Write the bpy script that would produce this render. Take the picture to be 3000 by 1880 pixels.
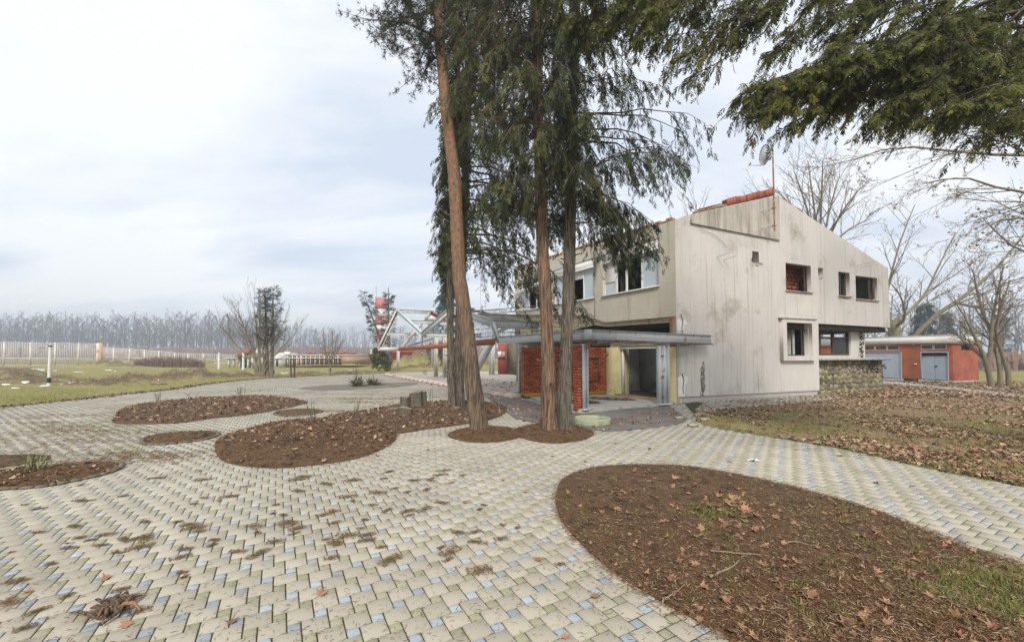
import bpy, math, random
import numpy as np
from mathutils import Vector, Matrix
from mathutils.geometry import tessellate_polygon

for o in list(bpy.data.objects): bpy.data.objects.remove(o)
SC = bpy.context.scene
COL = SC.collection
R = math.radians

# ------------------------------------------------------------------ camera
FPX, PITCH, HEIGHT, ROW = 1200.0, R(2.0), 1.7, 1000.0      # focal length in photo pixels, tilt, eye height, axis row
cam_d = bpy.data.cameras.new('camera')
cam = bpy.data.objects.new('camera', cam_d); COL.objects.link(cam)
cam_d.sensor_width = 36.0; cam_d.sensor_fit = 'HORIZONTAL'
cam_d.lens = FPX / 3000.0 * 36.0
cam_d.shift_y = (ROW - 940.0) / 3000.0
cam_d.clip_start = 0.05; cam_d.clip_end = 4000
cam.location = (0, 0, HEIGHT); cam.rotation_euler = (math.pi/2 + PITCH, 0, 0)
SC.camera = cam

# ------------------------------------------------------------------ sky and sun
SUN_EL, SUN_AZ = R(44), R(-177)        # azimuth from +Y, negative is to the left
world = bpy.data.worlds.new('World'); SC.world = world; world.use_nodes = True
def build_world():
    nt = world.node_tree; nt.nodes.clear()
    N = nt.nodes.new; L = nt.links.new
    out = N('ShaderNodeOutputWorld'); bg = N('ShaderNodeBackground'); L(bg.outputs[0], out.inputs[0])
    sky = N('ShaderNodeTexSky'); sky.sky_type = 'NISHITA'; sky.sun_disc = False
    sky.sun_elevation = SUN_EL; sky.sun_rotation = SUN_AZ
    sky.air_density = 1.0; sky.dust_density = 2.0
    tc = N('ShaderNodeTexCoord'); sep = N('ShaderNodeSeparateXYZ'); L(tc.outputs['Generated'], sep.inputs[0])
    def math_(op, a, b=None):
        n = N('ShaderNodeMath'); n.operation = op
        for i, v in enumerate((a, b)):
            if v is None: continue
            if isinstance(v, (int, float)): n.inputs[i].default_value = v
            else: L(v, n.inputs[i])
        return n.outputs[0]
    zz = math_('ADD', math_('MAXIMUM', sep.outputs[2], 0.0), 0.22)
    cx = math_('DIVIDE', sep.outputs[0], zz); cy = math_('DIVIDE', sep.outputs[1], zz)
    cmb = N('ShaderNodeCombineXYZ'); L(cx, cmb.inputs[0]); L(cy, cmb.inputs[1])
    mp = N('ShaderNodeMapping'); mp.inputs['Rotation'].default_value = (0, 0, R(32)); mp.inputs['Scale'].default_value = (0.55, 1.25, 1); L(cmb.outputs[0], mp.inputs[0])
    n1 = N('ShaderNodeTexNoise'); n1.inputs['Scale'].default_value = 1.1; n1.inputs['Detail'].default_value = 7; n1.inputs['Roughness'].default_value = 0.55; n1.inputs['Distortion'].default_value = 0.35
    L(mp.outputs[0], n1.inputs['Vector'])
    ramp = N('ShaderNodeValToRGB'); L(n1.outputs[0], ramp.inputs[0])
    e = ramp.color_ramp.elements
    e[0].position = 0.39; e[0].color = (0.315, 0.352, 0.405, 1)
    e[1].position = 0.57; e[1].color = (0.47, 0.475, 0.48, 1)
    m = e.new(0.48); m.color = (0.395, 0.415, 0.445, 1)
    sc = N('ShaderNodeVectorMath'); sc.operation = 'SCALE'; L(sky.outputs[0], sc.inputs[0]); sc.inputs['Scale'].default_value = 0.10
    mix = N('ShaderNodeMix'); mix.data_type = 'RGBA'; mix.inputs[0].default_value = 0.90
    L(sc.outputs[0], mix.inputs[6]); L(ramp.outputs[0], mix.inputs[7])
    L(mix.outputs[2], bg.inputs[0]); bg.inputs[1].default_value = 1.0
build_world()
sun_d = bpy.data.lights.new('sun', 'SUN'); sun_d.energy = 1.5; sun_d.angle = R(16); sun_d.color = (1.0, 0.95, 0.87)
sun = bpy.data.objects.new('sun', sun_d); COL.objects.link(sun)
sdir = Vector((math.sin(SUN_AZ)*math.cos(SUN_EL), math.cos(SUN_AZ)*math.cos(SUN_EL), math.sin(SUN_EL)))
sun.rotation_euler = sdir.to_track_quat('Z', 'Y').to_euler(); sun.location = (-20, 5, 30)
SC.view_settings.view_transform = 'Standard'; SC.view_settings.look = 'None'
SC.view_settings.gamma = 1.0; SC.view_settings.use_curve_mapping = False
SC.view_settings.exposure = 1.26
SC.render.engine = 'CYCLES'

# ------------------------------------------------------------------ measuring helpers: photo sight line -> world point
cp, sp = math.cos(PITCH), math.sin(PITCH)
def ray(u, v):
    x = (u-1500)/FPX; y = (ROW-v)/FPX
    return np.array([x, cp-sp*y, sp+cp*y])
EYE = np.array([0, 0, HEIGHT])
def G(u, v, z=0.0):
    d = ray(u, v); return EYE + d*((z-HEIGHT)/d[2])
def D(u, v, Y):
    d = ray(u, v); return EYE + d*(Y/d[1])
S = 3000/2413.0
def GV(x, y, z=0.0): return G(x*S, y*S, z)
C0 = np.array([5.889, 14.639, 0.0])
aR, aL = R(67.17), R(-29.54)
dR = np.array([math.sin(aR), math.cos(aR), 0]); dL = np.array([math.sin(aL), math.cos(aL), 0])
nG = np.array([dR[1], -dR[0], 0]); nF = np.array([-dL[1], dL[0], 0])
UP = np.array([0, 0, 1.0])
def gp(t, z, o=0.0): return C0 + dR*t + nG*o + UP*z
def fp(t, z, o=0.0): return C0 + dL*t + nF*o + UP*z
def on_plane(u, v, p0, d0):
    n = np.array([d0[1], -d0[0], 0]); d = ray(u, v)
    q = EYE + d*(np.dot(np.array(p0)-EYE, n)/np.dot(d, n))
    return float(np.dot(q-p0, d0)), float(q[2])

# ------------------------------------------------------------------ mesh helpers
class MB:
    """collects vertices, triangles and quads (numpy) for one mesh"""
    def __init__(s): s.v=[]; s.t=[]; s.q=[]; s.tm=[]; s.qm=[]; s.ct=[]; s.n=0
    def add(s, v, tris=None, quads=None, m=0, tint=0.0):
        v = np.asarray(v, float).reshape(-1, 3); k = len(v)
        s.v.append(v)
        s.ct.append(np.broadcast_to(np.asarray(tint, float), (k,)).copy())
        if tris is not None and len(tris):
            f = np.asarray(tris, np.int64).reshape(-1, 3)+s.n; s.t.append(f); s.tm.append(np.full(len(f), m))
        if quads is not None and len(quads):
            f = np.asarray(quads, np.int64).reshape(-1, 4)+s.n; s.q.append(f); s.qm.append(np.full(len(f), m))
        s.n += k
    def box(s, c, ax, ay, az, m=0, tint=0.0):
        """box centred at c with half vectors"""
        c, ax, ay, az = (np.asarray(a, float) for a in (c, ax, ay, az))
        v = [c+i*ax+j*ay+k*az for k in (-1, 1) for j in (-1, 1) for i in (-1, 1)]
        s.add(v, quads=[(0,2,3,1),(4,5,7,6),(0,1,5,4),(2,6,7,3),(0,4,6,2),(1,3,7,5)], m=m, tint=tint)
    def beam(s, p0, p1, w, h, up=UP, kind='box', th=0.012, m=0, tint=0.0):
        p0, p1 = np.asarray(p0, float), np.asarray(p1, float)
        d = p1-p0; L = np.linalg.norm(d); d = d/L
        sd = np.cross(d, up); 
        if np.linalg.norm(sd) < 1e-4: sd = np.cross(d, np.array([1.0, 0, 0]))
        sd = sd/np.linalg.norm(sd); u = np.cross(sd, d); c = (p0+p1)/2
        if kind == 'box': s.box(c, d*L/2, sd*w/2, u*h/2, m, tint)
        elif kind == 'I':
            s.box(c+u*(h/2-th/2), d*L/2, sd*w/2, u*th/2, m, tint)
            s.box(c-u*(h/2-th/2), d*L/2, sd*w/2, u*th/2, m, tint)
            s.box(c, d*L/2*.999, sd*th/2, u*(h/2-th), m, tint)
        elif kind == 'C':
            s.box(c+u*(h/2-th/2)+sd*0, d*L/2, sd*w/2, u*th/2, m, tint)
            s.box(c-u*(h/2-th/2), d*L/2, sd*w/2, u*th/2, m, tint)
            s.box(c-sd*(w/2-th/2), d*L/2*.999, sd*th/2, u*(h/2-th), m, tint)
    def tubes(s, P, Rr, sides=6, m=0, tint=0.0, cap=False):
        P = np.asarray(P, float); Rr = np.asarray(Rr, float)
        if P.ndim == 2: P = P[None]; Rr = Rr[None]
        n, k, _ = P.shape
        T = np.empty_like(P); T[:, 1:-1] = P[:, 2:]-P[:, :-2]; T[:, 0] = P[:, 1]-P[:, 0]; T[:, -1] = P[:, -1]-P[:, -2]
        T /= np.linalg.norm(T, axis=2, keepdims=True)+1e-9
        a = P[:, -1]-P[:, 0]; a /= np.linalg.norm(a, axis=1, keepdims=True)+1e-9
        ref = np.where(np.abs(a[:, 2:3]) > .9, np.array([[1., 0, 0]]), np.array([[0, 0, 1.]]))[:, None, :]
        n1 = np.cross(T, ref); n1 /= np.linalg.norm(n1, axis=2, keepdims=True)+1e-9
        n2 = np.cross(T, n1)
        an = np.arange(sides)*2*np.pi/sides
        V = P[:, :, None]+Rr[:, :, None, None]*(np.cos(an)[None, None, :, None]*n1[:, :, None]+np.sin(an)[None, None, :, None]*n2[:, :, None])
        i = np.arange(k-1)[:, None]; j = np.arange(sides)[None]; jn = (j+1) % sides
        q = np.stack([i*sides+j, i*sides+jn, (i+1)*sides+jn, (i+1)*sides+j], -1).reshape(-1, 4)
        Q = (np.arange(n)[:, None, None]*(k*sides)+q[None]).reshape(-1, 4)
        tt = tint if np.ndim(tint) == 0 else np.repeat(np.asarray(tint), k*sides)
        s.add(V.reshape(-1, 3), quads=Q, m=m, tint=tt)
        if cap and sides >= 3:
            for e in (0, k-1):
                for b in range(n):
                    base = V[b, e]; s.add(np.vstack([base, base.mean(0)]), tris=[(x, (x+1) % sides, sides) for x in range(sides)], m=m)
    def inst(s, tv, tt, pos, M, m=0, tint=0.0):
        """template triangles placed n times: pos (n,3), M (n,3,3)"""
        tv = np.asarray(tv, float); n = len(pos)
        V = np.einsum('nij,kj->nki', M, tv)+pos[:, None]
        T = (np.arange(n)[:, None, None]*len(tv)+np.asarray(tt)[None]).reshape(-1, 3)
        t = np.broadcast_to(np.asarray(tint, float), (n,))
        s.add(V.reshape(-1, 3), tris=T, m=m, tint=np.repeat(t, len(tv)))
    def mesh(s, name, mats, smooth=False):
        me = bpy.data.meshes.new(name)
        V = np.concatenate(s.v) if s.v else np.zeros((0, 3))
        T = np.concatenate(s.t) if s.t else np.zeros((0, 3), np.int64)
        Q = np.concatenate(s.q) if s.q else np.zeros((0, 4), np.int64)
        me.vertices.add(len(V)); me.vertices.foreach_set('co', V.ravel())
        nl = len(T)*3+len(Q)*4; me.loops.add(nl)
        me.loops.foreach_set('vertex_index', np.concatenate([T.ravel(), Q.ravel()]).astype(np.int32))
        me.polygons.add(len(T)+len(Q))
        st = np.concatenate([np.arange(len(T))*3, len(T)*3+np.arange(len(Q))*4]).astype(np.int32)
        me.polygons.foreach_set('loop_start', st)
        mi = np.concatenate(([np.concatenate(s.tm)] if s.tm else [])+([np.concatenate(s.qm)] if s.qm else [])+[np.zeros(0)]).astype(np.int32)
        me.polygons.foreach_set('material_index', mi)
        if smooth: me.polygons.foreach_set('use_smooth', np.ones(len(T)+len(Q), bool))
        a = me.attributes.new('tint', 'FLOAT', 'POINT'); a.data.foreach_set('value', np.concatenate(s.ct).astype(np.float32) if s.ct else np.zeros(0, np.float32))
        for x in (mats if isinstance(mats, (list, tuple)) else [mats]): me.materials.append(x)
        me.update(); me.validate()
        return me
    def build(s, name, mats, parent=None, smooth=False):
        return link(name, s.mesh(name, mats, smooth), parent)
def link(name, data, parent=None, loc=None):
    o = bpy.data.objects.new(name, data); COL.objects.link(o)
    if parent is not None:
        o.parent = parent
        b = parent
        m = Vector((0, 0, 0))
        while b is not None: m += b.location; b = b.parent
        o.location = -m if loc is None else Vector(loc)-m
    elif loc is not None: o.location = loc
    return o
def tag(o, label=None, cat=None, group=None, kind=None):
    if label: o['label'] = label
    if cat: o['category'] = cat
    if group: o['group'] = group
    if kind: o['kind'] = kind
    return o
def thing(name, label, cat, loc, group=None):
    o = bpy.data.objects.new(name, None); COL.objects.link(o); o.location = [float(a) for a in loc]
    o.empty_display_size = 0.3
    return tag(o, label, cat, group)
def slab_poly(mb, outer, holes, o, ux, uy, n, th, m=0):
    """flat polygon with holes in the plane o+ux*a+uy*b, front at o, extruded by th against n"""
    loops = [list(outer)]+[list(h) for h in holes]
    tri = tessellate_polygon([[Vector((a, b, 0)) for a, b in lp] for lp in loops])
    pts = np.array([p for lp in loops for p in lp], float)
    f = np.asarray(o)+pts[:, :1]*ux+pts[:, 1:]*uy; b = f-np.asarray(n)*th; k = len(pts)
    tri = np.array(tri)
    nn = np.cross(ux, uy)
    if len(tri):
        a_, b_, c_ = pts[tri[0][0]], pts[tri[0][1]], pts[tri[0][2]]
        ccw = (b_[0]-a_[0])*(c_[1]-a_[1])-(b_[1]-a_[1])*(c_[0]-a_[0]) > 0
        if ccw != (np.dot(nn, n) > 0): tri = tri[:, ::-1]
    mb.add(np.vstack([f, b]), tris=np.vstack([tri, tri[:, ::-1]+k]), m=m)
    off = 0
    for lp in loops:
        q = []
        for i in range(len(lp)):
            j = (i+1) % len(lp); q.append((off+i, off+j, off+j+k, off+i+k))
        mb.add(np.vstack([f, b]), quads=q, m=m); off += len(lp)
def rect(a0, b0, a1, b1): return [(a0, b0), (a1, b0), (a1, b1), (a0, b1)]

def vnoise(x, y, seed=0):
    x = np.asarray(x, float); y = np.asarray(y, float)
    xi = np.floor(x).astype(np.int64); yi = np.floor(y).astype(np.int64); fx = x-xi; fy = y-yi
    fx = fx*fx*(3-2*fx); fy = fy*fy*(3-2*fy)
    def h(a, b):
        n = (a*374761393+b*668265263+seed*974711) & 0x7fffffff
        n = ((n ^ (n >> 13))*1274126177) & 0x7fffffff
        return ((n ^ (n >> 16)) & 0xffff)/65535.0
    return (h(xi, yi)*(1-fx)+h(xi+1, yi)*fx)*(1-fy)+(h(xi, yi+1)*(1-fx)+h(xi+1, yi+1)*fx)*fy
def fbm(x, y, seed=0, o=4):
    s = 0; a = .5
    for i in range(o): s = s+a*vnoise(x*2**i, y*2**i, seed+i*7); a *= .5
    return s
def in_poly(px, py, poly):
    poly = np.asarray(poly)[:, :2]; c = np.zeros(np.shape(px), bool); n = len(poly)
    for i in range(n):
        x1, y1 = poly[i]; x2, y2 = poly[(i+1) % n]
        if y1 == y2: continue
        c ^= ((y1 > py) != (y2 > py)) & (px < (x2-x1)*(py-y1)/(y2-y1)+x1)
    return c
def smooth_loop(pts, per=6):
    p = np.asarray(pts)[:, :2]; n = len(p); out = []
    for i in range(n):
        a, b, c, d = p[i-1], p[i], p[(i+1) % n], p[(i+2) % n]
        for k in range(per):
            t = k/per
            out.append(.5*((2*b)+(-a+c)*t+(2*a-5*b+4*c-d)*t*t+(-a+3*b-3*c+d)*t**3))
    return np.array(out)
def rots(rng, n, tilt=0.0):
    """random rotation about z and a small tilt"""
    a = rng.uniform(0, 2*np.pi, n); b = rng.normal(0, tilt, n); c = rng.normal(0, tilt, n)
    ca, sa = np.cos(a), np.sin(a); cb, sb = np.cos(b), np.sin(b); cc, sc_ = np.cos(c), np.sin(c)
    Z = np.zeros(n); O = np.ones(n)
    Rz = np.stack([np.stack([ca, -sa, Z], -1), np.stack([sa, ca, Z], -1), np.stack([Z, Z, O], -1)], 1)
    Rx = np.stack([np.stack([O, Z, Z], -1), np.stack([Z, cb, -sb], -1), np.stack([Z, sb, cb], -1)], 1)
    Ry = np.stack([np.stack([cc, Z, sc_], -1), np.stack([Z, O, Z], -1), np.stack([-sc_, Z, cc], -1)], 1)
    return Rz @ Rx @ Ry

# ------------------------------------------------------------------ materials
def mat(name, c1, c2=None, scale=4.0, rough=0.85, bump=0.0, bscale=60.0, stretch=(1, 1, 1), vary=0.0, hue=None,
        stain=None, stain_scale=2.0, stain_pos=(.55, .75), stain_stretch=(1, 1, 1), stain2=None, stain2_scale=9.0, stain2_pos=(.6, .7), stain2_stretch=(1, 1, 1),
        metallic=0.0, detail=6, translucent=0.0, lo=.35, hi=.65, bump_stretch=None, bump_dist=.01):
    """two-colour noise, per-piece variation from attribute tint + object random, optional stains, bump"""
    m = bpy.data.materials.new(name); m.use_nodes = True; nt = m.node_tree; nt.nodes.clear()
    N = nt.nodes.new; L = nt.links.new
    out = N('ShaderNodeOutputMaterial'); b = N('ShaderNodeBsdfPrincipled')
    tc = N('ShaderNodeTexCoord')
    def noise(sc, st, det=detail, rgh=.6):
        mp = N('ShaderNodeMapping'); mp.inputs['Scale'].default_value = st; L(tc.outputs['Object'], mp.inputs[0])
        n = N('ShaderNodeTexNoise'); n.inputs['Scale'].default_value = sc; n.inputs['Detail'].default_value = det; n.inputs['Roughness'].default_value = rgh
        L(mp.outputs[0], n.inputs['Vector']); return n.outputs[0]
    def rng_(v, a, c):
        r = N('ShaderNodeMapRange'); r.inputs[1].default_value = a; r.inputs[2].default_value = c; r.clamp = True; L(v, r.inputs[0]); return r.outputs[0]
    def mixc(f, a, c):
        x = N('ShaderNodeMix'); x.data_type = 'RGBA'
        if isinstance(f, float): x.inputs[0].default_value = f
        else: L(f, x.inputs[0])
        for i, k in ((6, a), (7, c)):
            if isinstance(k, tuple): x.inputs[i].default_value = (*k, 1)
            else: L(k, x.inputs[i])
        return x.outputs[2]
    col = c1
    if c2 is not None: col = mixc(rng_(noise(scale, stretch), lo, hi), c1, c2)
    if vary or hue is not None:
        at = N('ShaderNodeAttribute'); at.attribute_name = 'tint'; oi = N('ShaderNodeObjectInfo')
        ad = N('ShaderNodeMath'); ad.operation = 'ADD'; L(at.outputs['Fac'], ad.inputs[0]); L(oi.outputs['Random'], ad.inputs[1])
        fr = N('ShaderNodeMath'); fr.operation = 'FRACT'; L(ad.outputs[0], fr.inputs[0]); f = fr.outputs[0]
        if hue is not None:
            if not isinstance(col, tuple) or True: col = mixc(rng_(f, .0, 1.0), col, hue)
        if vary:
            wn = N('ShaderNodeTexWhiteNoise'); wn.noise_dimensions = '1D'; L(f, wn.inputs['W'])
            mr = N('ShaderNodeMapRange'); mr.inputs[3].default_value = 1-vary; mr.inputs[4].default_value = 1+vary; L(wn.outputs[0], mr.inputs[0])
            vm = N('ShaderNodeVectorMath'); vm.operation = 'SCALE'
            if isinstance(col, tuple): vm.inputs[0].default_value = col
            else: L(col, vm.inputs[0])
            L(mr.outputs[0], vm.inputs['Scale']); col = vm.outputs[0]
    if stain is not None: col = mixc(rng_(noise(stain_scale, stain_stretch), *stain_pos), col, stain)
    if stain2 is not None: col = mixc(rng_(noise(stain2_scale, stain2_stretch, 8, .7), *stain2_pos), col, stain2)
    if isinstance(col, tuple): b.inputs['Base Color'].default_value = (*col, 1)
    else: L(col, b.inputs['Base Color'])
    b.inputs['Roughness'].default_value = rough; b.inputs['Metallic'].default_value = metallic
    b.inputs['Specular IOR Level'].default_value = 0.3
    if bump:
        bp = N('ShaderNodeBump'); bp.inputs['Strength'].default_value = bump; bp.inputs['Distance'].default_value = bump_dist
        L(noise(bscale, bump_stretch or stretch, 5, .65), bp.inputs['Height']); L(bp.outputs[0], b.inputs['Normal'])
    sh = b.outputs[0]
    if translucent:
        tr = N('ShaderNodeBsdfTranslucent')
        if isinstance(col, tuple): tr.inputs[0].default_value = (*col, 1)
        else: L(col, tr.inputs[0])
        ms = N('ShaderNodeMixShader'); ms.inputs[0].default_value = translucent; L(sh, ms.inputs[1]); L(tr.outputs[0], ms.inputs[2]); sh = ms.outputs[0]
    L(sh, out.inputs[0])
    return m
def brick_mat(name, c1, c2, mortar, w, h, dirv):
    """coursed brickwork for walls too far off to tell single bricks apart; runs along horizontal direction dirv"""
    m = bpy.data.materials.new(name); m.use_nodes = True; nt = m.node_tree; nt.nodes.clear(); N = nt.nodes.new; L = nt.links.new
    out = N('ShaderNodeOutputMaterial'); b = N('ShaderNodeBsdfPrincipled'); L(b.outputs[0], out.inputs[0]); b.inputs['Roughness'].default_value = .9
    tc = N('ShaderNodeTexCoord'); dt = N('ShaderNodeVectorMath'); dt.operation = 'DOT_PRODUCT'; L(tc.outputs['Object'], dt.inputs[0]); dt.inputs[1].default_value = tuple(dirv)
    sep = N('ShaderNodeSeparateXYZ'); L(tc.outputs['Object'], sep.inputs[0]); cm = N('ShaderNodeCombineXYZ'); L(dt.outputs['Value'], cm.inputs[0]); L(sep.outputs[2], cm.inputs[1])
    bt = N('ShaderNodeTexBrick'); L(cm.outputs[0], bt.inputs['Vector']); bt.inputs['Scale'].default_value = 1.0
    bt.inputs['Brick Width'].default_value = w; bt.inputs['Row Height'].default_value = h; bt.inputs['Mortar Size'].default_value = .011
    bt.inputs['Color1'].default_value = (*c1, 1); bt.inputs['Color2'].default_value = (*c2, 1); bt.inputs['Mortar'].default_value = (*mortar, 1)
    n = N('ShaderNodeTexNoise'); n.inputs['Scale'].default_value = 1.5; n.inputs['Detail'].default_value = 6; L(tc.outputs['Object'], n.inputs['Vector'])
    mr = N('ShaderNodeMapRange'); mr.inputs[1].default_value = .3; mr.inputs[2].default_value = .7; mr.inputs[3].default_value = .75; mr.inputs[4].default_value = 1.15; L(n.outputs[0], mr.inputs[0])
    vm = N('ShaderNodeVectorMath'); vm.operation = 'SCALE'; L(bt.outputs['Color'], vm.inputs[0]); L(mr.outputs[0], vm.inputs['Scale']); L(vm.outputs[0], b.inputs['Base Color'])
    return m
V2 = lambda *a: tuple(a)
M_ = {}
M_['paver'] = mat('paver_beige', (.44,.40,.32), (.335,.305,.24), .55, .9, .25, 260, vary=.09, stain=(.27,.255,.195), stain_scale=1.1, stain_pos=(.56,.80), stain2=(.20,.155,.10), stain2_scale=55, stain2_pos=(.66,.71), bump_dist=.004)
M_['paver_blue'] = mat('paver_blue', (.36,.405,.445), (.28,.32,.355), 5, .9, .25, 260, vary=.24, stain=(.27,.26,.225), stain_scale=1.6, stain_pos=(.52,.74), stain2=(.17,.13,.09), stain2_scale=55, stain2_pos=(.66,.71), bump_dist=.004)
M_['paver_green'] = mat('paver_green', (.34,.33,.225), (.27,.265,.17), 5, .9, .25, 260, vary=.13, stain=(.15,.16,.09), stain_scale=1.6, stain_pos=(.58,.80), stain2=(.17,.13,.07), stain2_scale=55, stain2_pos=(.65,.71), bump_dist=.004)
M_['joint'] = mat('mossy_joint', (.05,.062,.015), (.035,.028,.014), 2.5, 1, .5, 90, stain=(.085,.115,.02), stain_scale=6, stain_pos=(.5,.65))
M_['soil'] = mat('needle_soil', (.09,.052,.025), (.165,.10,.052), 14, 1, 1.0, 60, stain=(.04,.025,.014), stain_scale=7, stain_pos=(.52,.64), stain2=(.33,.24,.15), stain2_scale=60, stain2_pos=(.56,.68), bump_dist=.03)
M_['needle'] = mat('dry_needle', (.125,.06,.027), (.215,.12,.06), 30, .9, vary=.45)
M_['straw'] = mat('dry_straw', (.42,.33,.21), (.28,.19,.10), 30, .9, vary=.35)
M_['leaf'] = mat('dry_leaf', (.40,.225,.125), (.28,.145,.08), 40, .8, .3, 60, vary=.33, translucent=.12)
M_['leaf2'] = mat('old_leaf', (.43,.30,.205), (.27,.175,.115), 30, .85, vary=.55)
M_['moss'] = mat('joint_moss', (.10,.115,.022), (.16,.15,.04), 20, .95, vary=.4)
M_['mast'] = mat('rusty_mast', (.33,.165,.085), (.24,.12,.065), 3, .8, stain=(.42,.40,.36), stain_scale=4, stain_pos=(.58,.66))
M_['leaf3'] = mat('wet_leaf', (.25,.155,.10), (.16,.098,.065), 30, .8, vary=.65)
M_['grassblade'] = mat('grass_blade', (.16,.21,.045), (.25,.25,.09), 20, .8, vary=.35, translucent=.2)
M_['asphalt'] = mat('asphalt', (.135,.13,.125), (.18,.17,.16), 8, .95, .6, 220, stain=(.15,.105,.07), stain_scale=1.2, stain_pos=(.46,.62))
M_['concrete'] = mat('concrete', (.47,.455,.41), (.36,.345,.31), 1.6, .9, .3, 60, stain=(.23,.22,.19), stain_scale=2.5, stain_pos=(.55,.72), stain2=(.13,.12,.09), stain2_scale=7, stain2_pos=(.64,.76))
M_['terrace'] = mat('terrace_screed', (.42,.37,.31), (.50,.45,.39), .8, .95, .3, 40, stain=(.27,.235,.195), stain_scale=1.4, stain_pos=(.52,.7))
M_['kerb'] = mat('pink_kerb', (.58,.46,.39), (.50,.39,.33), 2, .9, .3, 50, vary=.08, stain=(.32,.26,.21), stain_scale=3, stain_pos=(.55,.75))
M_['gable'] = mat('grey_render', (.63,.60,.565), (.545,.52,.485), .7, .95, .8, 75, stretch=(1,1,.5), stain=(.29,.255,.215), stain_scale=1.5, stain_stretch=(6,6,.18), stain_pos=(.53,.90), stain2=(.25,.23,.165), stain2_scale=.8, stain2_pos=(.54,.82), bump_stretch=(1,1,1), bump_dist=.012)
M_['gable_dirty'] = mat('sooty_render', (.53,.495,.44), (.43,.40,.345), 1.1, .95, .8, 75, stain=(.22,.195,.16), stain_scale=1.7, stain_stretch=(2.4,2.4,.2), stain_pos=(.48,.75), bump_stretch=(1,1,1), bump_dist=.012)
M_['render_new'] = mat('cleaner_render', (.64,.605,.565), (.57,.535,.49), 1.2, .95, .8, 75, stain=(.30,.265,.23), stain_scale=1.5, stain_stretch=(2,2,.15), stain_pos=(.58,.85), bump_dist=.012)
M_['cream'] = mat('cream_render', (.62,.58,.485), (.55,.51,.42), .9, .95, .7, 75, stain=(.36,.31,.20), stain_scale=1.6, stain_stretch=(2.2,2.2,.2), stain_pos=(.55,.8), bump_stretch=(1,1,1), bump_dist=.01)
M_['oldbeam'] = mat('bare_beam', (.52,.45,.31), (.42,.36,.24), 2.2, .95, .8, 40, stain=(.16,.13,.085), stain_scale=3, stain_pos=(.55,.7))
M_['plinth'] = mat('plinth_render', (.50,.455,.43), (.44,.40,.375), 3, .95, .9, 90, stain=(.24,.24,.17), stain_scale=1.5, stain_pos=(.6,.8))
M_['brick'] = mat('orange_brick', (.45,.125,.05), (.33,.082,.036), 6, .75, .3, 90, vary=.32, stain=(.14,.045,.03), stain_scale=1.4, stain_pos=(.57,.75))
M_['mortar'] = mat('dark_mortar', (.10,.055,.04), (.16,.10,.08), 8, 1, .4, 60)
M_['redblock'] = mat('clay_block', (.36,.115,.07), (.27,.08,.052), 5, .85, .4, 70, vary=.28, stain=(.20,.15,.11), stain_scale=3, stain_pos=(.55,.75))
M_['oldbrick'] = mat('weathered_brick', (.37,.16,.095), (.29,.225,.14), 4, .9, .5, 60, vary=.3, stain=(.33,.30,.22), stain_scale=2.3, stain_pos=(.48,.62))
M_['yellow'] = mat('yellow_render', (.80,.70,.39), (.72,.62,.33), 3, .9, .9, 16, stain=(.16,.14,.08), stain_scale=2.6, stain_pos=(.63,.70), bump_dist=.03)
M_['ochre'] = mat('ochre_paint', (.52,.27,.03), (.44,.22,.03), 3, .8, .3, 50, stain=(.25,.16,.06), stain_scale=5, stain_pos=(.58,.72))
M_['orange'] = mat('orange_paint', (.72,.28,.03), (.60,.24,.04), 3, .7, stain=(.35,.2,.09), stain_scale=7, stain_pos=(.58,.7))
M_['steel'] = mat('pale_steel', (.54,.58,.60), (.60,.62,.62), 2, .55, .1, 60, stain=(.30,.135,.055), stain_scale=3.2, stain_pos=(.63,.72), stain2=(.24,.25,.15), stain2_scale=1.3, stain2_pos=(.6,.8))
M_['steel_old'] = mat('rusty_cream_steel', (.58,.56,.49), (.50,.49,.44), 2, .6, .1, 60, stain=(.27,.11,.045), stain_scale=2.6, stain_pos=(.56,.68))
M_['rust'] = mat('red_rust', (.36,.125,.065), (.26,.09,.055), 3, .8, .3, 60, stain=(.14,.06,.04), stain_scale=4, stain_pos=(.58,.7))
M_['darksteel'] = mat('dark_steel', (.10,.095,.09), (.16,.12,.09), 6, .6)
M_['joist'] = mat('joist_steel', (.34,.33,.30), (.25,.20,.16), 4, .7, stain=(.2,.09,.05), stain_scale=5, stain_pos=(.55,.7))
M_['white'] = mat('white_frame', (.80,.80,.78), (.70,.70,.67), 2, .45, stain=(.45,.42,.35), stain_scale=3, stain_pos=(.62,.8))
M_['glass'] = mat('frosted_pane', (.47,.545,.60), (.56,.62,.655), 1.2, .18)
M_['darkglass'] = mat('dark_pane', (.02,.022,.025), (.035,.035,.035), 2, .12)
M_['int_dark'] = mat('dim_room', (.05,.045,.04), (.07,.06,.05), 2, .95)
M_['int_white'] = mat('room_plaster', (.42,.42,.39), (.34,.34,.31), 1.4, .95, stain=(.2,.19,.16), stain_scale=2, stain_pos=(.55,.75))
M_['wooddark'] = mat('dark_timber', (.055,.042,.032), (.09,.07,.05), 4, .8, .4, 40, stretch=(4,4,.4))
M_['insul'] = mat('white_insulation', (.78,.78,.76), (.66,.66,.62), 6, .9, .5, 60)
M_['roof'] = mat('roof_tile_red', (.33,.115,.07), (.25,.10,.065), 4, .9, .4, 50)
M_['stone'] = mat('rubble_stone', (.31,.265,.175), (.21,.18,.12), 5, .95, .8, 40, vary=.42, stain=(.10,.10,.06), stain_scale=2.4, stain_pos=(.54,.70), stain2=(.36,.36,.22), stain2_scale=7, stain2_pos=(.6,.75), bump_dist=.02)
M_['stonemortar'] = mat('stone_mortar', (.12,.105,.07), (.20,.175,.12), 6, 1, .6, 40)
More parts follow.
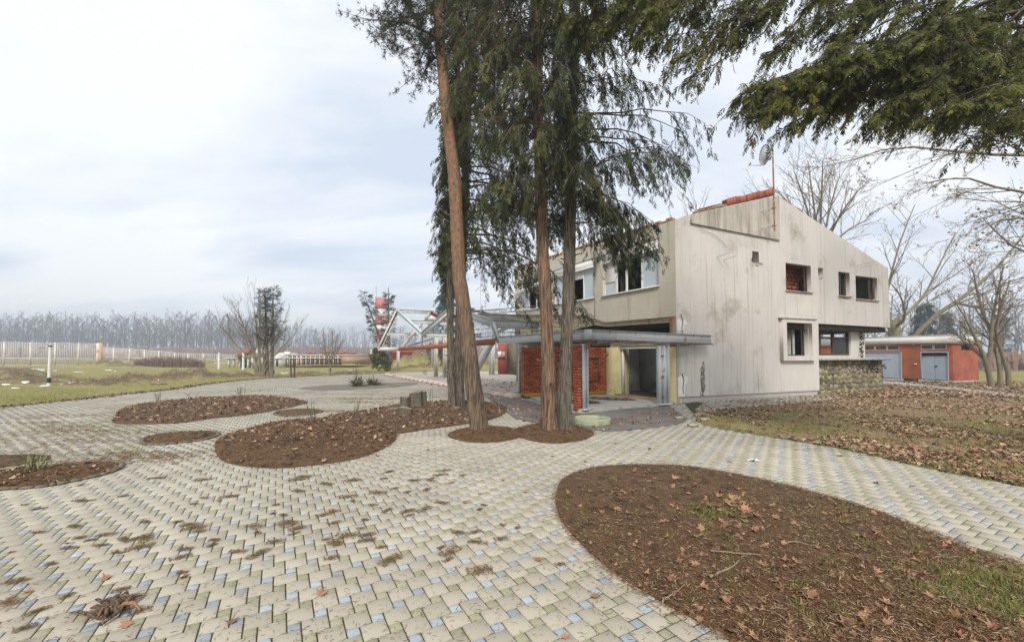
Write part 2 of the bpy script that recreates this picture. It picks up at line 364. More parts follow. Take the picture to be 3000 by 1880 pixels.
M_['galv'] = mat('galvanised', (.55,.58,.60), (.47,.50,.52), 3, .4, metallic=.3)
M_['dish'] = mat('dish_paint', (.50,.53,.56), (.42,.45,.48), 4, .45, stain=(.3,.25,.2), stain_scale=6, stain_pos=(.6,.75))
M_['bluedoor'] = mat('blue_grey_door', (.40,.46,.535), (.36,.42,.49), 1.5, .5, stain=(.33,.33,.33), stain_scale=3, stain_pos=(.62,.8))
M_['offwhite'] = mat('off_white_fascia', (.72,.715,.68), (.64,.63,.59), 1.2, .8, stain=(.42,.40,.34), stain_scale=2.2, stain_stretch=(1,1,.3), stain_pos=(.6,.8))
M_['barkthuja'] = mat('red_fibrous_bark', (.27,.175,.12), (.07,.047,.036), 9, .95, 1.0, 15, stretch=(5,5,.30), lo=.42, hi=.58, stain=(.42,.235,.12), stain_scale=5, stain_stretch=(3,3,.25), stain_pos=(.54,.66), bump_stretch=(4,4,.3), bump_dist=.05)
M_['barkthuja2'] = mat('grey_fibrous_bark', (.235,.195,.15), (.062,.052,.042), 9, .95, 1.0, 15, stretch=(5,5,.30), lo=.42, hi=.58, stain=(.12,.13,.06), stain_scale=1.6, stain_pos=(.55,.72), bump_stretch=(4,4,.3), bump_dist=.05)
M_['barkbare'] = mat('bare_bark', (.22,.185,.13), (.15,.125,.09), 4, .95, .5, 30, stretch=(2,2,.6), stain=(.25,.25,.14), stain_scale=2, stain_pos=(.55,.75))
M_['barkplane'] = mat('plane_bark', (.25,.22,.155), (.16,.14,.10), 4, .9, .4, 30)
M_['twig'] = mat('thin_twig', (.175,.14,.10), (.125,.098,.07), 3, .95)
M_['fol'] = mat('cypress_foliage', (.030,.052,.020), (.045,.068,.026), 3, .75, hue=(.125,.13,.038), vary=.5, translucent=.28)
M_['folnear'] = mat('near_cypress_foliage', (.032,.050,.012), (.048,.066,.015), 3, .75, hue=(.17,.165,.032), vary=.55, translucent=.32)
M_['foldark'] = mat('spruce_foliage', (.018,.048,.040), (.026,.058,.042), 3, .8, vary=.3, translucent=.1)
M_['folgrey'] = mat('grey_juniper_foliage', (.075,.095,.06), (.055,.065,.045), 3, .85, hue=(.12,.12,.085), vary=.3, translucent=.15)
M_['folpine'] = mat('pine_needles', (.045,.065,.035), (.06,.08,.045), 3, .8, vary=.3, translucent=.15)
M_['forest'] = mat('far_bare_wood', (.13,.115,.10), (.095,.085,.08), .3, 1, vary=.2)
M_['brush'] = mat('dry_brush', (.24,.165,.125), (.18,.125,.10), .5, 1, vary=.3)
M_['yucca'] = mat('yucca_leaf', (.105,.155,.055), (.15,.19,.075), 6, .6, vary=.3, hue=(.19,.20,.10), translucent=.1)
M_['yuccadry'] = mat('yellowed_yucca_leaf', (.42,.33,.11), (.33,.23,.09), 6, .7, vary=.3)
M_['stump'] = mat('stump_bark', (.17,.145,.11), (.10,.08,.06), 6, .95, 1, 20, stretch=(3,3,.4), stain=(.13,.14,.06), stain_scale=3, stain_pos=(.55,.72), bump_dist=.03)
M_['stumptop'] = mat('cut_wood', (.30,.235,.16), (.20,.155,.11), 8, .95, .6, 40, stretch=(1,1,1))
M_['stick'] = mat('dead_stick', (.27,.22,.15), (.17,.135,.09), 10, .95, .4, 60, stain=(.16,.19,.06), stain_scale=4, stain_pos=(.55,.7))
M_['snow'] = mat('old_snow', (.86,.88,.91), (.78,.80,.84), 2, .7)
M_['fence'] = mat('rusty_white_fence', (.66,.63,.58), (.60,.55,.49), .5, .8, stain=(.40,.20,.10), stain_scale=.8, stain_pos=(.56,.68))
M_['fencerust'] = mat('rusty_gate_post', (.62,.48,.33), (.45,.24,.12), 1.2, .8)
M_['towerred'] = mat('tower_red', (.52,.16,.17), (.46,.14,.15), .3, .8)
M_['towerwhite'] = mat('tower_white', (.72,.66,.66), (.66,.60,.60), .3, .8)
M_['redwall'] = mat('far_red_wall', (.42,.075,.06), (.36,.06,.05), .4, .9)
M_['farwhite'] = mat('far_white_wall', (.68,.66,.62), (.58,.55,.50), .5, .9, stain=(.38,.33,.28), stain_scale=.9, stain_pos=(.55,.75))
M_['fargrey'] = mat('far_roof_slab', (.42,.41,.39), (.34,.33,.31), .7, .9)
M_['fartimber'] = mat('far_timber', (.34,.22,.15), (.26,.17,.12), 1, .9)
M_['black'] = mat('black_band', (.012,.012,.012), (.02,.02,.02), 4, .5)
M_['ydisc'] = mat('yellow_plastic', (.75,.52,.05), (.65,.45,.05), 5, .6)
M_['ringconc'] = mat('mossy_concrete', (.36,.385,.265), (.28,.31,.20), 3, .95, .6, 50, stain=(.16,.19,.085), stain_scale=4, stain_pos=(.5,.68))

# ================================================================== GROUND
def ground_material():
    m = bpy.data.materials.new('meadow_and_leaf_ground'); m.use_nodes = True; nt = m.node_tree; nt.nodes.clear(); N = nt.nodes.new; L = nt.links.new
    out = N('ShaderNodeOutputMaterial'); b = N('ShaderNodeBsdfPrincipled'); L(b.outputs[0], out.inputs[0]); b.inputs['Roughness'].default_value = 1; b.inputs['Specular IOR Level'].default_value = .1
    tc = N('ShaderNodeTexCoord')
    def noise(s, d=6, st=(1, 1, 1)):
        mp = N('ShaderNodeMapping'); mp.inputs['Scale'].default_value = st; L(tc.outputs['Object'], mp.inputs[0])
        n = N('ShaderNodeTexNoise'); n.inputs['Scale'].default_value = s; n.inputs['Detail'].default_value = d; n.inputs['Roughness'].default_value = .65; L(mp.outputs[0], n.inputs['Vector']); return n.outputs[0]
    def rg(v, a, c):
        r = N('ShaderNodeMapRange'); r.inputs[1].default_value = a; r.inputs[2].default_value = c; L(v, r.inputs[0]); return r.outputs[0]
    def mx(f, a, c):
        x = N('ShaderNodeMix'); x.data_type = 'RGBA'; L(f, x.inputs[0])
        for i, k in ((6, a), (7, c)):
            if isinstance(k, tuple): x.inputs[i].default_value = (*k, 1)
            else: L(k, x.inputs[i])
        return x.outputs[2]
    grass = mx(rg(noise(.35), .35, .65), (.25,.23,.075), (.345,.30,.135))
    grass = mx(rg(noise(9, 8), .42, .70), grass, (.155,.145,.05))
    grass = mx(rg(noise(1.2, 8), .55, .72), grass, (.42,.36,.20))
    dry = mx(rg(noise(3, 8), .35, .65), (.12,.088,.05), (.23,.18,.11))
    lit = mx(rg(noise(7, 8), .4, .6), (.215,.165,.09), (.31,.245,.145))
    lit = mx(rg(noise(26, 6), .5, .66), lit, (.13,.08,.055))
    a1 = N('ShaderNodeAttribute'); a1.attribute_name = 'tint'; a2 = N('ShaderNodeAttribute'); a2.attribute_name = 'dry'
    def edge(a):
        s = N('ShaderNodeMath'); s.operation = 'ADD'; L(a, s.inputs[0]); n = noise(1.8, 8)
        k = N('ShaderNodeMath'); k.operation = 'MULTIPLY_ADD'; L(n, k.inputs[0]); k.inputs[1].default_value = 1.0; k.inputs[2].default_value = -.5; L(k.outputs[0], s.inputs[1])
        return rg(s.outputs[0], .35, .65)
    c = mx(edge(a2.outputs['Fac']), grass, dry); c = mx(edge(a1.outputs['Fac']), c, lit)
    L(c, b.inputs['Base Color'])
    bp = N('ShaderNodeBump'); bp.inputs['Strength'].default_value = 1; bp.inputs['Distance'].default_value = .06; L(noise(14, 8), bp.inputs['Height']); L(bp.outputs[0], b.inputs['Normal'])
    return m
GM = ground_material()
# inner edge of the open ground as seen round the paved court (metres)
edgeL = [GV(x, y)[:2] for x, y in [(-120,978),(0,960),(150,945),(300,928),(400,918),(500,903),(600,893),(750,885),(920,879)]]
edgeM = [np.array([-8.0, 40.0]), np.array([2.0, 26.0]), C0[:2]+dR[:2]*.3-nG[:2]*.3]
lawn_tip = [GV(x, y)[:2] for x, y in [(1636,978),(1634,988),(1645,997)]]
edgeR = [GV(x, y)[:2] for x, y in [(1700,1010),(1850,1035),(2000,1060),(2150,1095),(2300,1125),(2413,1145)]]+[np.array([12., 3.4]), np.array([30., 2.0])]
inner = [np.array([-60., 7.0])]+edgeL+edgeM+[C0[:2]+dR[:2]*1.0+nG[:2]*.35]+lawn_tip+edgeR
inner = np.array(inner)
BUMPS = []   # x, y, sx, sy, rot, h, dryness
def bump(u, v, Y, sx, sy, rot, h, dry=1.0):
    p = D(u, v, Y); BUMPS.append((p[0], p[1], sx, sy, R(rot), h, dry))
bump(302, 1072, 58, 3.2, 1.6, 8, 1.1, .75); bump(370, 1076, 56, 3.0, 1.5, 0, .5, .7)
for k, (u, v) in enumerate([(260,1128),(330,1122),(400,1117),(460,1114),(520,1112),(580,1110),(640,1106),(700,1103)]):
    Y = 2040/(v-1042+3); bump(u, v, Y, 1.5, .5, -8, .34+.12*(k % 3), 1.3)
for u, v in [(560,1108),(610,1105),(890,1096),(930,1095),(1010,1090),(1060,1087)]: bump(u, v, 2040/(v-1042+6), 1.5, .9, 0, .2, 1.0)
for u, v, h in [(60,1118,.35),(110,1125,.3),(30,1105,.5),(150,1115,.35),(70,1095,.55)]: bump(u, v, 2040/(v-1042), 1.6, .9, 10, h, 1.1)
bump(0, 1090, 44, 3.5, 2, 0, .5, 1.0); bump(1215, 1062, 62, 3.6, 2.2, 0, 1.5, .8); bump(1285, 1062, 62, 3.8, 2.2, 0, 1.4, .8); bump(1245, 1078, 52, 4, 1.2, 0, .6, 1.0); bump(1330, 1068, 62, 5, 2, 0, 1.0, .8); bump(1420, 1065, 60, 5, 2, 0, .8, .8)
def ground_h(x, y):
    x = np.asarray(x, float); y = np.asarray(y, float); r = np.hypot(x, y)
    z = (fbm(x*.5, y*.5, 3)-.47)*.10*np.clip((r-12)/10, 0.15, 1)*np.where((x > 3) & (y < 40), .2, 1)
    d = np.zeros_like(z)
    for bx, by, sx, sy, ro, h, dr in BUMPS:
        c, s_ = math.cos(ro), math.sin(ro); a = ((x-bx)*c+(y-by)*s_)/sx; e = (-(x-bx)*s_+(y-by)*c)/sy
        g = np.exp(-(a*a+e*e)); z = z+g*h*(.35+1.3*fbm(x*2.6, y*2.6, 9)); d = np.maximum(d, g*dr*1.3)
    # field swells gently up towards the fence
    z = z+np.clip((y-45)/60, 0, 1)*np.clip(-x/20, 0, 1)*.25
    return z, np.clip(d, 0, 1)
def inner_r(phi):
    ang = np.arctan2(inner[:, 0], inner[:, 1]); rr = np.hypot(inner[:, 0], inner[:, 1])
    # polar distance along straight edges between the listed points
    o = np.empty_like(phi)
    for i, f in enumerate(phi):
        k = int(np.clip(np.searchsorted(ang, f)-1, 0, len(ang)-2)); p, q = inner[k], inner[k+1]
        d = np.array([math.sin(f), math.cos(f)]); e = q-p; den = d[0]*e[1]-d[1]*e[0]
        o[i] = (p[0]*e[1]-p[1]*e[0])/den if abs(den) > 1e-9 else rr[k]
    return o
def build_ground():
    ang = np.arctan2(inner[:, 0], inner[:, 1])
    phi = np.unique(np.concatenate([np.linspace(ang[0]+1e-4, ang[-1]-1e-4, 360), ang[1:-1]]))
    rb = inner_r(phi)
    k = np.concatenate([[0], np.geomspace(.004, 1, 150)])
    Rm = rb[:, None]*(1-k[None])+900*k[None]
    # geometric growth outwards
    g = np.linspace(0, 1, 140)
    Rm = rb[:, None]*(900/rb[:, None])**g[None]
    X = np.sin(phi)[:, None]*Rm; Y = np.cos(phi)[:, None]*Rm
    z, dry = ground_h(X, Y)
    t = np.clip((Rm-rb[:, None])/1.2, 0, 1); z = z*t+.006
    # keep it flat round the houses
    e1 = np.minimum(1, np.maximum(0, (np.abs((X-16)*.4+(Y-20)*.4)-0)/30))
    lit = np.clip(1.25-(np.abs(X-13)+np.abs(Y-15)*.4)/26, 0, 1)*(X > 3)
    lit = np.where(X > 3, np.maximum(lit, np.clip(1.0-(Y-26)/8, 0, 1)*np.clip((X-6)/2, 0, 1)), 0)
    far_grass = np.clip((X-29)/3, 0, 1)*np.clip((Y-24)/2, 0, 1); lit *= 1-far_grass
    # grassier strip along the right-hand path
    gr = np.exp(-((Rm-rb[:, None]-1.8)/1.8)**2)*1.3*(X > 4); lit = lit-gr*fbm(X*.8, Y*.8, 5)
    edge = np.exp(-((Rm-rb[:, None])/.35)**2)*.75; lit = np.maximum(lit, edge)
    mb = MB(); n, c = X.shape
    i = np.arange(n-1)[:, None]; j = np.arange(c-1)[None]
    q = np.stack([i*c+j, i*c+j+1, (i+1)*c+j+1, (i+1)*c+j], -1).reshape(-1, 4)
    mb.add(np.stack([X, Y, z], -1), quads=q, tint=np.clip(lit, 0, 1).ravel())
    o = mb.build('ground', GM, smooth=True); tag(o, kind='structure')
    a = o.data.attributes.new('dry', 'FLOAT', 'POINT'); a.data.foreach_set('value', dry.ravel().astype(np.float32))
    # the same ground behind the camera and under everything
    b = MB(); an = np.linspace(0, 2*np.pi, 49)[:-1]
    pts = [(0, 0, -.06)]+[(900*math.sin(a_), 900*math.cos(a_), -.06) for a_ in an]
    b.add(pts, tris=[(0, 1+(k+1) % 48, 1+k) for k in range(48)], tint=.6)
    tag(b.build('subsoil', GM), kind='structure')
build_ground()

# ------------------------------------------------------------------ planting beds (outlines on the ground)
BEDS = {
 'big_bed': [(1310,1165),(1330,1125),(1400,1101),(1500,1094),(1620,1098),(1750,1120),(1900,1155),(2050,1198),(2200,1256),(2300,1296),(2413,1332),(2900,1500),(2900,2100),(2300,1900),(1960,1640),(1760,1530),(1720,1500),(1620,1450),(1530,1400),(1450,1350),(1390,1300),(1340,1250),(1314,1205)],
 'centre_bed': [(507,1058),(512,1036),(545,1020),(600,1006),(660,993),(740,986),(820,984),(900,996),(932,1022),(928,1040),(905,1056),(860,1075),(800,1088),(720,1098),(640,1103),(560,1096),(520,1082)],
 'back_bed': [(760,990),(800,974),(860,966),(940,953),(1050,944),(1130,945),(1185,954),(1196,966),(1170,985),(1090,1000),(1000,1012),(930,1022),(840,1020)],
 'left_bed': [(272,978),(290,961),(350,949),(450,939),(560,933),(650,934),(722,946),(700,956),(600,975),(500,986),(420,997),(330,999),(268,996)],
 'small_bed': [(337,1041),(350,1030),(400,1022),(460,1018),(505,1019),(511,1026),(480,1036),(420,1044),(360,1047)],
 'tiny_bed': [(648,975),(665,968),(710,964),(750,966),(755,971),(720,978),(670,981)],
 'yucca_bed': [(-120,1128),(0,1113),(100,1101),(200,1091),(262,1089),(284,1096),(262,1112),(190,1131),(100,1147),(0,1153),(-120,1165)],
 'edge_bed': [(-140,1090),(0,1075),(60,1071),(115,1073),(112,1084),(50,1095),(0,1103),(-140,1125)],
 'pine_circle': [(1055,1027),(1070,1015),(1110,1008),(1160,1005),(1210,1009),(1232,1018),(1225,1030),(1190,1039),(1140,1043),(1090,1039)],
 'twin_circle': [(1205,1020),(1230,1005),(1290,997),(1350,1001),(1392,1013),(1398,1025),(1370,1038),(1310,1045),(1250,1038)],
}
BLOOP = {}
def bed(name, pts, height, per=6):
    w = np.array([GV(x, y)[:2] for x, y in pts]); lp = smooth_loop(w, per); BLOOP[name] = lp
    c = lp.mean(0); n = len(lp)
    if name == 'big_bed': c = GV(2050, 1330)[:2]
    rr = np.concatenate([np.linspace(0, .9, 26)**.9, [.94, .97, 1.0]]); k = len(rr)
    X = c[0]+(lp[:, 0]-c[0])[:, None]*rr[None]; Y = c[1]+(lp[:, 1]-c[1])[:, None]*rr[None]
    edge = np.clip((1-rr)[None]*np.hypot(lp[:, 0]-c[0], lp[:, 1]-c[1])[:, None]/.18, 0, 1)
    z = .006+edge*(height*(1-rr[None]**2)+.022+(fbm(X*3, Y*3, 21)-.4)*.045+(fbm(X*14, Y*14, 31)-.4)*.02)
    mb = MB(); i = np.arange(n)[:, None]; i2 = (i+1) % n; j = np.arange(k-1)[None]
    q = np.stack([i*k+j, i*k+j+1, i2*k+j+1, i2*k+j], -1).reshape(-1, 4)
    mb.add(np.stack([X, Y, z], -1), quads=q)
    sk = np.stack([lp[:, 0], lp[:, 1], np.full(n, -.02)], 1); top = np.stack([lp[:, 0], lp[:, 1], np.full(n, .006)], 1)
    ii = np.arange(n); mb.add(np.vstack([top, sk]), quads=np.stack([ii, (ii+1) % n, n+(ii+1) % n, n+ii], 1))
    return tag(mb.build('planting_bed', M_['soil'], smooth=True), kind='structure')
for nm, pts in BEDS.items(): bed(nm, pts, {'big_bed': .06, 'centre_bed': .08}.get(nm, .04))
def bed_h(name, x, y):
    """height of the soil surface of a bed at a point"""
    lp = BLOOP[name]; c = GV(2050, 1330)[:2] if name == 'big_bed' else lp.mean(0)
    d = lp-c; an = np.arctan2(d[:, 1], d[:, 0]); o = np.argsort(an); rad = np.interp(np.arctan2(np.asarray(y)-c[1], np.asarray(x)-c[0]), an[o], np.hypot(d[:, 0], d[:, 1])[o], period=2*np.pi)
    r = np.minimum(np.hypot(np.asarray(x)-c[0], np.asarray(y)-c[1])/rad, 1); e = np.clip((1-r)*rad/.18, 0, 1)
    return .006+e*({'big_bed': .06, 'centre_bed': .08}.get(name, .04)*(1-r*r)+.022+(fbm(x*3, y*3, 21)-.4)*.045+(fbm(x*14, y*14, 31)-.4)*.02)

# ------------------------------------------------------------------ asphalt patches, slab, terrace
def flat(name, pts, z, material, th=.05, parent=None, kind='structure', smooth=4):
    lp = smooth_loop(np.array(pts), smooth) if smooth else np.array(pts)[:, :2]
    mb = MB(); slab_poly(mb, [tuple(p) for p in lp], [], np.array([0, 0, z]), np.array([1., 0, 0]), np.array([0, 1., 0]), UP, th)
    o = mb.build(name, material, parent)
    if kind: tag(o, kind=kind)
    return o, lp
ASPH = [GV(x, y) for x, y in [(1150,937),(1200,938),(1245,944),(1300,962),(1365,974),(1450,966),(1560,954),(1592,968),(1616,986),(1600,998),(1520,1009),(1440,1016),(1380,1011),(1300,1003),(1215,985),(1190,966)]]
_, asph_lp = flat('asphalt_patch', ASPH, .010, M_['asphalt'], .03)
ASPH2 = [GV(x, y) for x, y in [(705,916),(760,908),(850,904),(960,901),(985,904),(930,912),(850,917),(770,920)]]
_, asph2_lp = flat('asphalt_patch', ASPH2, .010, M_['asphalt'], .03)
SLAB = [np.array(p) for p in [(2.02,12.42),(7.0,15.0),(5.75,15.35),(4.75,17.9),(4.2,18.3),(.62,16.75),(.55,16.6)]]
SLAB = [(2.02,12.45),(5.45,14.05),(5.80,14.70),(4.8,17.5),(4.2,18.2),(.55,16.85)]
def slab_tiles():
    o, lp = flat('concrete_slab', SLAB, .075, M_['concrete'], .10, smooth=0)
    return o
slab_tiles()
kerb0 = np.array([.10, 16.35]); kdir = dL[:2]; KL = 23.0
TERR = [kerb0+np.array([.25, .1]), kerb0+kdir*KL+np.array([.25, .1]), (-6.0, 42.0), (2.5, 40), (4.2, 30), (.95, 24.6), (3.9, 18.4), (.6, 17.1)]
flat('terrace', TERR, .13, M_['terrace'], .16, smooth=0)
kerb_t = thing('terrace_kerb', 'long pink stone kerb edging the raised terrace', 'kerb', (*kerb0, 0))
n_k = 23
for i in range(n_k):
    a = kerb0+kdir*(i*KL/n_k+.01); b = kerb0+kdir*((i+1)*KL/n_k-.01); mb = MB()
    ex = np.array([-kdir[1], kdir[0], 0])
    c = (np.array([*a, 0])+np.array([*b, 0]))/2; j = random.Random(i).uniform(-.006, .006)
    mb.box(c+UP*(.08+j)-ex*.16, np.array([*(b-a), 0])/2, ex*.19, UP*.085, tint=i*.13 % 1)
    mb.box(c+UP*.05-ex*-.06, np.array([*(b-a), 0])/2*.998, ex*.06, UP*.05, tint=i*.31 % 1)
    mb.build('kerb_stone', M_['kerb'], kerb_t)
# far path before the brick shed
p0 = [G(x, y) for x, y in [(2560,1118),(2620,1120),(2760,1134),(2900,1147),(3050,1162),(3050,1172),(2900,1155),(2760,1141),(2620,1127),(2560,1124)]]
flat('shed_path', p0, .05, M_['concrete'], .08, smooth=2)

# ------------------------------------------------------------------ pavement of large beige and small coloured setts
PAVE = [(-60., .4)]+[(-60., 7.0)]+[tuple(p) for p in edgeL]+[tuple(kerb0+kdir*KL), tuple(kerb0), (.58, 16.7), (2.0, 12.5), (5.5, 14.05), tuple(C0[:2]+nG[:2]*.05), tuple(C0[:2]+dR[:2]*1.2+nG[:2]*.05)]+[tuple(p) for p in lawn_tip]+[tuple(p) for p in edgeR[:-1]]+[(13., .4)]
STRIP = [GV(x, y)[:2] for x, y in [(1612,949),(1640,980),(1690,966),(1760,958),(1850,954),(1950,944),(1990,938)]]+[C0[:2]+dR[:2]*8.6-nG[:2]*.1, C0[:2]+dR[:2]*.4-nG[:2]*.0]
def pave():
    A = .159; B = A/2; al = R(29.6); u = np.array([math.cos(al), math.sin(al)]); w = np.array([-math.sin(al), math.cos(al)])
    e1, e2 = u*B-w*A, u*A+w*B
    org = np.array([-.483, 2.683])-(u*(A+B/2)+w*B/2)          # a blue sett is centred here
    rng = np.random.default_rng(4)
    n = 330; I, J = np.meshgrid(np.arange(-n, n), np.arange(-n, n), indexing='ij'); I = I.ravel(); J = J.ravel()
    P = org+I[:, None]*e1+J[:, None]*e2
    big = P+(u+w)*A/2; small = P+u*(A+B/2)+w*(B/2)
    cen = np.vstack([big, small]); half = np.concatenate([np.full(len(big), A/2), np.full(len(small), B/2)])
    typ = np.concatenate([np.zeros(len(big), int), np.where(I % 2 == 0, 1, 2)])
    x, y = cen.T
    vis = (y > 1.2) & (np.abs(x) < 1.45*y+2.5) & (y < 42)
    cen, half, typ = cen[vis], half[vis], typ[vis]; x, y = cen.T
    k1 = in_poly(x, y, PAVE); k2 = in_poly(x, y, STRIP); 
    ins = np.zeros(len(x), bool)
    for nm, lp in BLOOP.items():
        c = lp.mean(0); ins |= in_poly(x, y, c+(lp-c)*(1-.12/np.maximum(.3, np.hypot(*(lp-c).T)))[:, None])
    for lp in (asph_lp, asph2_lp): ins |= in_poly(x, y, lp)
    keep = (k1 & ~ins) | k2
    cen, half, typ, strip = cen[keep], half[keep], typ[keep], (k2 & ~k1)[keep]; x, y = cen.T
    gap = .0043; r = np.hypot(x, y); N_ = len(x)
    base_o = tag(flat_joint(), kind='structure')
    order = np.argsort(r); 
    # setts the photograph shows largest stand alone, as far as 300 go
    vis_near = order[(y[order] > 2.35) & (np.abs(x[order]) < 1.27*y[order])][:300]
    near = np.zeros(N_, bool); near[vis_near] = True
    names = ['paver', 'paver_blue', 'paver_green']
    zj = rng.normal(0, .0012, N_)+(fbm(x*.6, y*.6, 77)-.47)*.014; zj[strip] += .03
    def sett(mb, c, h, z, ax, ay, tint, far):
        pass
    def make(sel, detailed):
        mb = MB()
        for t in range(3):
            s_ = sel & (typ == t); m = int(s_.sum())
            if not m: continue
            c = cen[s_]; h = (half[s_]-gap)[:, None]; a0 = rng.normal(0, .006, m)
            uu = np.cos(a0)[:, None]*u+np.sin(a0)[:, None]*w; ww = -np.sin(a0)[:, None]*u+np.cos(a0)[:, None]*w
            tx = rng.normal(0, .005, m); ty = rng.normal(0, .005, m)
            V = []
            bev = .004
            for lvl, (dh, dz) in enumerate([(-bev, 0), (0, -bev), (0, -.03)] if detailed == 1 else ([(-.003, 0), (0, -.03)] if detailed == 0 else [(-.003, 0)])):
                for sx, sy in ((-1, -1), (1, -1), (1, 1), (-1, 1)):
                    hx = (h+dh)*sx; hy = (h+dh)*sy
                    xy = c+uu*hx+ww*hy; zz = zj[s_]+dz+(tx*hx[:, 0]+ty*hy[:, 0])*(1 if lvl == 0 else .9)
                    V.append(np.concatenate([xy, zz[:, None]], 1))
            V = np.stack(V, 1); L_ = V.shape[1]//4
            q = [(0, 1, 2, 3)]
            for l in range(L_-1):
                for a_ in range(4): b_ = (a_+1) % 4; q.append((l*4+b_, l*4+a_, (l+1)*4+a_, (l+1)*4+b_))
            Q = (np.arange(m)[:, None, None]*V.shape[1]+np.array(q)[None]).reshape(-1, 4)
            mb.add(V.reshape(-1, 3), quads=Q, m=t, tint=np.repeat(rng.random(m), V.shape[1]))
        return mb
    mats = [M_['paver'], M_['paver_blue'], M_['paver_green']]
    tag(make(~near & (r < 9), 1).build('near_setts', mats, base_o), kind='stuff')
    tag(make(~near & (r >= 9) & (r < 17), 0).build('middle_setts', mats, base_o), kind='stuff')
    tag(make(~near & (r >= 17), 2).build('far_setts', mats, base_o), kind='stuff')
    # single setts share three meshes
    me = []
    for t, h in ((0, A/2-gap), (1, B/2-gap), (2, B/2-gap)):
        mb = MB(); V = []
        for dh, dz in ((-.004, 0), (0, -.004), (0, -.03)):
            for sx, sy in ((-1, -1), (1, -1), (1, 1), (-1, 1)): V.append((*(u*(h+dh)*sx+w*(h+dh)*sy), dz))
        q = [(0, 1, 2, 3)]+[((l*4+(a_+1) % 4), l*4+a_, (l+1)*4+a_, (l+1)*4+(a_+1) % 4) for l in range(2) for a_ in range(4)]
        mb.add(V, quads=q); me.append(mb.mesh(names[t], mats[t]))
    for i in vis_near:
        t = typ[i]; o = link(names[t], me[t], base_o, (x[i], y[i], zj[i]))
        o.rotation_euler = (float(rng.normal(0, .005)), float(rng.normal(0, .005)), float(rng.normal(0, .006)))
    return cen, typ
def flat_joint():
    # bedding below the setts: court and the strip along the gable
    mb = MB(); slab_poly(mb, [tuple(p) for p in PAVE], [], np.array([0, 0, -.009]), np.array([1., 0, 0]), np.array([0, 1., 0]), UP, .04)
    slab_poly(mb, [tuple(p) for p in STRIP], [], np.array([0, 0, .021]), np.array([1., 0, 0]), np.array([0, 1., 0]), UP, .06)
    return mb.build('pavement', M_['joint'])
pave()

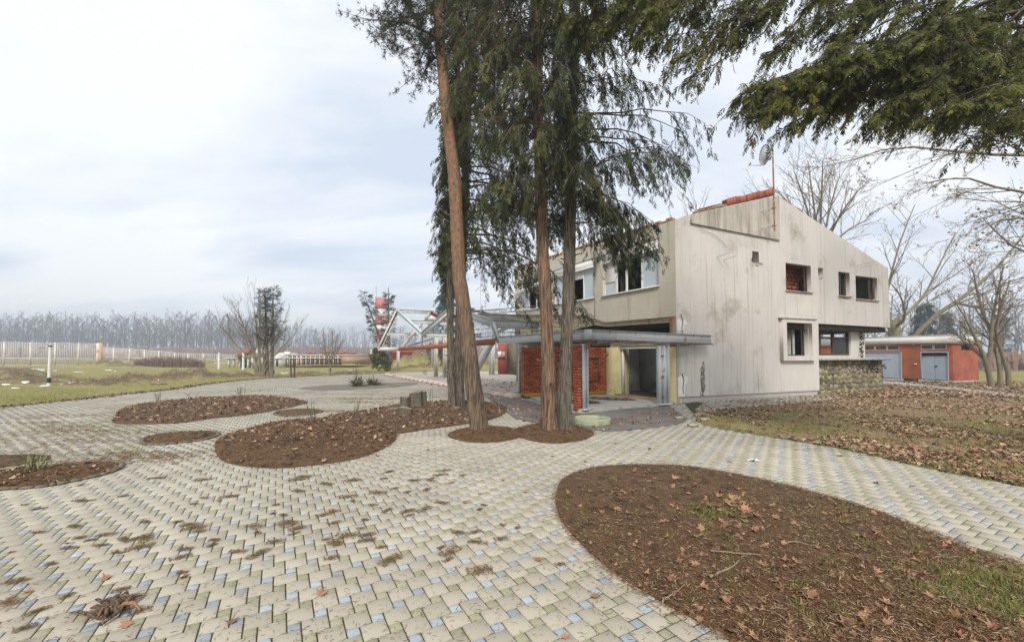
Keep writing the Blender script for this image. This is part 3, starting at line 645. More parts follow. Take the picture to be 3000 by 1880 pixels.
# ================================================================== TWO-STOREY HOUSE
house = thing('derelict_house', 'derelict two storey house with grey streaked gable wall and cream window front', 'house', C0)
def hp(mb, name, mats, parent=None, smooth=False): return mb.build(name, mats, parent or house, smooth)
def gable_house():
    GW = dict(w1=(5.99,4.42,7.63,5.58), v1=(3.98,5.42,4.36,5.86), v2=(8.13,5.13,8.47,5.55), n=(9.58,4.40,10.42,5.50), w4=(10.87,4.33,12.60,5.42), w5=(5.75,1.70,7.34,3.08))
    mb = MB()
    outer = [(0,.23),(8.02,.21),(8.06,3.10),(13.60,3.08),(13.56,5.97),(5.54,8.36),(.74,6.90),(.35,6.76),(0,6.60)]
    vent = [(3.93,5.50),(3.99,5.42),(4.33,5.36),(4.45,5.40),(4.38,5.47),(4.37,5.87),(4.00,5.87),(4.0,5.66)]
    slab_poly(mb, outer, [rect(*GW[k]) for k in ('w1', 'v2', 'n', 'w4', 'w5')]+[vent], C0, dR, UP, nG, .30)
    wall = hp(mb, 'gable_wall', M_['gable'])
    # proud, sootier triangle under the left verge
    mb = MB(); slab_poly(mb, [(.72,6.56),(5.59,6.46),(5.59,8.33),(.75,6.89)], [], gp(0,0,.075), dR, UP, nG, .08); hp(mb, 'gable_panel', M_['gable_dirty'], wall)
    # cleaner patch of render below the lower window and between storeys
    mb = MB(); slab_poly(mb, [(5.53,.24),(7.98,.24),(7.98,3.0),(7.64,3.2),(7.64,1.46),(5.53,1.46)], [], gp(0,0,.006), dR, UP, nG, .012); hp(mb, 'render_patch', M_['render_new'], wall)
    mb = MB(); slab_poly(mb, [(5.95,3.45),(7.9,3.42),(7.9,4.3),(5.95,4.36)], [], gp(0,0,.004), dR, UP, nG, .01); hp(mb, 'render_patch', M_['render_new'], wall)
    mb = MB(); slab_poly(mb, rect(.03,-.05,7.96,.235), [], gp(0,0,-.05), dR, UP, nG, .25); hp(mb, 'plinth', M_['plinth'])
    # surround of the lower window
    mb = MB(); slab_poly(mb, rect(5.50,1.50,7.60,3.22), [rect(5.74,1.70,7.36,3.07)], gp(0,0,.16), dR, UP, nG, .158); s_ = hp(mb, 'window_surround', M_['render_new'])
    mb = MB(); mb.box(gp(6.55,3.245,.10), dR*1.12, nG*.10, UP*.02); hp(mb, 'drip_ledge', M_['gable_dirty'], s_)
    # windows with their pieces
    def wframe(name, k, parts, sill=True, m='wooddark', depth=.16, wdt=.05):
        a0, b0, a1, b1 = GW[k]
        w = tag(MB_box_frame(a0, b0, a1, b1, wdt, depth, m), None)
        for (x0, y0, x1, y1, mm, off) in parts:
            q = MB(); slab_poly(q, rect(x0, y0, x1, y1), [], gp(0, 0, -off), dR, UP, nG, .03); q.build('pane' if mm in ('darkglass', 'glass') else 'mullion', M_[mm], w)
        if sill:
            q = MB(); q.box(gp((a0+a1)/2, b0-.018, .03), dR*((a1-a0)/2+.05), nG*.05, UP*.016); q.build('sill', M_['gable_dirty'], w)
        return w
    def MB_box_frame(a0, b0, a1, b1, wdt, depth, m):
        q = MB(); slab_poly(q, rect(a0+.004, b0+.004, a1-.004, b1-.004), [rect(a0+wdt, b0+wdt, a1-wdt, b1-wdt)], gp(0, 0, -depth), dR, UP, nG, .06)
        return q.build('window', M_[m], house)
    w1 = wframe('window', 'w1', [], m='wooddark')
    # bricked-up opening
    q = MB(); slab_poly(q, rect(5.7,4.1,8.4,5.85), [], gp(0,0,-.72), dR, UP, nG, .05); back = q.build('infill_wall', M_['mortar'], house)
    rr = random.Random(3)
    for r in range(8):
        x = 5.75-(.16 if r % 2 else 0)
        while x < 8.35:
            x0, x1 = max(x, 5.75)+.008, min(x+.33, 8.35)-.008
            if x1-x0 > .05:
                q = MB(); j = rr.uniform(0, .02); q.box(gp((x0+x1)/2, 4.25+r*.19+.094, -.70+j), dR*(x1-x0)/2, nG*.02, UP*.086); q.build('clay_block', M_['redblock'], back)
            x += .34
    wframe('window', 'w5', [(6.52,1.76,6.58,3.02,'wooddark',.17)], m='wooddark')
    wframe('window', 'n', [(9.93,4.44,10.02,5.46,'wooddark',.15)], m='wooddark', wdt=.09)
    wframe('window', 'w4', [(12.12,4.37,12.22,5.38,'wooddark',.12), (12.3,4.40,12.42,4.95,'wooddark',.02)], m='wooddark')
    for (a, b) in ((4.2, 5.35), (8.3, 5.10), (9.9, 4.33), (10.2, 4.34), (4.42, 5.40)):
        q = MB(); rr2 = np.random.default_rng(int(a*100)); q.inst([(0,0,0),(.05,0,.02),(.02,.0,-.05),(-.04,0,-.02)], [(0,1,2),(0,2,3)], np.array([gp(a+rr2.normal(0,.1), b+rr2.normal(0,.02), .01) for _ in range(8)]), rots(rr2, 8, .6)*1.1); q.build('broken_render', M_['gable_dirty'], wall)
    # damage: torn insulation, vertical gash
    q = MB(); g = [(1.10,.24),(1.14,.55),(1.12,.9),(1.17,1.3),(1.21,1.33),(1.25,1.5),(1.31,1.48),(1.28,1.15),(1.34,.92),(1.29,.7),(1.31,.45),(1.2,.24)]
    slab_poly(q, g, [], gp(0,0,.004), dR, UP, nG, .008); hp(q, 'wall_gash', M_['stonemortar'], wall)
    rr2 = np.random.default_rng(5); q = MB()
    for _ in range(34):
        t = rr2.uniform(1.12,1.32); z = rr2.uniform(.25,1.35); q.box(gp(t, z, .012), dR*rr2.uniform(.008,.03)+UP*rr2.normal(0,.02), nG*.012, UP*rr2.uniform(.02,.10))
    hp(q, 'exposed_lath', M_['concrete'], wall)
    for g in ([(.03,.24),(.33,.24),(.36,.6),(.50,.86),(.42,.98),(.28,.90),(.14,1.0),(.03,.93)], [(.02,2.62),(.28,2.60),(.38,2.78),(.52,2.86),(.42,3.02),(.26,2.92),(.14,3.04),(.02,2.95)]):
        q = MB(); slab_poly(q, g, [], gp(0,0,.012), dR, UP, nG, .02); o = hp(q, 'torn_insulation', M_['insul'], wall)
        q = MB(); c = np.mean(g, 0); 
        q.tubes([gp(c[0]-.05, c[1]+.35, .02), gp(c[0]+.03, c[1]+.1, .03), gp(c[0]-.02, c[1]-.15, .025), gp(c[0]+.0, c[1]-.38, .02)], [.012]*4, 4); q.build('crack', M_['darksteel'], wall)
    # brackets and wires on the wall
    for t, z in ((2.05, 5.45), (2.42, 5.38), (11.0, 5.88), (11.25, 5.82)):
        q = MB(); p = gp(t, z, 0); q.tubes([p, p+nG*.45+dR*.12+UP*.06], [.014, .012], 6); hp(q, 'bracket_rod', M_['galv'])
    q = MB(); q.tubes([gp(1.0,6.5,.08), gp(1.3,6.38,.06), gp(1.9,6.25,.05), gp(2.3,6.05,.05), gp(2.55,5.85,.05)], [.008]*5, 4); hp(q, 'loose_wire', M_['darksteel'])
    # small wall fixings
    # ---- side bay below the overhang: window wall, pier, rubble stone wall
    bo = -.55
    mb = MB(); slab_poly(mb, [(8.06,1.50),(12.57,1.50),(12.57,3.07),(8.06,3.07)], [rect(8.95,1.72,11.42,3.02)], gp(0,0,bo), dR, UP, nG, .25); hp(mb, 'bay_wall', M_['render_new'])
    mb = MB(); slab_poly(mb, rect(8.955,1.725,11.415,3.015), [rect(9.28,1.80,10.14,2.50), rect(9.28,2.58,10.14,2.95), rect(10.30,1.80,11.32,2.50), rect(10.30,2.58,11.32,2.95)], gp(0,0,bo-.08), dR, UP, nG, .08); bw = hp(mb, 'window', M_['wooddark'])
    q = MB(); slab_poly(q, rect(10.29,1.79,11.33,2.51), [], gp(0,0,bo-.11), dR, UP, nG, .01); q.build('pane', M_['darkglass'], bw)
    mb = MB(); mb.box(gp(10.78,1.545,-.27), dR*2.70, nG*.30, UP*.05); hp(mb, 'bay_sill', M_['concrete'])
    stone_wall()
    # floors, partitions, roof
    LEN = 11.5
    def quadslab(name, pts, th, material):
        q = MB(); pts = [np.asarray(p) for p in pts]; low = [p-UP*th for p in pts]; q.add(pts+low, quads=[(0,1,2,3),(7,6,5,4),(0,4,5,1),(1,5,6,2),(2,6,7,3),(3,7,4,0)]); return hp(q, name, M_[material])
    inn = lambda t, l, z: C0+dR*t+dL*l+UP*z
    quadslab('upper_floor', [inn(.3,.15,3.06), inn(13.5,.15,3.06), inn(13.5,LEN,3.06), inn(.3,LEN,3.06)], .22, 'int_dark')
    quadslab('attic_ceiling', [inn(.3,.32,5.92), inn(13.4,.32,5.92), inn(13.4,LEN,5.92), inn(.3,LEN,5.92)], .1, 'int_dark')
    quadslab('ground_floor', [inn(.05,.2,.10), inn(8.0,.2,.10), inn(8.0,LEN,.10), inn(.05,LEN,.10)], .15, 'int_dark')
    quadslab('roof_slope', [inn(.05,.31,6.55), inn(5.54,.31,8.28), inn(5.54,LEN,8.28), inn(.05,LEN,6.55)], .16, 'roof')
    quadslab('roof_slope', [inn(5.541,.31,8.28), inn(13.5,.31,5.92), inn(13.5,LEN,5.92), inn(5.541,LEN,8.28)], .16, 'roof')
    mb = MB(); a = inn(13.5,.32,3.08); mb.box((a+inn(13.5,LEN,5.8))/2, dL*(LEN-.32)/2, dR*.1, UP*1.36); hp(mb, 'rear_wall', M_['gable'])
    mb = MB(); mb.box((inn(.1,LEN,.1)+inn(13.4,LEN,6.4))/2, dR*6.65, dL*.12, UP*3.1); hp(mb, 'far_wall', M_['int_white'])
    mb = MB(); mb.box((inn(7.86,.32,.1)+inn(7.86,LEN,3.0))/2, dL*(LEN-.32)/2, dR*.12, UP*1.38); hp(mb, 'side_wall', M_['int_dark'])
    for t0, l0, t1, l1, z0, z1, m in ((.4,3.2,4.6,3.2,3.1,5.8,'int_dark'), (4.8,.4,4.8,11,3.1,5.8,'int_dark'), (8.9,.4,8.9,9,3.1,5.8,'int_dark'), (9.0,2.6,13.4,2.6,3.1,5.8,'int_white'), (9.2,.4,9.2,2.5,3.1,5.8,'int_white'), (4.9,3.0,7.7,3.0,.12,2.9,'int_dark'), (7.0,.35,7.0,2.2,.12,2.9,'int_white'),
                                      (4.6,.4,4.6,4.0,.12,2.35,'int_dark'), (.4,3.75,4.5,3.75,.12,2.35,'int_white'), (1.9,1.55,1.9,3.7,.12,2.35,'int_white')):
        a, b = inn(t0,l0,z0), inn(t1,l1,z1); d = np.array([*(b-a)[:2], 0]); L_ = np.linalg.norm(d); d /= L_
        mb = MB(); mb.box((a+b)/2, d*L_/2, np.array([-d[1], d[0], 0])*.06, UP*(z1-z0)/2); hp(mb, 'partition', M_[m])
    # bricks and hollow blocks lying along the verges where the roofing was stripped
    rr = random.Random(8)
    def top_z(t): return 6.60+(t*1.76/5.54 if t < 5.54 else 1.76-(t-5.54)*2.39/8.02)
    verge = hp(_stub(), 'stripped_verge', M_['oldbrick'])
    x = 2.65
    for i in range(15):        # row of red hollow blocks
        h = .30+.02*math.sin(i); q = MB(); sl = .318
        c = gp(x+.1, top_z(x+.1)+h/2+.02+rr.uniform(0, .02), -.14+rr.uniform(-.02, .02)); ax = (dR+UP*sl)/np.linalg.norm(dR+UP*sl)
        tw = rr.uniform(-.06, .06); q.box(c, ax*.088+UP*tw*.1, nG*.12, UP*h/2)
        for k in range(2):
            for r_ in range(3): q.box(c-ax*.089+nG*(k*.11-.055)+UP*(r_-1)*.09, ax*.004, nG*.04, UP*.032, m=1)
        q.build('clay_block', [M_['redblock'], M_['black']], verge); x += .188
    for lay in range(3):
        for i in range(16-lay*4):
            t = .95+i*.13+lay*.22+rr.uniform(-.02, .02); 
            if t > 2.7: continue
            q = MB(); q.box(gp(t, top_z(t)+.035+lay*.075, -.12+rr.uniform(-.02, .02)), dR*.06+UP*.018, nG*.11, UP*.033, tint=rr.random()); q.build('brick', M_['oldbrick'], verge)
    for i in range(20):
        t = 5.7+i*.19; q = MB(); q.box(gp(t, top_z(t)+.02+rr.uniform(0, .05)*(i < 9), -.14), dR*.085-UP*.026, nG*.10, UP*.03); q.build('brick', M_['redblock'], verge)
    # front parapet bricks
    for lay in range(2):
        for i in range(44):
            t = .2+i*.255+lay*.12+rr.uniform(-.02, .02)
            if rr.random() < .12+lay*.25 or t > 11.3: continue
            q = MB(); q.box(fp(t, 6.62+t*.028+.035+lay*.075, -.14+rr.uniform(-.02, .02)), dL*.115, nF*.11, UP*.034, tint=rr.random()); q.build('brick', M_['oldbrick'], verge)
def _stub():
    # mortar bed on which the loose bricks lie
    q = MB(); q.box(fp(5.8, 6.74, -.14), dL*5.7+UP*.16, nF*.13, UP*.035); return q
def stone_wall():
    x0, x1, z0, z1, off = 8.10, 13.46, -.02, 1.50, -.30
    mb = MB(); slab_poly(mb, rect(x0, z0, x1, z1-.01), [], gp(0,0,off), dR, UP, nG, .22); sw = hp(mb, 'stone_wall', M_['stonemortar'])
    rng = np.random.default_rng(12); cols, rows = 26, 7; pts = []
    for r in range(-1, rows+1):
        for c in range(-1, cols+1): pts.append((x0+(c+.5+(r % 2)*.5)*(x1-x0)/cols+rng.normal(0,.045), z0+(r+.5)*(z1-z0)/rows+rng.normal(0,.045)))
    pts = np.array(pts)
    def clip(poly, p, q):
        m = (p+q)/2; n = q-p; out = []
        for i in range(len(poly)):
            a, b = poly[i], poly[(i+1) % len(poly)]; da, db = np.dot(a-m, n), np.dot(b-m, n)
            if da <= 0: out.append(a)
            if (da < 0) != (db < 0) and da != db: out.append(a+(b-a)*da/(da-db))
        return out
    for i, p in enumerate(pts):
        poly = [p+np.array(d) for d in ((-.4,-.4),(.4,-.4),(.4,.4),(-.4,.4))]
        for k in np.argsort(np.hypot(*(pts-p).T))[1:14]:
            poly = clip(poly, p, pts[k])
            if len(poly) < 3: break
        if len(poly) < 3: continue
        poly = np.array(poly); poly[:, 0] = np.clip(poly[:, 0], x0, x1); poly[:, 1] = np.clip(poly[:, 1], z0, z1)
        if poly[:, 0].max()-poly[:, 0].min() < .07 or poly[:, 1].max()-poly[:, 1].min() < .06: continue
        c = poly.mean(0); o1 = c+(poly-c)*.93; o2 = c+(poly-c)*.74; h1 = rng.uniform(.012,.022); h2 = h1+rng.uniform(.012,.03); n = len(poly)
        f = lambda q, h: [gp(a, b, off+h+rng.normal(0,.003)) for a, b in q]
        V = f(o1, 0)+f(c+(poly-c)*.90, h1)+f(o2, h2)+[gp(c[0], c[1], off+h2+.006)]
        Q = [(a, (a+1) % n, n+(a+1) % n, n+a) for a in range(n)]+[(n+a, n+(a+1) % n, 2*n+(a+1) % n, 2*n+a) for a in range(n)]
        q = MB(); q.add(V, quads=Q, tris=[(2*n+a, 2*n+(a+1) % n, 3*n) for a in range(n)]); q.build('stone', M_['stone'], sw)
    # ivy remains on the pier and over the wall
    rng = np.random.default_rng(2); n = 260
    t = rng.normal(12.3, .25, n); z = rng.uniform(1.0, 3.0, n); z = np.where(rng.random(n) < .55, rng.uniform(.9, 1.55, n), z); t = np.where(z < 1.56, rng.normal(12.6, .5, n), rng.normal(12.25, .09, n))
    o_ = np.where(z < 1.5, -.255, -.53)
    q = MB(); q.inst([(-.05,0,0),(0,.01,-.05),(.05,0,0),(0,0,.05)], [(0,1,2),(0,2,3)], np.array([gp(a, b, c) for a, b, c in zip(t, z, o_)]), rots(rng, n, .7)*rng.uniform(.5,1.2,(n,1,1))); tag(q.build('dead_ivy', M_['wooddark'], house), kind='stuff')

def front_house():
    Z0, Z1 = 4.32, 6.14
    wins = [(.77, 3.83), (4.42, 7.55), (8.67, 10.92)]
    mb = MB(); slab_poly(mb, [(0,3.12),(3.72,3.16),(4.34,3.36),(5.05,3.58),(11.55,4.22),(11.55,6.88),(0,6.60)], [rect(a, Z0, b, Z1) for a, b in wins], fp(0,0,0), dL, UP, nF, .28)
    hp(mb, 'front_wall', M_['cream'])
    mb = MB(); slab_poly(mb, [(.02,2.92),(3.8,2.98),(4.5,3.1),(11.5,2.6),(11.5,4.3),(5.1,3.66),(4.4,3.44),(3.75,3.21),(.02,3.17)], [], fp(0,0,-.10), dL, UP, nF, .25); hp(mb, 'edge_beam', M_['oldbeam'])
    q = MB(); q.box(fp(4.36, 3.95, .004), dL*.012, nF*.008, UP*.58); hp(q, 'expansion_joint', M_['darksteel'])
    def window(a, b, spec, boxz=5.72, closed=True):
        cuts = [s_[0] for s_ in spec]+[spec[-1][1]]
        holes = [rect(s0+.035, Z0+.06, s1-.035, boxz-.05) for s0, s1, _ in spec]
        q = MB(); slab_poly(q, rect(a+.004, Z0+.004, b-.004, boxz), holes, fp(0,0,-.10), dL, UP, nF, .07); w = q.build('window', M_['white'], house)
        for s0, s1, k in spec:
            if k == 'f': q = MB(); slab_poly(q, rect(s0+.03, Z0+.05, s1-.03, boxz-.04), [], fp(0,0,-.13), dL, UP, nF, .01); q.build('pane', M_['glass'], w)
            elif k == 's':
                q = MB(); slab_poly(q, rect(s0+.03, Z0+.05, s1-.03, Z0+.55), [], fp(0,0,-.13), dL, UP, nF, .01); q.build('pane', M_['glass'], w)
                for i in range(18): q = MB(); q.box(fp((s0+s1)/2, Z0+.58+i*.043, -.115), dL*((s1-s0)/2-.03), nF*.008, UP*.019); q.build('shutter_slat', M_['white'], w)
            elif k == 'h':
                for i in range(7): q = MB(); q.box(fp((s0+s1)/2, boxz-.08-i*.043, -.115), dL*((s1-s0)/2-.03), nF*.008, UP*.019); q.build('shutter_slat', M_['white'], w)
            elif k == 'd' : pass
        if closed: q = MB(); q.box(fp((a+b)/2, (boxz+Z1)/2+.005, -.13), dL*((b-a)/2-.006), nF*.10, UP*((Z1-boxz)/2-.006)); q.build('shutter_box', M_['white'], w); q = MB(); q.box(fp((a+b)/2, boxz+.03, -.03), dL*((b-a)/2-.01), nF*.05, UP*.03); q.build('head_rail', M_['white'], w)
        q = MB(); q.box(fp((a+b)/2, Z0-.012, .02), dL*((b-a)/2+.06), nF*.06, UP*.014); q.build('sill', M_['white'], w)
        return w
    window(*wins[0], [(.78,1.68,'f'),(1.68,2.52,'d'),(2.52,3.10,'d'),(3.10,3.82,'s')])
    window(*wins[1], [(4.43,5.25,'f'),(5.25,6.05,'h'),(6.05,6.72,'d'),(6.72,7.54,'f')])
    w = window(*wins[2], [(8.68,9.35,'d'),(9.35,10.15,'d'),(10.15,10.91,'f')], 5.45, False)
    q = MB(); slab_poly(q, rect(8.675,5.50,10.915,6.13), [rect(8.75,5.58,9.75,6.06), rect(9.85,5.58,10.84,6.06)], fp(0,0,-.10), dL, UP, nF, .06); q.build('transom_frame', M_['white'], w)
    for a, b in ((8.74,9.76),(9.84,10.85)): q = MB(); slab_poly(q, rect(a,5.57,b,6.07), [], fp(0,0,-.13), dL, UP, nF, .01); q.build('pane', M_['darkglass'], w)
    q = MB(); q.beam(fp(8.5,5.62,.12), fp(11.0,5.36,.16), .16, .20); q.build('shutter_box', M_['white'], w)
    # ---- entrance in the front wall: pillars, lintel, threshold, door opening
    def prism(name, pts, z0, z1, m, parent=None):
        q = MB(); n = len(pts); V = [(p[0], p[1], z0) for p in pts]+[(p[0], p[1], z1) for p in pts]
        q.add(V, quads=[(a, (a+1) % n, n+(a+1) % n, n+a) for a in range(n)])
        for z, s_ in ((0, -1), (n, 1)): q.add(V[z:z+n], tris=[(0, k, k+1) if s_ > 0 else (0, k+1, k) for k in range(1, n-1)])
        return q.build(name, M_[m], parent or house)
    B = fp(2.86,0,.02)[:2]
    prism('yellow_pillar', [B, fp(3.32,0,-.05)[:2], fp(3.4,0,-.5)[:2], fp(2.75,0,-.45)[:2]][::1], -.02, 2.04, 'yellow')
    A_ = np.array([4.00, 17.42])
    prism('yellow_pillar', [A_, B+np.array([-.02,-.01]), fp(3.0,0,-.4)[:2], fp(3.6,0,-.3)[:2]], -.02, 2.05, 'yellow')
    prism('yellow_pillar', [fp(.02,0,.02)[:2], fp(.02,0,-.28)[:2], fp(.48,0,-.28)[:2], fp(.48,0,.02)[:2]], -.02, 2.02, 'yellow')
    prism('corner_pier', [fp(.021,0,.0)[:2], fp(.021,0,-.27)[:2], fp(.30,0,-.27)[:2], fp(.30,0,.0)[:2]], 2.02, 3.1, 'oldbrick')
    prism('edge_strip', [fp(-.012,0,.012)[:2], fp(-.012,0,-.1)[:2], fp(.02,0,-.1)[:2], fp(.02,0,.012)[:2]], 0, 2.4, 'concrete')
    q = MB(); q.box(fp(1.7,2.12,-.1), dL*1.68, nF*.10, UP*.10); hp(q, 'lintel', M_['oldbeam'])
    q = MB(); q.box(fp(1.7,2.0,-.02), dL*1.22, nF*.03, UP*.022); hp(q, 'door_head', M_['white'])
    for t in (.53, 2.74): q = MB(); q.box(fp(t,1.05,-.10), dL*.04, nF*.05, UP*.95); hp(q, 'door_jamb', M_['white'])
    q = MB(); q.box(fp(1.7,.062,.03), dL*1.25, nF*.14, UP*.060); st = hp(q, 'threshold', M_['concrete'])
    q = MB(); q.box(fp(1.7,.085,.176), dL*1.25, nF*.006, UP*.040); q.build('threshold_edge', M_['orange'], st)
    q = MB(); q.box(fp(1.75,2.4,-.25), dL*1.5, nF*.02, UP*.02); 
    # inner ceiling above the entrance (dark void)
    # far brick pier and door left of the projecting brick wall
gable_house(); front_house()

# ================================================================== PROJECTING BRICK WALL BY THE ENTRANCE
def brick_courses(parent, o, d, n, L, z0, rows, bl=.245, bh=.087, joint=.011, depth=.05, seed=0, limit=300, proud=.012, pattern=True):
    """running bond of single bricks in the plane o + d*t + z; a few headers stand proud"""
    rng = random.Random(seed); cells = []
    for r in range(rows):
        x = -(bl/2 if r % 2 else 0)
        while x < L-.01:
            a, b = max(x, 0), min(x+bl, L)
            if b-a > .04: cells.append((a+joint/2, b-joint/2, z0+r*bh+joint/2, z0+(r+1)*bh-joint/2, r))
            x += bl
    rng.shuffle(cells); rest = MB(); cache = {}
    for i, (a, b, c, e, r) in enumerate(cells):
        pr = .028 if (pattern and rng.random() < .10) else rng.uniform(0, .006)
        ctr = o+d*(a+b)/2+UP*(c+e)/2+n*(-depth/2+proud+pr)
        if i < limit:
            key = round(b-a, 3)
            if key not in cache:
                q = MB(); q.box((0,0,0), d*(b-a)/2, n*depth/2, UP*(e-c)/2); cache[key] = q.mesh('brick', M_['brick'])
            link('brick', cache[key], parent, ctr)
        else: rest.box(ctr, d*(b-a)/2, n*depth/2, UP*(e-c)/2, tint=rng.random())
    if rest.n: tag(rest.build('more_bricks', M_['brick'], parent), kind='stuff')
BW0 = np.array([.50, 16.35, 0]); BW1 = np.array([4.06, 17.50, 0]); bd = (BW1-BW0); BL = np.linalg.norm(bd); bd = bd/BL; bn = np.array([bd[1], -bd[0], 0])
bwall = thing('brick_wall', 'orange brick wall with ochre base stripe jutting out beside the entrance', 'wall', BW0)
q = MB(); q.box(BW0+bd*BL/2-bn*.17+UP*1.04, bd*BL/2, bn*.17, UP*.995); q.build('wall_core', M_['mortar'], bwall)
brick_courses(bwall, BW0, bd, bn, BL, .22, 21, seed=1, limit=230)
brick_courses(bwall, BW0-bn*.34, bn, -bd, .34, .06, 23, seed=2, limit=60, pattern=False)
q = MB(); q.box(BW0+bd*BL/2+bn*.008+UP*.14, bd*BL/2*.999, bn*.010, UP*.075); q.build('ochre_stripe', M_['ochre'], bwall)
fr = thing('wall_frame', 'empty dark rectangular frame fixed to the orange brick wall', 'frame', BW0+bd*2.2+UP*.5)
for a, b, c, e in ((1.75,.62,3.35,.66),(1.75,1.60,3.35,1.64),(1.75,.66,1.79,1.60),(3.31,.66,3.35,1.60)):
    q = MB(); q.box(BW0+bd*(a+b*0+c)/2+UP*(b+e)/2+bn*.05, bd*(c-a)/2, bn*.018, UP*(e-b)/2); q.build('frame_bar', M_['darksteel'], fr)
# litter pits in the slab
def patch(name, pts, z, m, label=None): 
    o, lp = flat(name, pts, z, m, .02, smooth=3); return o
patch('leaf_pit', [np.array([2.25,13.9]), np.array([3.1,14.25]), np.array([2.6,15.2]), np.array([1.75,14.9])], .081, M_['soil'])
patch('leaf_pit', [np.array([3.4,15.2]), np.array([4.4,15.0]), np.array([4.5,15.5]), np.array([3.3,16.0]), np.array([2.9,15.8])], .081, M_['soil'])

# ================================================================== STEEL CANOPY FRAME
canopy = thing('steel_canopy_frame', 'stripped canopy frame of pale blue and rusty steel beams by the entrance', 'canopy', (2.1, 12.5, 0))
def beam(name, p0, p1, w, h, m='steel', kind='I', th=.014, up=UP):
    q = MB(); q.beam(p0, p1, w, h, up, kind, th); return q.build(name, M_[m], canopy)
NC = D(1728, 979, 12.40)                    # near corner, beam axis
RE = D(2083, 993.5, 14.85); LE = D(1462, 996, 16.8)
b1 = beam('fascia_beam', NC+np.array([.0,.0,0]), RE, .14, .29); 
beam('fascia_beam', NC+(LE-NC)*.001, LE, .14, .29)
q = MB(); q.box(NC+np.array([-.06,-.04,0]), dL*.08, np.array([.07,.03,0]), UP*.146); q.build('corner_plate', M_['steel'], canopy)
rr = random.Random(5)
for s_, (a, b) in ((0, (NC, RE)), (1, (NC, LE))):
    d = (b-a)/np.linalg.norm(b-a); sd = np.cross(d, UP) if s_ == 0 else -np.cross(d, UP)
    if np.dot(sd, -a) < 0: sd = -sd
    for t in (.12, .3, .46, .62, .78, .93):
        p = a+(b-a)*(t+rr.uniform(-.04, .04)); q = MB(); q.tubes([p+sd*.08+UP*.16, p+sd*.08+UP*rr.uniform(-.0, .05)], [.008, .007], 5); q.build('hanger_bolt', M_['darksteel'], canopy)
# lower angle rail under the right beam and purlins
beam('edge_rail', NC+np.array([.3,.25,-.23]), RE+np.array([.1,.05,-.18]), .05, .05, 'joist', 'box')
def column(name, p, w, d_, z0, z1, m='steel', dirx=dR, kind='I'):
    q = MB(); q.beam(np.array([p[0], p[1], z0]), np.array([p[0], p[1], z1]), w, d_, dirx, kind, .016); 
    q.box(np.array([p[0], p[1], z0+.01]), dR*(w/2+.03), dL*(d_/2+.03), UP*.012); return q.build(name, M_[m], canopy)
column('steel_column', (2.22, 12.55), .17, .17, .06, 2.06, 'steel')
pier = thing('brick_pier', 'slim orange brick pier against a steel column of the canopy', 'pier', (2.02, 12.62, 0))
pc = np.array([2.03, 12.62, 0]); 
q = MB(); q.box(pc+UP*1.03, dR*.075, dL*.115, UP*1.0); q.build('pier_core', M_['mortar'], pier)
brick_courses(pier, pc-dR*.075+nG*.115, dR, nG, .15, .04, 23, seed=4, pattern=False, proud=.008, depth=.03)
brick_courses(pier, pc-dR*.085+dL*.115, -dL, -dR, .23, .04, 23, seed=6, pattern=False, proud=.008, depth=.03)
for k, (px, py) in enumerate(((5.02, 13.86), (5.22, 13.98))): column('steel_column', (px, py), .19, .2, .06, 2.04, 'steel')
for z in (.32, 1.0, 1.7): q = MB(); q.box(np.array([5.06, 13.80, z]), dR*.10, nG*.012, UP*.018); q.build('tie_plate', M_['rust'], canopy)
column('steel_column', (.34, 17.3), .14, .14, .1, 2.15, 'steel_old')
column('steel_column', (.62, 18.1), .12, .12, .1, 2.15, 'steel_old')
q = MB(); q.tubes([NC+np.array([-.02,.05,-.17]), NC+np.array([-.03,.06,-.42])], [.055, .05], 8); q.build('pipe_stub', M_['rust'], canopy)
def joist(p0, p1, h=.22, n=14, m='joist', nm='lattice_joist'):
    """open-web joist: two chords and a zigzag rod"""
    p0, p1 = np.asarray(p0, float), np.asarray(p1, float); q = MB(); q.beam(p0+UP*h/2, p1+UP*h/2, .04, .03); q.beam(p0-UP*h/2, p1-UP*h/2, .04, .03)
    P = [p0+(p1-p0)*i/n+UP*(h/2 if i % 2 else -h/2) for i in range(n+1)]
    for a, b in zip(P[:-1], P[1:]): q.tubes([a, b], [.010, .010], 4)
    return q.build(nm, M_[m], canopy)
for s_ in (.18, .38, .6, .8):       # joists between near beam and the house
    a = NC+(RE-NC)*s_+UP*-.16; b = a+dL*2.4
    joist(a, b, .16, 14)
for s_ in (.22, .45, .68, .9):
    a = NC+(LE-NC)*s_+UP*.02; joist(a, a+dR*3.0+dL*.3, .18, 16)
joist(NC+np.array([.4,.8,-.12]), NC+np.array([4.4,2.6,-.16]), .12, 26)
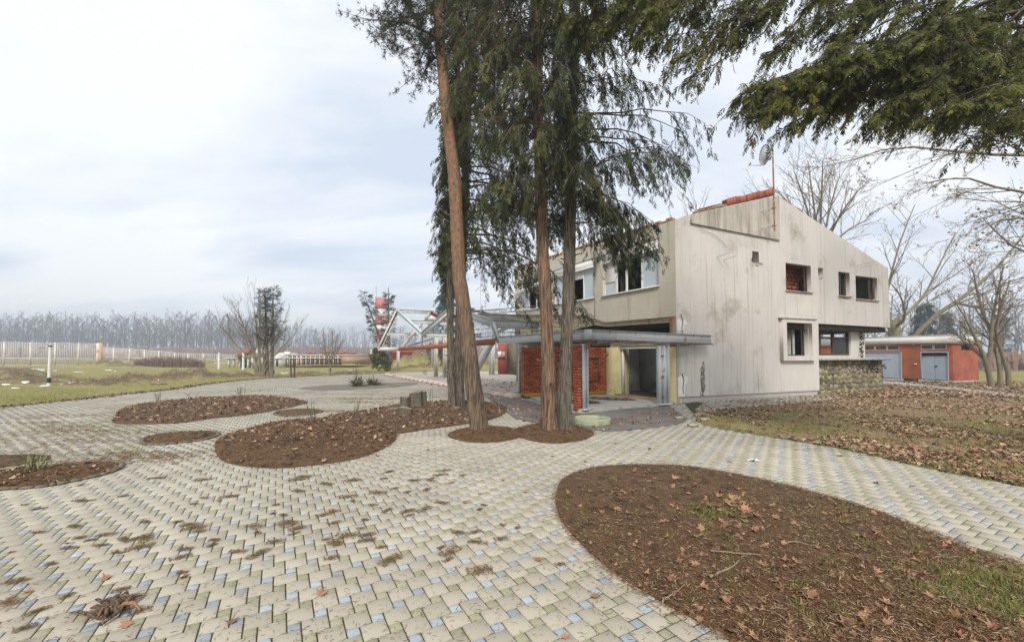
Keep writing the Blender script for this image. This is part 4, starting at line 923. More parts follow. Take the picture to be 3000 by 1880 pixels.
# ---- folded roof frame over the terrace, following the kerb line
fk = lambda s_, z, off=0.: np.array([2.1, 12.4, 0])+dL*s_+dR*off+UP*z
def onk(u, v): 
    t, z = on_plane(u, v, np.array([2.1, 12.4, 0]), dL); return t, z
def kp(u, v, off=0.):
    t, z = onk(u, v); return fk(t, z, off)
beam('fascia_beam', kp(1456, 1000), kp(1168, 1023), .16, .26, 'rust', 'C')
beam('fascia_beam', kp(1171, 1022)+dR*.0, kp(1171, 1022)-dR*1.6, .12, .26, 'steel', 'C')
P1 = kp(1171, 1022)-dR*1.5
A1 = kp(1164, 911); V1 = kp(1237, 980); B1 = kp(1322, 906); R1 = kp(1443, 948); R0 = kp(1460, 1000)
beam('folded_rafter', P1, A1, .2, .26, 'steel_old', 'C'); beam('folded_rafter', A1, V1, .18, .30, 'steel', 'I'); beam('folded_rafter', V1, B1, .18, .30, 'steel', 'I'); beam('folded_rafter', B1, R1, .18, .34, 'steel', 'I'); beam('folded_rafter', R1, R0, .16, .24, 'steel', 'C')
RB = 2.6
A2 = A1+dR*RB; A2[2] = A1[2]; V2_ = V1+dR*RB*1.0; 
beam('ridge_beam', A1, A2, .14, .26, 'steel'); beam('folded_rafter', A2, kp(1173, 1018)+dR*.1, .18, .24, 'steel_old', 'C')
beam('folded_rafter', A2, V2_+dR*.6, .18, .26, 'rust', 'I')
beam('valley_beam', V1, V2_+dR*1.4, .16, .30, 'steel')
m1 = (A1+V1)/2; beam('purlin', m1, m1+dR*2.6, .12, .24, 'steel'); m2 = P1+(A1-P1)*.38; beam('purlin', m2, m2+dR*3.4, .12, .24, 'steel')
m3 = (V1+B1)/2; beam('purlin', m3, m3+dR*2.4, .12, .26, 'steel')
beam('ridge_beam', B1, B1+dR*1.3, .14, .26, 'steel')
beam('purlin', R1, R1+dR*2.2+UP*-.02, .14, .36, 'steel'); beam('purlin', B1+(R1-B1)*.5+dR*.4, B1+(R1-B1)*.5+dR*3.2, .14, .26, 'steel_old')
beam('folded_rafter', B1+dR*1.2, R1+dR*2.25, .16, .12, 'steel_old')
for z_, o_ in ((0, .6), (-.55, 1.4), (-1.1, 2.0), (-.3, 3.0), (.1, 4.2)):
    a = A2+UP*(.0+z_)+dR*(o_-.6); b = B1+dR*(RB+o_)+UP*z_; joist(a, b, .24, 22)
for z_, o_ in ((-.2, .7), (-.65, 1.2), (-1.0, .4), (-1.35, 1.6)):
    a = B1+UP*z_+dR*o_; b = R1+UP*(B1[2]-R1[2]+z_)+dR*(o_+2.6); joist(a, b, .2, 18)
for z_ in (-.35, .0, .25): 
    a = R1+dR*1.8+UP*z_; joist(a, fp(4.9, a[2]+.05, .05), .2, 24)
# posts
def post(u, v, w=.26, m='steel_old', ztop=None):
    g = G(u, v, .13); t, _ = onk(u, v); c = fk(t, 0, .1); 
    z1 = ztop or 2.2
    column('steel_column', (g[0], g[1]), w, w*.8, .13, z1, m)
post(1166, 1090, .3); post(1277, 1105, .3, ztop=3.0); post(1303, 1107, .3, ztop=3.0); post(1443, 1099, .32, 'steel', ztop=3.3); post(1436, 1098, .2, 'steel_old', ztop=3.3)
beam('raking_strut', D(1448, 985, 24), D(1388, 1098, 26.0)+UP*.0, .3, .34, 'steel', 'C')
beam('hanging_bar', V1-UP*.05, V1-UP*1.1, .05, .05, 'darksteel', 'box')
beam('sloping_gutter', kp(1182, 1014)+dR*.3, D(1268, 992, 30), .3, .1, 'steel', 'C')
beam('steel_post', D(1516, 932, 21.5), D(1516, 1000, 21.5), .34, .3, 'steel_old', 'box')
beam('folded_rafter', D(1455, 975, 22.5), D(1535, 935, 22.5), .12, .2, 'steel')

# ================================================================== FAR PIER WITH DOORS BEYOND THE TERRACE
fpier = thing('red_brick_pier', 'red brick pier with white meter boxes beside grey doors across the terrace', 'pier', G(1471, 1096, .13))
a, b = G(1459, 1096, .13), G(1486, 1096, .13); c = G(1521, 1099, .13)
M_['farbrick'] = brick_mat('red_brickwork', (.42,.07,.055), (.33,.05,.045), (.30,.16,.14), .25, .087, (1, 0, 0))
def wallbox(a, b, z0, z1, th, m, parent, name):
    d = np.array([*(b-a)[:2], 0]); L_ = np.linalg.norm(d); d /= L_; n = np.array([d[1], -d[0], 0]); q = MB(); q.box((a+b)/2*np.array([1,1,0])+UP*(z0+z1)/2-n*th/2, d*L_/2, n*th/2, UP*(z1-z0)/2); return q.build(name, M_[m], parent), d, n
wallbox(a, b, .1, 2.75, .5, 'farbrick', fpier, 'brick_face')
wallbox(b, c, .1, 2.75, .4, 'stonemortar', fpier, 'door_wall')
for (u0, v0, u1, v1, m) in ((1458.5,1029,1469,1046,'white'), (1471,1030,1480,1046,'int_white'), (1499,1030,1513,1043,'concrete'), (1499,1063,1515,1093,'concrete')):
    p, q_ = D(u0, v1, a[1]-.15), D(u1, v0, a[1]-.15); q = MB(); q.box((p+q_)/2, np.array([(q_-p)[0]/2, 0, 0]), np.array([0, .1, 0]), UP*(q_-p)[2]/2); q.build('meter_box' if v0 < 1060 and u0 < 1490 else 'door_panel', M_[m], fpier)

# ================================================================== SATELLITE DISH ON ITS MAST
mt = (5.17, .42)                      # along the gable, in front of it
mb0 = gp(5.17, 6.72, .42)
dishT = thing('satellite_dish', 'grey satellite dish on a rusty mast bracketed to the gable', 'satellite dish', gp(4.74, 6.66, .42))
q = MB(); q.tubes([gp(4.74,6.66,.42), gp(4.74,9.0,.42), gp(4.74,9.95,.42)], [.030,.030,.026], 10, cap=True); q.build('mast', M_['mast'], dishT)
for z in (6.85, 7.55):
    for k in (-.12, .12):
        q = MB(); q.tubes([gp(4.55+k,z-.04,0), gp(4.74+k*.4,z+.02,.42)], [.016,.016], 6); q.build('bracket_arm', M_['galv'], dishT)
    q = MB(); q.tubes([gp(4.62,z,.42), gp(4.86,z+.03,.42)], [.02,.02], 6); q.build('clamp', M_['rust'], dishT)
def dish():
    dc = D(2247, 453, 16.12); ax = np.array([-.50, .82, .27]); ax /= np.linalg.norm(ax)
    e1 = np.cross(ax, UP); e1 /= np.linalg.norm(e1); e2 = np.cross(e1, ax)
    q = MB(); n = 28; V = []; rings = [0, .25, .5, .75, 1]
    for side in (0, .012):
        for r in rings:
            for k in range(n):
                a = k*2*math.pi/n; V.append(dc+e1*(.36*r*math.cos(a))+e2*(.40*r*math.sin(a))+ax*(.10*r*r-side))
    Q = []; m = len(rings)*n
    for s_ in (0, 1):
        for i in range(len(rings)-1):
            for k in range(n):
                f = (s_*m+i*n+k, s_*m+i*n+(k+1) % n, s_*m+(i+1)*n+(k+1) % n, s_*m+(i+1)*n+k); Q.append(f if s_ else f[::-1])
    for k in range(n): Q.append((4*n+k, 4*n+(k+1) % n, m+4*n+(k+1) % n, m+4*n+k))
    q.add(V, quads=Q); q.build('reflector', M_['dish'], dishT, smooth=True)
    q = MB(); q.box(dc-ax*.10+e2*-.10, e1*.05, e2*.12, ax*.08); q.build('back_bracket', M_['bluedoor'], dishT)
    tip = dc+ax*.30-e2*.36-e1*.0+np.array([-.34,.0,-.02]); q = MB(); q.tubes([dc-e2*.40+ax*.08, tip], [.014,.014], 6); q.build('feed_arm', M_['galv'], dishT)
    q = MB(); q.tubes([tip+e2*.0, tip+e2*.10-ax*.06], [.03,.045], 8, cap=True); q.build('feed_horn', M_['offwhite'], dishT)
    q = MB(); q.tubes([dc-ax*.12-e2*.10, gp(4.74, (dc-e2*.10)[2], .42)], [.035,.035], 8); q.build('mast_clamp', M_['galv'], dishT)
dish()

# ================================================================== BRICK SHED
sc = G(2794, 1121); sa = R(-22.0); sd = np.array([math.sin(sa), math.cos(sa), 0]); sr_a = R(70); sr = np.array([math.sin(sr_a), math.cos(sr_a), 0])
sn = np.array([-sd[1], sd[0], 0]); srn = np.array([sr[1], -sr[0], 0])
shed = thing('brick_shed', 'low orange brick shed with two blue grey metal doors and white roof edge', 'shed', sc)
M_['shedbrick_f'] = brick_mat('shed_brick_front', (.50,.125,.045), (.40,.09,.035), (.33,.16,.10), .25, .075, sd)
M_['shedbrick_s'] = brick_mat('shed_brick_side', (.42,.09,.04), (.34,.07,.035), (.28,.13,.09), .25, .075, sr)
SP = lambda t, z, o=0.: sc+sd*t+sn*o+UP*z
def st(u, v): return on_plane(u, v, sc, sd)
SL = 8.0
d1 = (st(2642,1110)[0], st(2536,1110)[0]); d2 = (st(2780,1118)[0], st(2701,1118)[0])
hol = [rect(d2[0], .12, d2[1], 1.92), rect(d1[0], .12, d1[1], 1.98), rect(d2[0]+.05, 2.1, d2[1]+.02, 2.44), rect(d1[0]+.08, 2.1, d1[1]+.1, 2.44)]
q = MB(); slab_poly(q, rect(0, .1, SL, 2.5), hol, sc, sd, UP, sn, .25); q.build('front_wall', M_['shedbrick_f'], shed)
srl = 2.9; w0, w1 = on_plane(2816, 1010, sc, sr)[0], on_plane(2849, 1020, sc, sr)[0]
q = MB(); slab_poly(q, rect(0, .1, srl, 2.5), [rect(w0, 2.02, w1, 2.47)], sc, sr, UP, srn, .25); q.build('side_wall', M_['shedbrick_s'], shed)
q = MB(); slab_poly(q, rect(w0+.02, 2.04, w1-.02, 2.45), [rect(w0+.1, 2.1, (w0+w1)/2-.03, 2.4), rect((w0+w1)/2+.03, 2.1, w1-.1, 2.4)], sc-srn*.1, sr, UP, srn, .05); wv = q.build('window', M_['wooddark'], shed)
q = MB(); q.box(sc+sr*(w0+w1)/2-srn*.2+UP*2.25, sr*.5, srn*.02, UP*.2); q.build('pane', M_['darkglass'], wv)
q = MB(); c = sc+sr*srl/2+sd*SL/2; q.box(c+UP*.03, sr*(srl/2+.03), sd*(SL/2), UP*.075); q.build('foundation', M_['concrete'], shed)
pts = [sc+sn*.14-sr*.0+srn*.14, sc+sr*(srl+.1)+srn*.14, sc+sr*(srl+.1)+sd*SL, sc+sd*SL+sn*.14]
q = MB(); lo = [np.array([p[0], p[1], 2.5]) for p in pts]; hi = [np.array([p[0], p[1], 3.0]) for p in pts]
q.add(lo+hi, quads=[(0,4,7,3),(0,1,5,4),(1,2,6,5),(2,3,7,6),(4,5,6,7),(3,2,1,0)]); q.build('roof_fascia', M_['offwhite'], shed)
q = MB(); lo = [p+(p-np.mean(hi,0))*.012+UP*.001 for p in hi]; hi2 = [p+UP*.05 for p in lo]; q.add(lo+hi2, quads=[(0,4,7,3),(0,1,5,4),(1,2,6,5),(2,3,7,6),(4,5,6,7)]); q.build('roof_edge', M_['fargrey'], shed)
for (a, b), tr in ((d1, 0), (d2, 1)):
    top = 1.97 if not tr else 1.66; mid = (a+b)/2
    for x0, x1 in ((a+.02, mid-.006), (mid+.006, b-.02)):
        q = MB(); slab_poly(q, rect(x0, .14, x1, top), [], SP(0,0,-.04), sd, UP, sn, .05); dr = q.build('door', M_['bluedoor'], shed)
        q = MB(); q.box(SP((x0+x1)/2, .17, -.03), sd*(x1-x0)/2*.98, sn*.012, UP*.02); q.box(SP((x0+x1)/2, top-.03, -.03), sd*(x1-x0)/2*.98, sn*.012, UP*.02); q.build('door_rail', M_['bluedoor'], dr)
    q = MB(); q.box(SP(mid-.1, 1.05, -.01), sd*.06, sn*.02, UP*.015); q.box(SP(mid-.05, 1.02, -.02), sd*.02, sn*.015, UP*.08); q.build('door_handle', M_['darksteel'], shed)
    q = MB(); slab_poly(q, rect(a-.03, .12, b+.03, 1.99 if not tr else 1.97), [rect(a+.02, .12, b-.02, 1.965 if not tr else 1.90)], SP(0,0,.02), sd, UP, sn, .08); q.build('door_frame', M_['bluedoor'], shed)
    if tr: q = MB(); slab_poly(q, rect(a+.02, 1.67, b-.02, 1.92), [], SP(0,0,-.06), sd, UP, sn, .02); q.build('transom_pane', M_['darkglass'], shed)
M_['louvre'] = mat('dusty_louvre', (.40,.38,.31), (.30,.285,.23), 3, .7)
for a, b, n_ in ((d1[0]+.08, d1[1]+.1, 3), (d2[0]+.05, d2[1]+.02, 2)):
    for k in range(n_):
        x0 = a+(b-a)*k/n_; x1 = a+(b-a)*(k+1)/n_
        q = MB(); slab_poly(q, rect(x0+.01, 2.11, x1-.01, 2.43), [rect(x0+.05, 2.14, x1-.05, 2.40)], SP(0,0,-.03), sd, UP, sn, .06); fr_ = q.build('louvre_frame', M_['offwhite'], shed)
        for i in range(6): q = MB(); q.box(SP((x0+x1)/2, 2.165+i*.042, -.07), sd*((x1-x0)/2-.05), sn*.02+UP*.012, UP*.004); q.build('louvre_slat', M_['louvre'], fr_)
    q = MB(); slab_poly(q, rect(a, 2.1, b, 2.44), [], SP(0,0,-.20), sd, UP, sn, .02); q.build('louvre_back', M_['int_dark'], shed)
for u, v in ((2683,1066),(2679,1009)):
    t, z = st(u, v); q = MB(); q.box(SP(t, z, .04), sd*.06, sn*.05, UP*.035); q.build('wall_lamp', M_['offwhite'], shed)
t, z = st(2673,1122); q = MB(); q.box(SP(t, .06, .16), sd*.32, sn*.15, UP*.10); q.build('vent_box', M_['black'], shed)

# ================================================================== FAR FIELD: FENCE, POLES, RUINS, TOWER
def H(x, y): return float(ground_h(np.array([x]), np.array([y]))[0][0])
def fence(name, label, pts, bots, posts, slat, post_m='fence', low_rail=True, group=None):
    """pts: (u, v_top, Y) at the ends; bots: v of the slat bottoms"""
    (u0, v0, Y0), (u1, v1, Y1) = pts; p = D(u0, v0, Y0); e = D(u1, v1, Y1); b0 = D(u0, bots[0], Y0); b1 = D(u1, bots[1], Y1)
    root = thing(name, label, 'fence', (p[0], p[1], 0)); L_ = np.linalg.norm((e-p)[:2]); n = int(L_/slat)
    d = (e-p); d[2] = 0; d /= np.linalg.norm(d)
    q = MB(); rng = random.Random(int(u0)+3)
    for i in range(n):
        f = i/n
        if rng.random() < .03: continue
        t = p+(e-p)*f; b = b0+(b1-b0)*f; q.beam(b, t+UP*rng.uniform(-.03,.03), .06, .05, d)
    tag(q.build('slats', M_['fence'], root), kind='stuff')
    q = MB(); q.beam(p+UP*-.02, e+UP*-.02, .07, .10); q.build('top_rail', M_['fence'], root)
    if low_rail: q = MB(); m0, m1 = p+(b0-p)*.68, e+(b1-e)*.68; q.beam(m0, m1, .07, .10); q.build('middle_rail', M_['fence'], root)
    q = MB(); q.beam(b0+UP*.05, b1+UP*.05, .07, .08); q.build('bottom_rail', M_['fence'], root)
    for k, u in enumerate(posts):
        f = (u-u0)/(u1-u0); Y = 1/((1-f)/Y0+f/Y1); g = ((u-u0)/(u1-u0))
        # linear in the picture -> perspective-correct along the fence line
        tt = (Y-Y0)/(Y1-Y0) if abs(Y1-Y0) > 1e-6 else f
        c = p+(e-p)*tt; z0 = H(c[0], c[1])-.2; q = MB(); q.beam((c[0], c[1], z0), (c[0], c[1], c[2]+.05), .17, .17, dR); q.build('post', M_[post_m], root)
    return root
fence('palisade_fence', 'tall rusty white palisade fence across the meadow', [(-160,1000,66),(292,1006.5,66)], (1071,1071), [13,90,163,231], .28)
gp_ = thing('gate_post', 'rust streaked gate post where the tall fence steps down', 'post', D(294,1072,66))
for u, w, m in ((290, .55, 'fence'), (297, .40, 'fencerust')):
    t = D(u, 1007, 66); q = MB(); q.beam((t[0], t[1], -.1), (t[0], t[1], t[2]+.1), w, .4, dR); q.build('upright', M_[m], gp_)
fence('palisade_fence', 'lower run of white palisade fence beyond the gate post', [(301,1017,66),(505,1031,62)], (1058,1062), [334,380,424,466], .28)
fence('palisade_fence', 'lowest stretch of faded palisade fence ending near the white ruins', [(506,1034,62),(690,1040,62)], (1064,1064), [512,551,596,640], .28, low_rail=False)
def pole(u, v0, v1, Y, r, label, band=None, name='white_pole', mats='offwhite', group=None):
    t, b = D(u, v0, Y), D(u, v1, Y); z0 = min(b[2], H(b[0], b[1]))-.05
    root = thing(name, label, 'pole', (b[0], b[1], z0), group); q = MB(); q.tubes([(b[0], b[1], z0), (b[0], b[1], t[2])], [r, r*.9], 10, cap=True); q.build('shaft', M_[mats], root)
    if band:
        for f0, f1 in band: q = MB(); h = t[2]-z0; q.tubes([(b[0], b[1], z0+h*f0), (b[0], b[1], z0+h*f1)], [r*1.08, r*1.08], 10, cap=True); q.build('black_band', M_['black'], root)
    return root
pole(143, 1010, 1129, 23.4, .075, 'square white pole with black band standing in the meadow grass', [(.09,.21),(.955,.985)])
pole(641, 1033, 1080, 52, .14, 'white pole beside the white gabled ruin', None)
pole(712, 1031, 1082, 50, .14, 'white pole in front of the white gabled ruin', None)
pole(800, 1047, 1099, 35, .10, 'short white pole with black band by the meadow bank', [(.12,.32)])
pole(1088, 1021, 1051, 110, .28, 'slim white pole far behind the twin stem juniper', None)
stk = thing('marker_stake', 'small red and white marker stake on a dark plate in the grass', 'stake', G(464,1126)); g = G(464,1126); hz = H(g[0], g[1])
for k in range(4): q = MB(); q.tubes([(g[0], g[1], hz+k*.11), (g[0], g[1], hz+(k+1)*.11)], [.03,.03], 8, cap=True); q.build('stake_band', M_['redwall' if k % 2 else 'offwhite'], stk)
q = MB(); q.box((g[0], g[1], hz+.02), (.35,0,0), (0,.2,0), (0,0,.02)); q.build('base_plate', M_['wooddark'], stk)
def block(root, name, u0, v0, u1, v1, Y, dep, m, Y2=None):
    p, e = D(u0, v1, Y), D(u1, v0, Y2 or Y); p2 = D(u1, v1, Y2 or Y); d = np.array([*(p2-p)[:2], 0]); L_ = np.linalg.norm(d); d /= L_; n = np.array([d[1], -d[0], 0])
    z0, z1 = p[2], D(u0, v0, Y)[2]; q = MB(); q.box((p+p2)/2*np.array([1,1,0])+UP*(z0+z1)/2-n*dep/2, d*L_/2, n*dep/2, UP*(z1-z0)/2); return q.build(name, M_[m], root)
r1 = thing('gabled_ruin', 'white gabled ruin with rusty red roof beam at the meadow edge', 'ruin', D(718,1080,56))
block(r1, 'wall', 695, 1046, 742, 1083, 56, 6, 'farwhite'); 
for u in (700, 712, 725, 737): block(r1, 'pillar', u-2, 1046, u+2, 1082, 55.6, .3, 'farwhite')
for u in (703, 716, 728): block(r1, 'opening', u+1, 1052, u+6, 1076, 55.9, .1, 'int_dark')
q = MB(); A_, B_, C_ = D(690,1049,55.5), D(742,1022,55.5), D(742,1046,55.5); b_ = np.array([0,5.,0]); q.add([A_,B_,C_,A_+b_,B_+b_,C_+b_], tris=[(0,2,1),(3,4,5)], quads=[(0,1,4,3),(0,3,5,2),(1,2,5,4)]); q.build('gable', M_['farwhite'], r1)
q = MB(); q.beam(D(697,1044,55.2), D(746,1021,55.2), .4, .5); q.build('roof_beam', M_['rust'], r1)
q = MB(); q.beam(D(660,1049,55.2), D(700,1049,55.2), .4, .25); q.build('porch_slab', M_['fargrey'], r1)
for u in (669, 683): block(r1, 'post', u-1.5, 1050, u+1.5, 1076, 55.2, .3, 'farwhite')
r2 = thing('gabled_ruin', 'white gable end ruin behind the tall juniper', 'ruin', D(808,1076,57))
block(r2, 'wall', 790, 1044, 822, 1078, 57, 4, 'farwhite'); q = MB(); A_, B_, C_ = D(786,1050,56.8), D(814,1033,56.8), D(824,1042,56.8); E_ = D(824,1050,56.8); q.add([A_,E_,C_,B_,A_+b_,E_+b_,C_+b_,B_+b_], quads=[(0,1,2,3),(0,3,7,4),(3,2,6,7),(2,1,5,6),(7,6,5,4)]); q.build('gable', M_['farwhite'], r2)
for u in (797, 808): block(r2, 'opening', u, 1054, u+6, 1072, 56.9, .1, 'int_dark')
r3 = thing('long_ruin', 'long low ruin of bare columns under a thin grey roof slab', 'ruin', D(930,1074,60))
block(r3, 'roof_slab', 822, 1038, 1042, 1042.5, 58, 9, 'fargrey'); block(r3, 'back_wall', 830, 1042.5, 1000, 1068, 64, .3, 'farwhite'); block(r3, 'end_wall', 999, 1045, 1042, 1064.5, 58, 8, 'oldbrick'); block(r3, 'front_band', 838, 1047, 998, 1049.5, 57.8, .2, 'farwhite')
for i in range(24):
    u = 842+i*6.7; block(r3, 'column', u-1.2, 1042.5, u+1.2, 1071-i*.25, 58, .25, ('farwhite', 'fartimber', 'farwhite', 'rust')[i % 4 if i > 6 else (3 if i % 2 else 0)])
for u0, u1, v0 in ((898,925,1033),(942,980,1031),(985,1041,1032)):
    q = MB(); q.beam(D(u0,v0+4,58.5), D((u0+u1)/2,v0,58.5), .3,.3); q.beam(D((u0+u1)/2,v0,58.5), D(u1,v0+3,58.5), .3,.3); q.build('roof_truss', M_['rust'], r3)
for u in (960, 1000, 1040): block(r3, 'truss_post', u-.8, 1033, u+.8, 1039, 58.5, .15, 'rust')
bb = thing('white_board', 'white board on a post above the long ruin', 'board', D(840,1074,55)); block(bb, 'panel', 832, 1030, 849, 1042, 55, .2, 'offwhite'); block(bb, 'post', 846, 1042, 847.5, 1076, 55.1, .15, 'fargrey')
tw = thing('striped_tower', 'red and white striped tower with railing and aerial', 'tower', D(1114,1042,120))
ve = [872.5, 905, 929, 950, 973, 995, 1012, 1046]
for k in range(7): block(tw, 'band', 1099, ve[k], 1129, ve[k+1]-.0, 120, 3, 'towerred' if k % 2 == 0 else 'towerwhite')
for z, v in ((0, 863), (1, 868)): q = MB(); p_, e_ = D(1101, v, 119.8), D(1127, v, 119.8); q.beam(p_, e_, .12, .12); q.build('railing', M_['offwhite'], tw)
for u in (1101, 1107, 1114, 1121, 1127): q = MB(); q.beam(D(u,863,119.8), D(u,873,119.8), .12, .12, dR); q.build('railing_post', M_['offwhite'], tw)
for u, v in ((1102, 838), (1129, 851)): q = MB(); q.tubes([D(u,v,120), D(u,872,120)], [.08,.1], 6); q.build('aerial', M_['fargrey'], tw)
q = MB(); q.tubes([D(1096,905,119), D(1096,930,119)], [.15,.15], 6); q.build('side_ladder', M_['fargrey'], tw)
rb = thing('red_barn', 'long faded red wall building behind the earth mounds', 'building', D(1185,1060,76))
block(rb, 'wall', 1144, 1027, 1227, 1062, 76, 5, 'redwall'); block(rb, 'grey_lean_to', 1228, 1030, 1262, 1060, 78, 5, 'fargrey')
q = MB(); q.beam(D(1140,1026,75), D(1230,1024,75), 1.0, .3); q.build('roof_edge', M_['fargrey'], rb)
yb = thing('yellow_bin', 'small yellow grit bin in front of the red wall building', 'bin', D(1156,1063,70)); block(yb, 'body', 1151.5, 1056, 1161, 1064, 70, .5, 'ydisc'); block(yb, 'lid', 1151, 1054.5, 1161.5, 1056, 69.9, .6, 'ydisc')
hs = thing('grey_hut', 'flat roofed grey hut beyond the terrace frame', 'hut', D(1268,1000,50)); block(hs, 'body', 1246, 926, 1300, 938, 34, 3, 'steel'); block(hs, 'underside', 1246, 938, 1296, 948, 34.2, 2.5, 'darksteel'); block(hs, 'support', 1263, 948, 1268, 1075, 35.5, .4, 'steel_old'); block(hs, 'window_band', 1276, 985, 1295, 1004, 35, .2, 'glass')

# snow remains
def snow():
    q = MB(); rng = np.random.default_rng(3)
    for zx, zy, w in [(700,607,60),(800,604,70),(160,628,90),(350,626,110),(420,648,45),(430,660,50),(50,683,70),(30,742,60),(60,738,30),(235,785,75),(625,783,30),(740,775,55),(800,772,45),(450,798,55),(1100,637,45),(790,655,60),(1210,752,40),(540,705,30),(60,790,45),(150,815,50),(560,645,22),(1510,737,25),(1165,648,20),(30,615,40)]:
        u, v = zx/3.447, 900+zy/3.447; g = G(u, v); wm = 1.35*w/3.447/FPX*g[1]
        n = 14; a = np.arange(n)*2*np.pi/n; r = wm*.5*(.6+.7*rng.random(n)); P = np.stack([g[0]+np.cos(a)*r, g[1]+np.sin(a)*r*.9, np.zeros(n)], 1); c = np.array([[g[0], g[1], 0]])
        V = np.vstack([P, c+(P-c)*.6, c]); V[:, 2] = ground_h(V[:, 0], V[:, 1])[0]+.012; V[n:, 2] += .035
        q.add(V, quads=[(k, (k+1) % n, n+(k+1) % n, n+k) for k in range(n)], tris=[(n+k, n+(k+1) % n, 2*n) for k in range(n)])
    for zx, zy, w in [(850,1105,40),(880,1115,70),(910,1108,30),(770,1098,20),(1240,1108,40),(1610,1080,50),(1930,1065,30),(1050,1040,70),(1170,1020,60)]:
        u, v = 600+zx/3.78, 800+zy/3.78; g = G(u, v); wm = w/3.78/FPX*g[1]; n = 12; a = np.arange(n)*2*np.pi/n; r = wm*.5*(.5+.8*rng.random(n)); P = np.stack([g[0]+np.cos(a)*r, g[1]+np.sin(a)*r, np.zeros(n)], 1)
        V = np.vstack([P, [[g[0], g[1], 0]]]); V[:, 2] = ground_h(V[:, 0], V[:, 1])[0]+.02; V[n, 2] += .04; q.add(V, tris=[(k, (k+1) % n, n) for k in range(n)])
    tag(q.build('snow_patches', M_['snow'], smooth=True), 'last patches of old snow on the meadow', 'snow', kind='stuff')
snow()

# ================================================================== THINGS ON THE COURT
def ring():
    c = (G(1686,1240)+G(1786,1240))/2; c[2] = 0
    root = thing('concrete_ring', 'low mossy concrete well ring lying on the asphalt', 'well ring', c); q = MB(); n = 40; prof = [(.44,-.02),(.45,.13),(.435,.155),(.39,.155),(.38,.12),(.365,.115),(.36,.02)]
    V = [(c[0]+r*math.cos(k*2*math.pi/n), c[1]+r*math.sin(k*2*math.pi/n), z) for r, z in prof for k in range(n)]
    q.add(V, quads=[(i*n+k, i*n+(k+1) % n, (i+1)*n+(k+1) % n, (i+1)*n+k) for i in range(len(prof)-1) for k in range(n)]); q.build('rim', M_['ringconc'], root, smooth=True)
    q = MB(); q.add([(c[0], c[1], .04)]+[(c[0]+.37*math.cos(k*2*math.pi/n), c[1]+.37*math.sin(k*2*math.pi/n), .03) for k in range(n)], tris=[(0, 1+k, 1+(k+1) % n) for k in range(n)]); q.build('soil_fill', M_['soil'], root)
ring()
def stump(u, v, r, h, label, seed, tilt=0.0):
    c = G(u, v); rng = np.random.default_rng(seed); root = thing('tree_stump', label, 'stump', c); n = 26; a = np.arange(n)*2*np.pi/n
    lob = 1+.12*np.sin(3*a+seed)+.08*np.sin(7*a+seed*2)+.05*rng.normal(size=n)
    q = MB(); rows = [(0,1.25),(.15,1.08),(.5,1.0),(.85,.97),(1,.95)]; V = []
    topj = rng.normal(0, .05, n)*h+tilt*np.cos(a)*r
    for f, s_ in rows: V.append(np.stack([c[0]+r*s_*lob*np.cos(a), c[1]+r*s_*lob*np.sin(a), f*(h+topj*f)+.0], 1))
    k = np.arange(n); q.add(np.concatenate(V), quads=np.concatenate([np.stack([i*n+k, i*n+(k+1) % n, (i+1)*n+(k+1) % n, (i+1)*n+k], 1) for i in range(4)])); q.build('bark', M_['stump'], root)
    q = MB(); q.add(np.vstack([V[-1]*np.array([1,1,1])-np.array([0,0,.004]), [[c[0], c[1], h*.97]]]), tris=[(x, (x+1) % n, n) for x in range(n)]); q.build('cut_face', M_['stumptop'], root)
stump(1222, 1192, .27, .50, 'tallest split grey stump in the leafy bed', 1, .1); stump(1189, 1194, .16, .36, 'dark stump pressed against the tallest stump', 5, .05)
stump(1156, 1218, .15, .22, 'low round stump with dark top beside the slanting one', 2); stump(1189, 1220, .17, .25, 'low stump with pale slanted cut', 3, -.25)
def chunk():
    c = G(322, 1795); rng = np.random.default_rng(7); root = thing('rotten_wood', 'chunk of rotten grey root wood on the paving', 'driftwood', c)
    for k in range(22):
        p = c+np.array([rng.normal(0,.05), rng.normal(0,.05), .018]); d = np.array([rng.normal(-.4,.5), rng.normal(.5,.5), rng.normal(.06,.08)])*.10
        P = [p-d, p-d*.4+UP*.03, p+d*.4+UP*.035, p+d]; q = MB(); q.tubes(np.array(P)+rng.normal(0,.008,(4,3)), np.array([.005,.012,.010,.004])*rng.uniform(.6,1.5), 7, cap=True); q.build('root_piece', M_['needle' if k % 3 == 0 else ('barkthuja' if k % 3 == 1 else 'stump')], root)
chunk()
pp = thing('paper_scrap', 'crumpled white paper scrap lying on the path', 'litter', G(2205,1350)); q = MB(); g = G(2205,1350); rng = np.random.default_rng(1)
P = np.array([(x*.03, y*.02, 0) for y in range(-2, 3) for x in range(-3, 4)])+rng.normal(0,.006,(35,3)); P[:, 2] = np.abs(rng.normal(0,.018,35))+.006; q.add(P+g, quads=[(r*7+c, r*7+c+1, r*7+c+8, r*7+c+7) for r in range(4) for c in range(6)]); q.build('paper', M_['insul'], pp)
ym = thing('yellow_marker', 'small yellow plastic strip between the beds', 'marker', G(1001,1218)); q = MB(); q.box(G(1001,1218)+UP*.012, (.11,0,0), (0,.05,0), UP*.008); q.build('strip', M_['ydisc'], ym); q = MB(); q.box(G(1005,1216)+UP*.03, (.03,0,0), (0,.02,0), UP*.012); q.build('clip', M_['black'], ym)
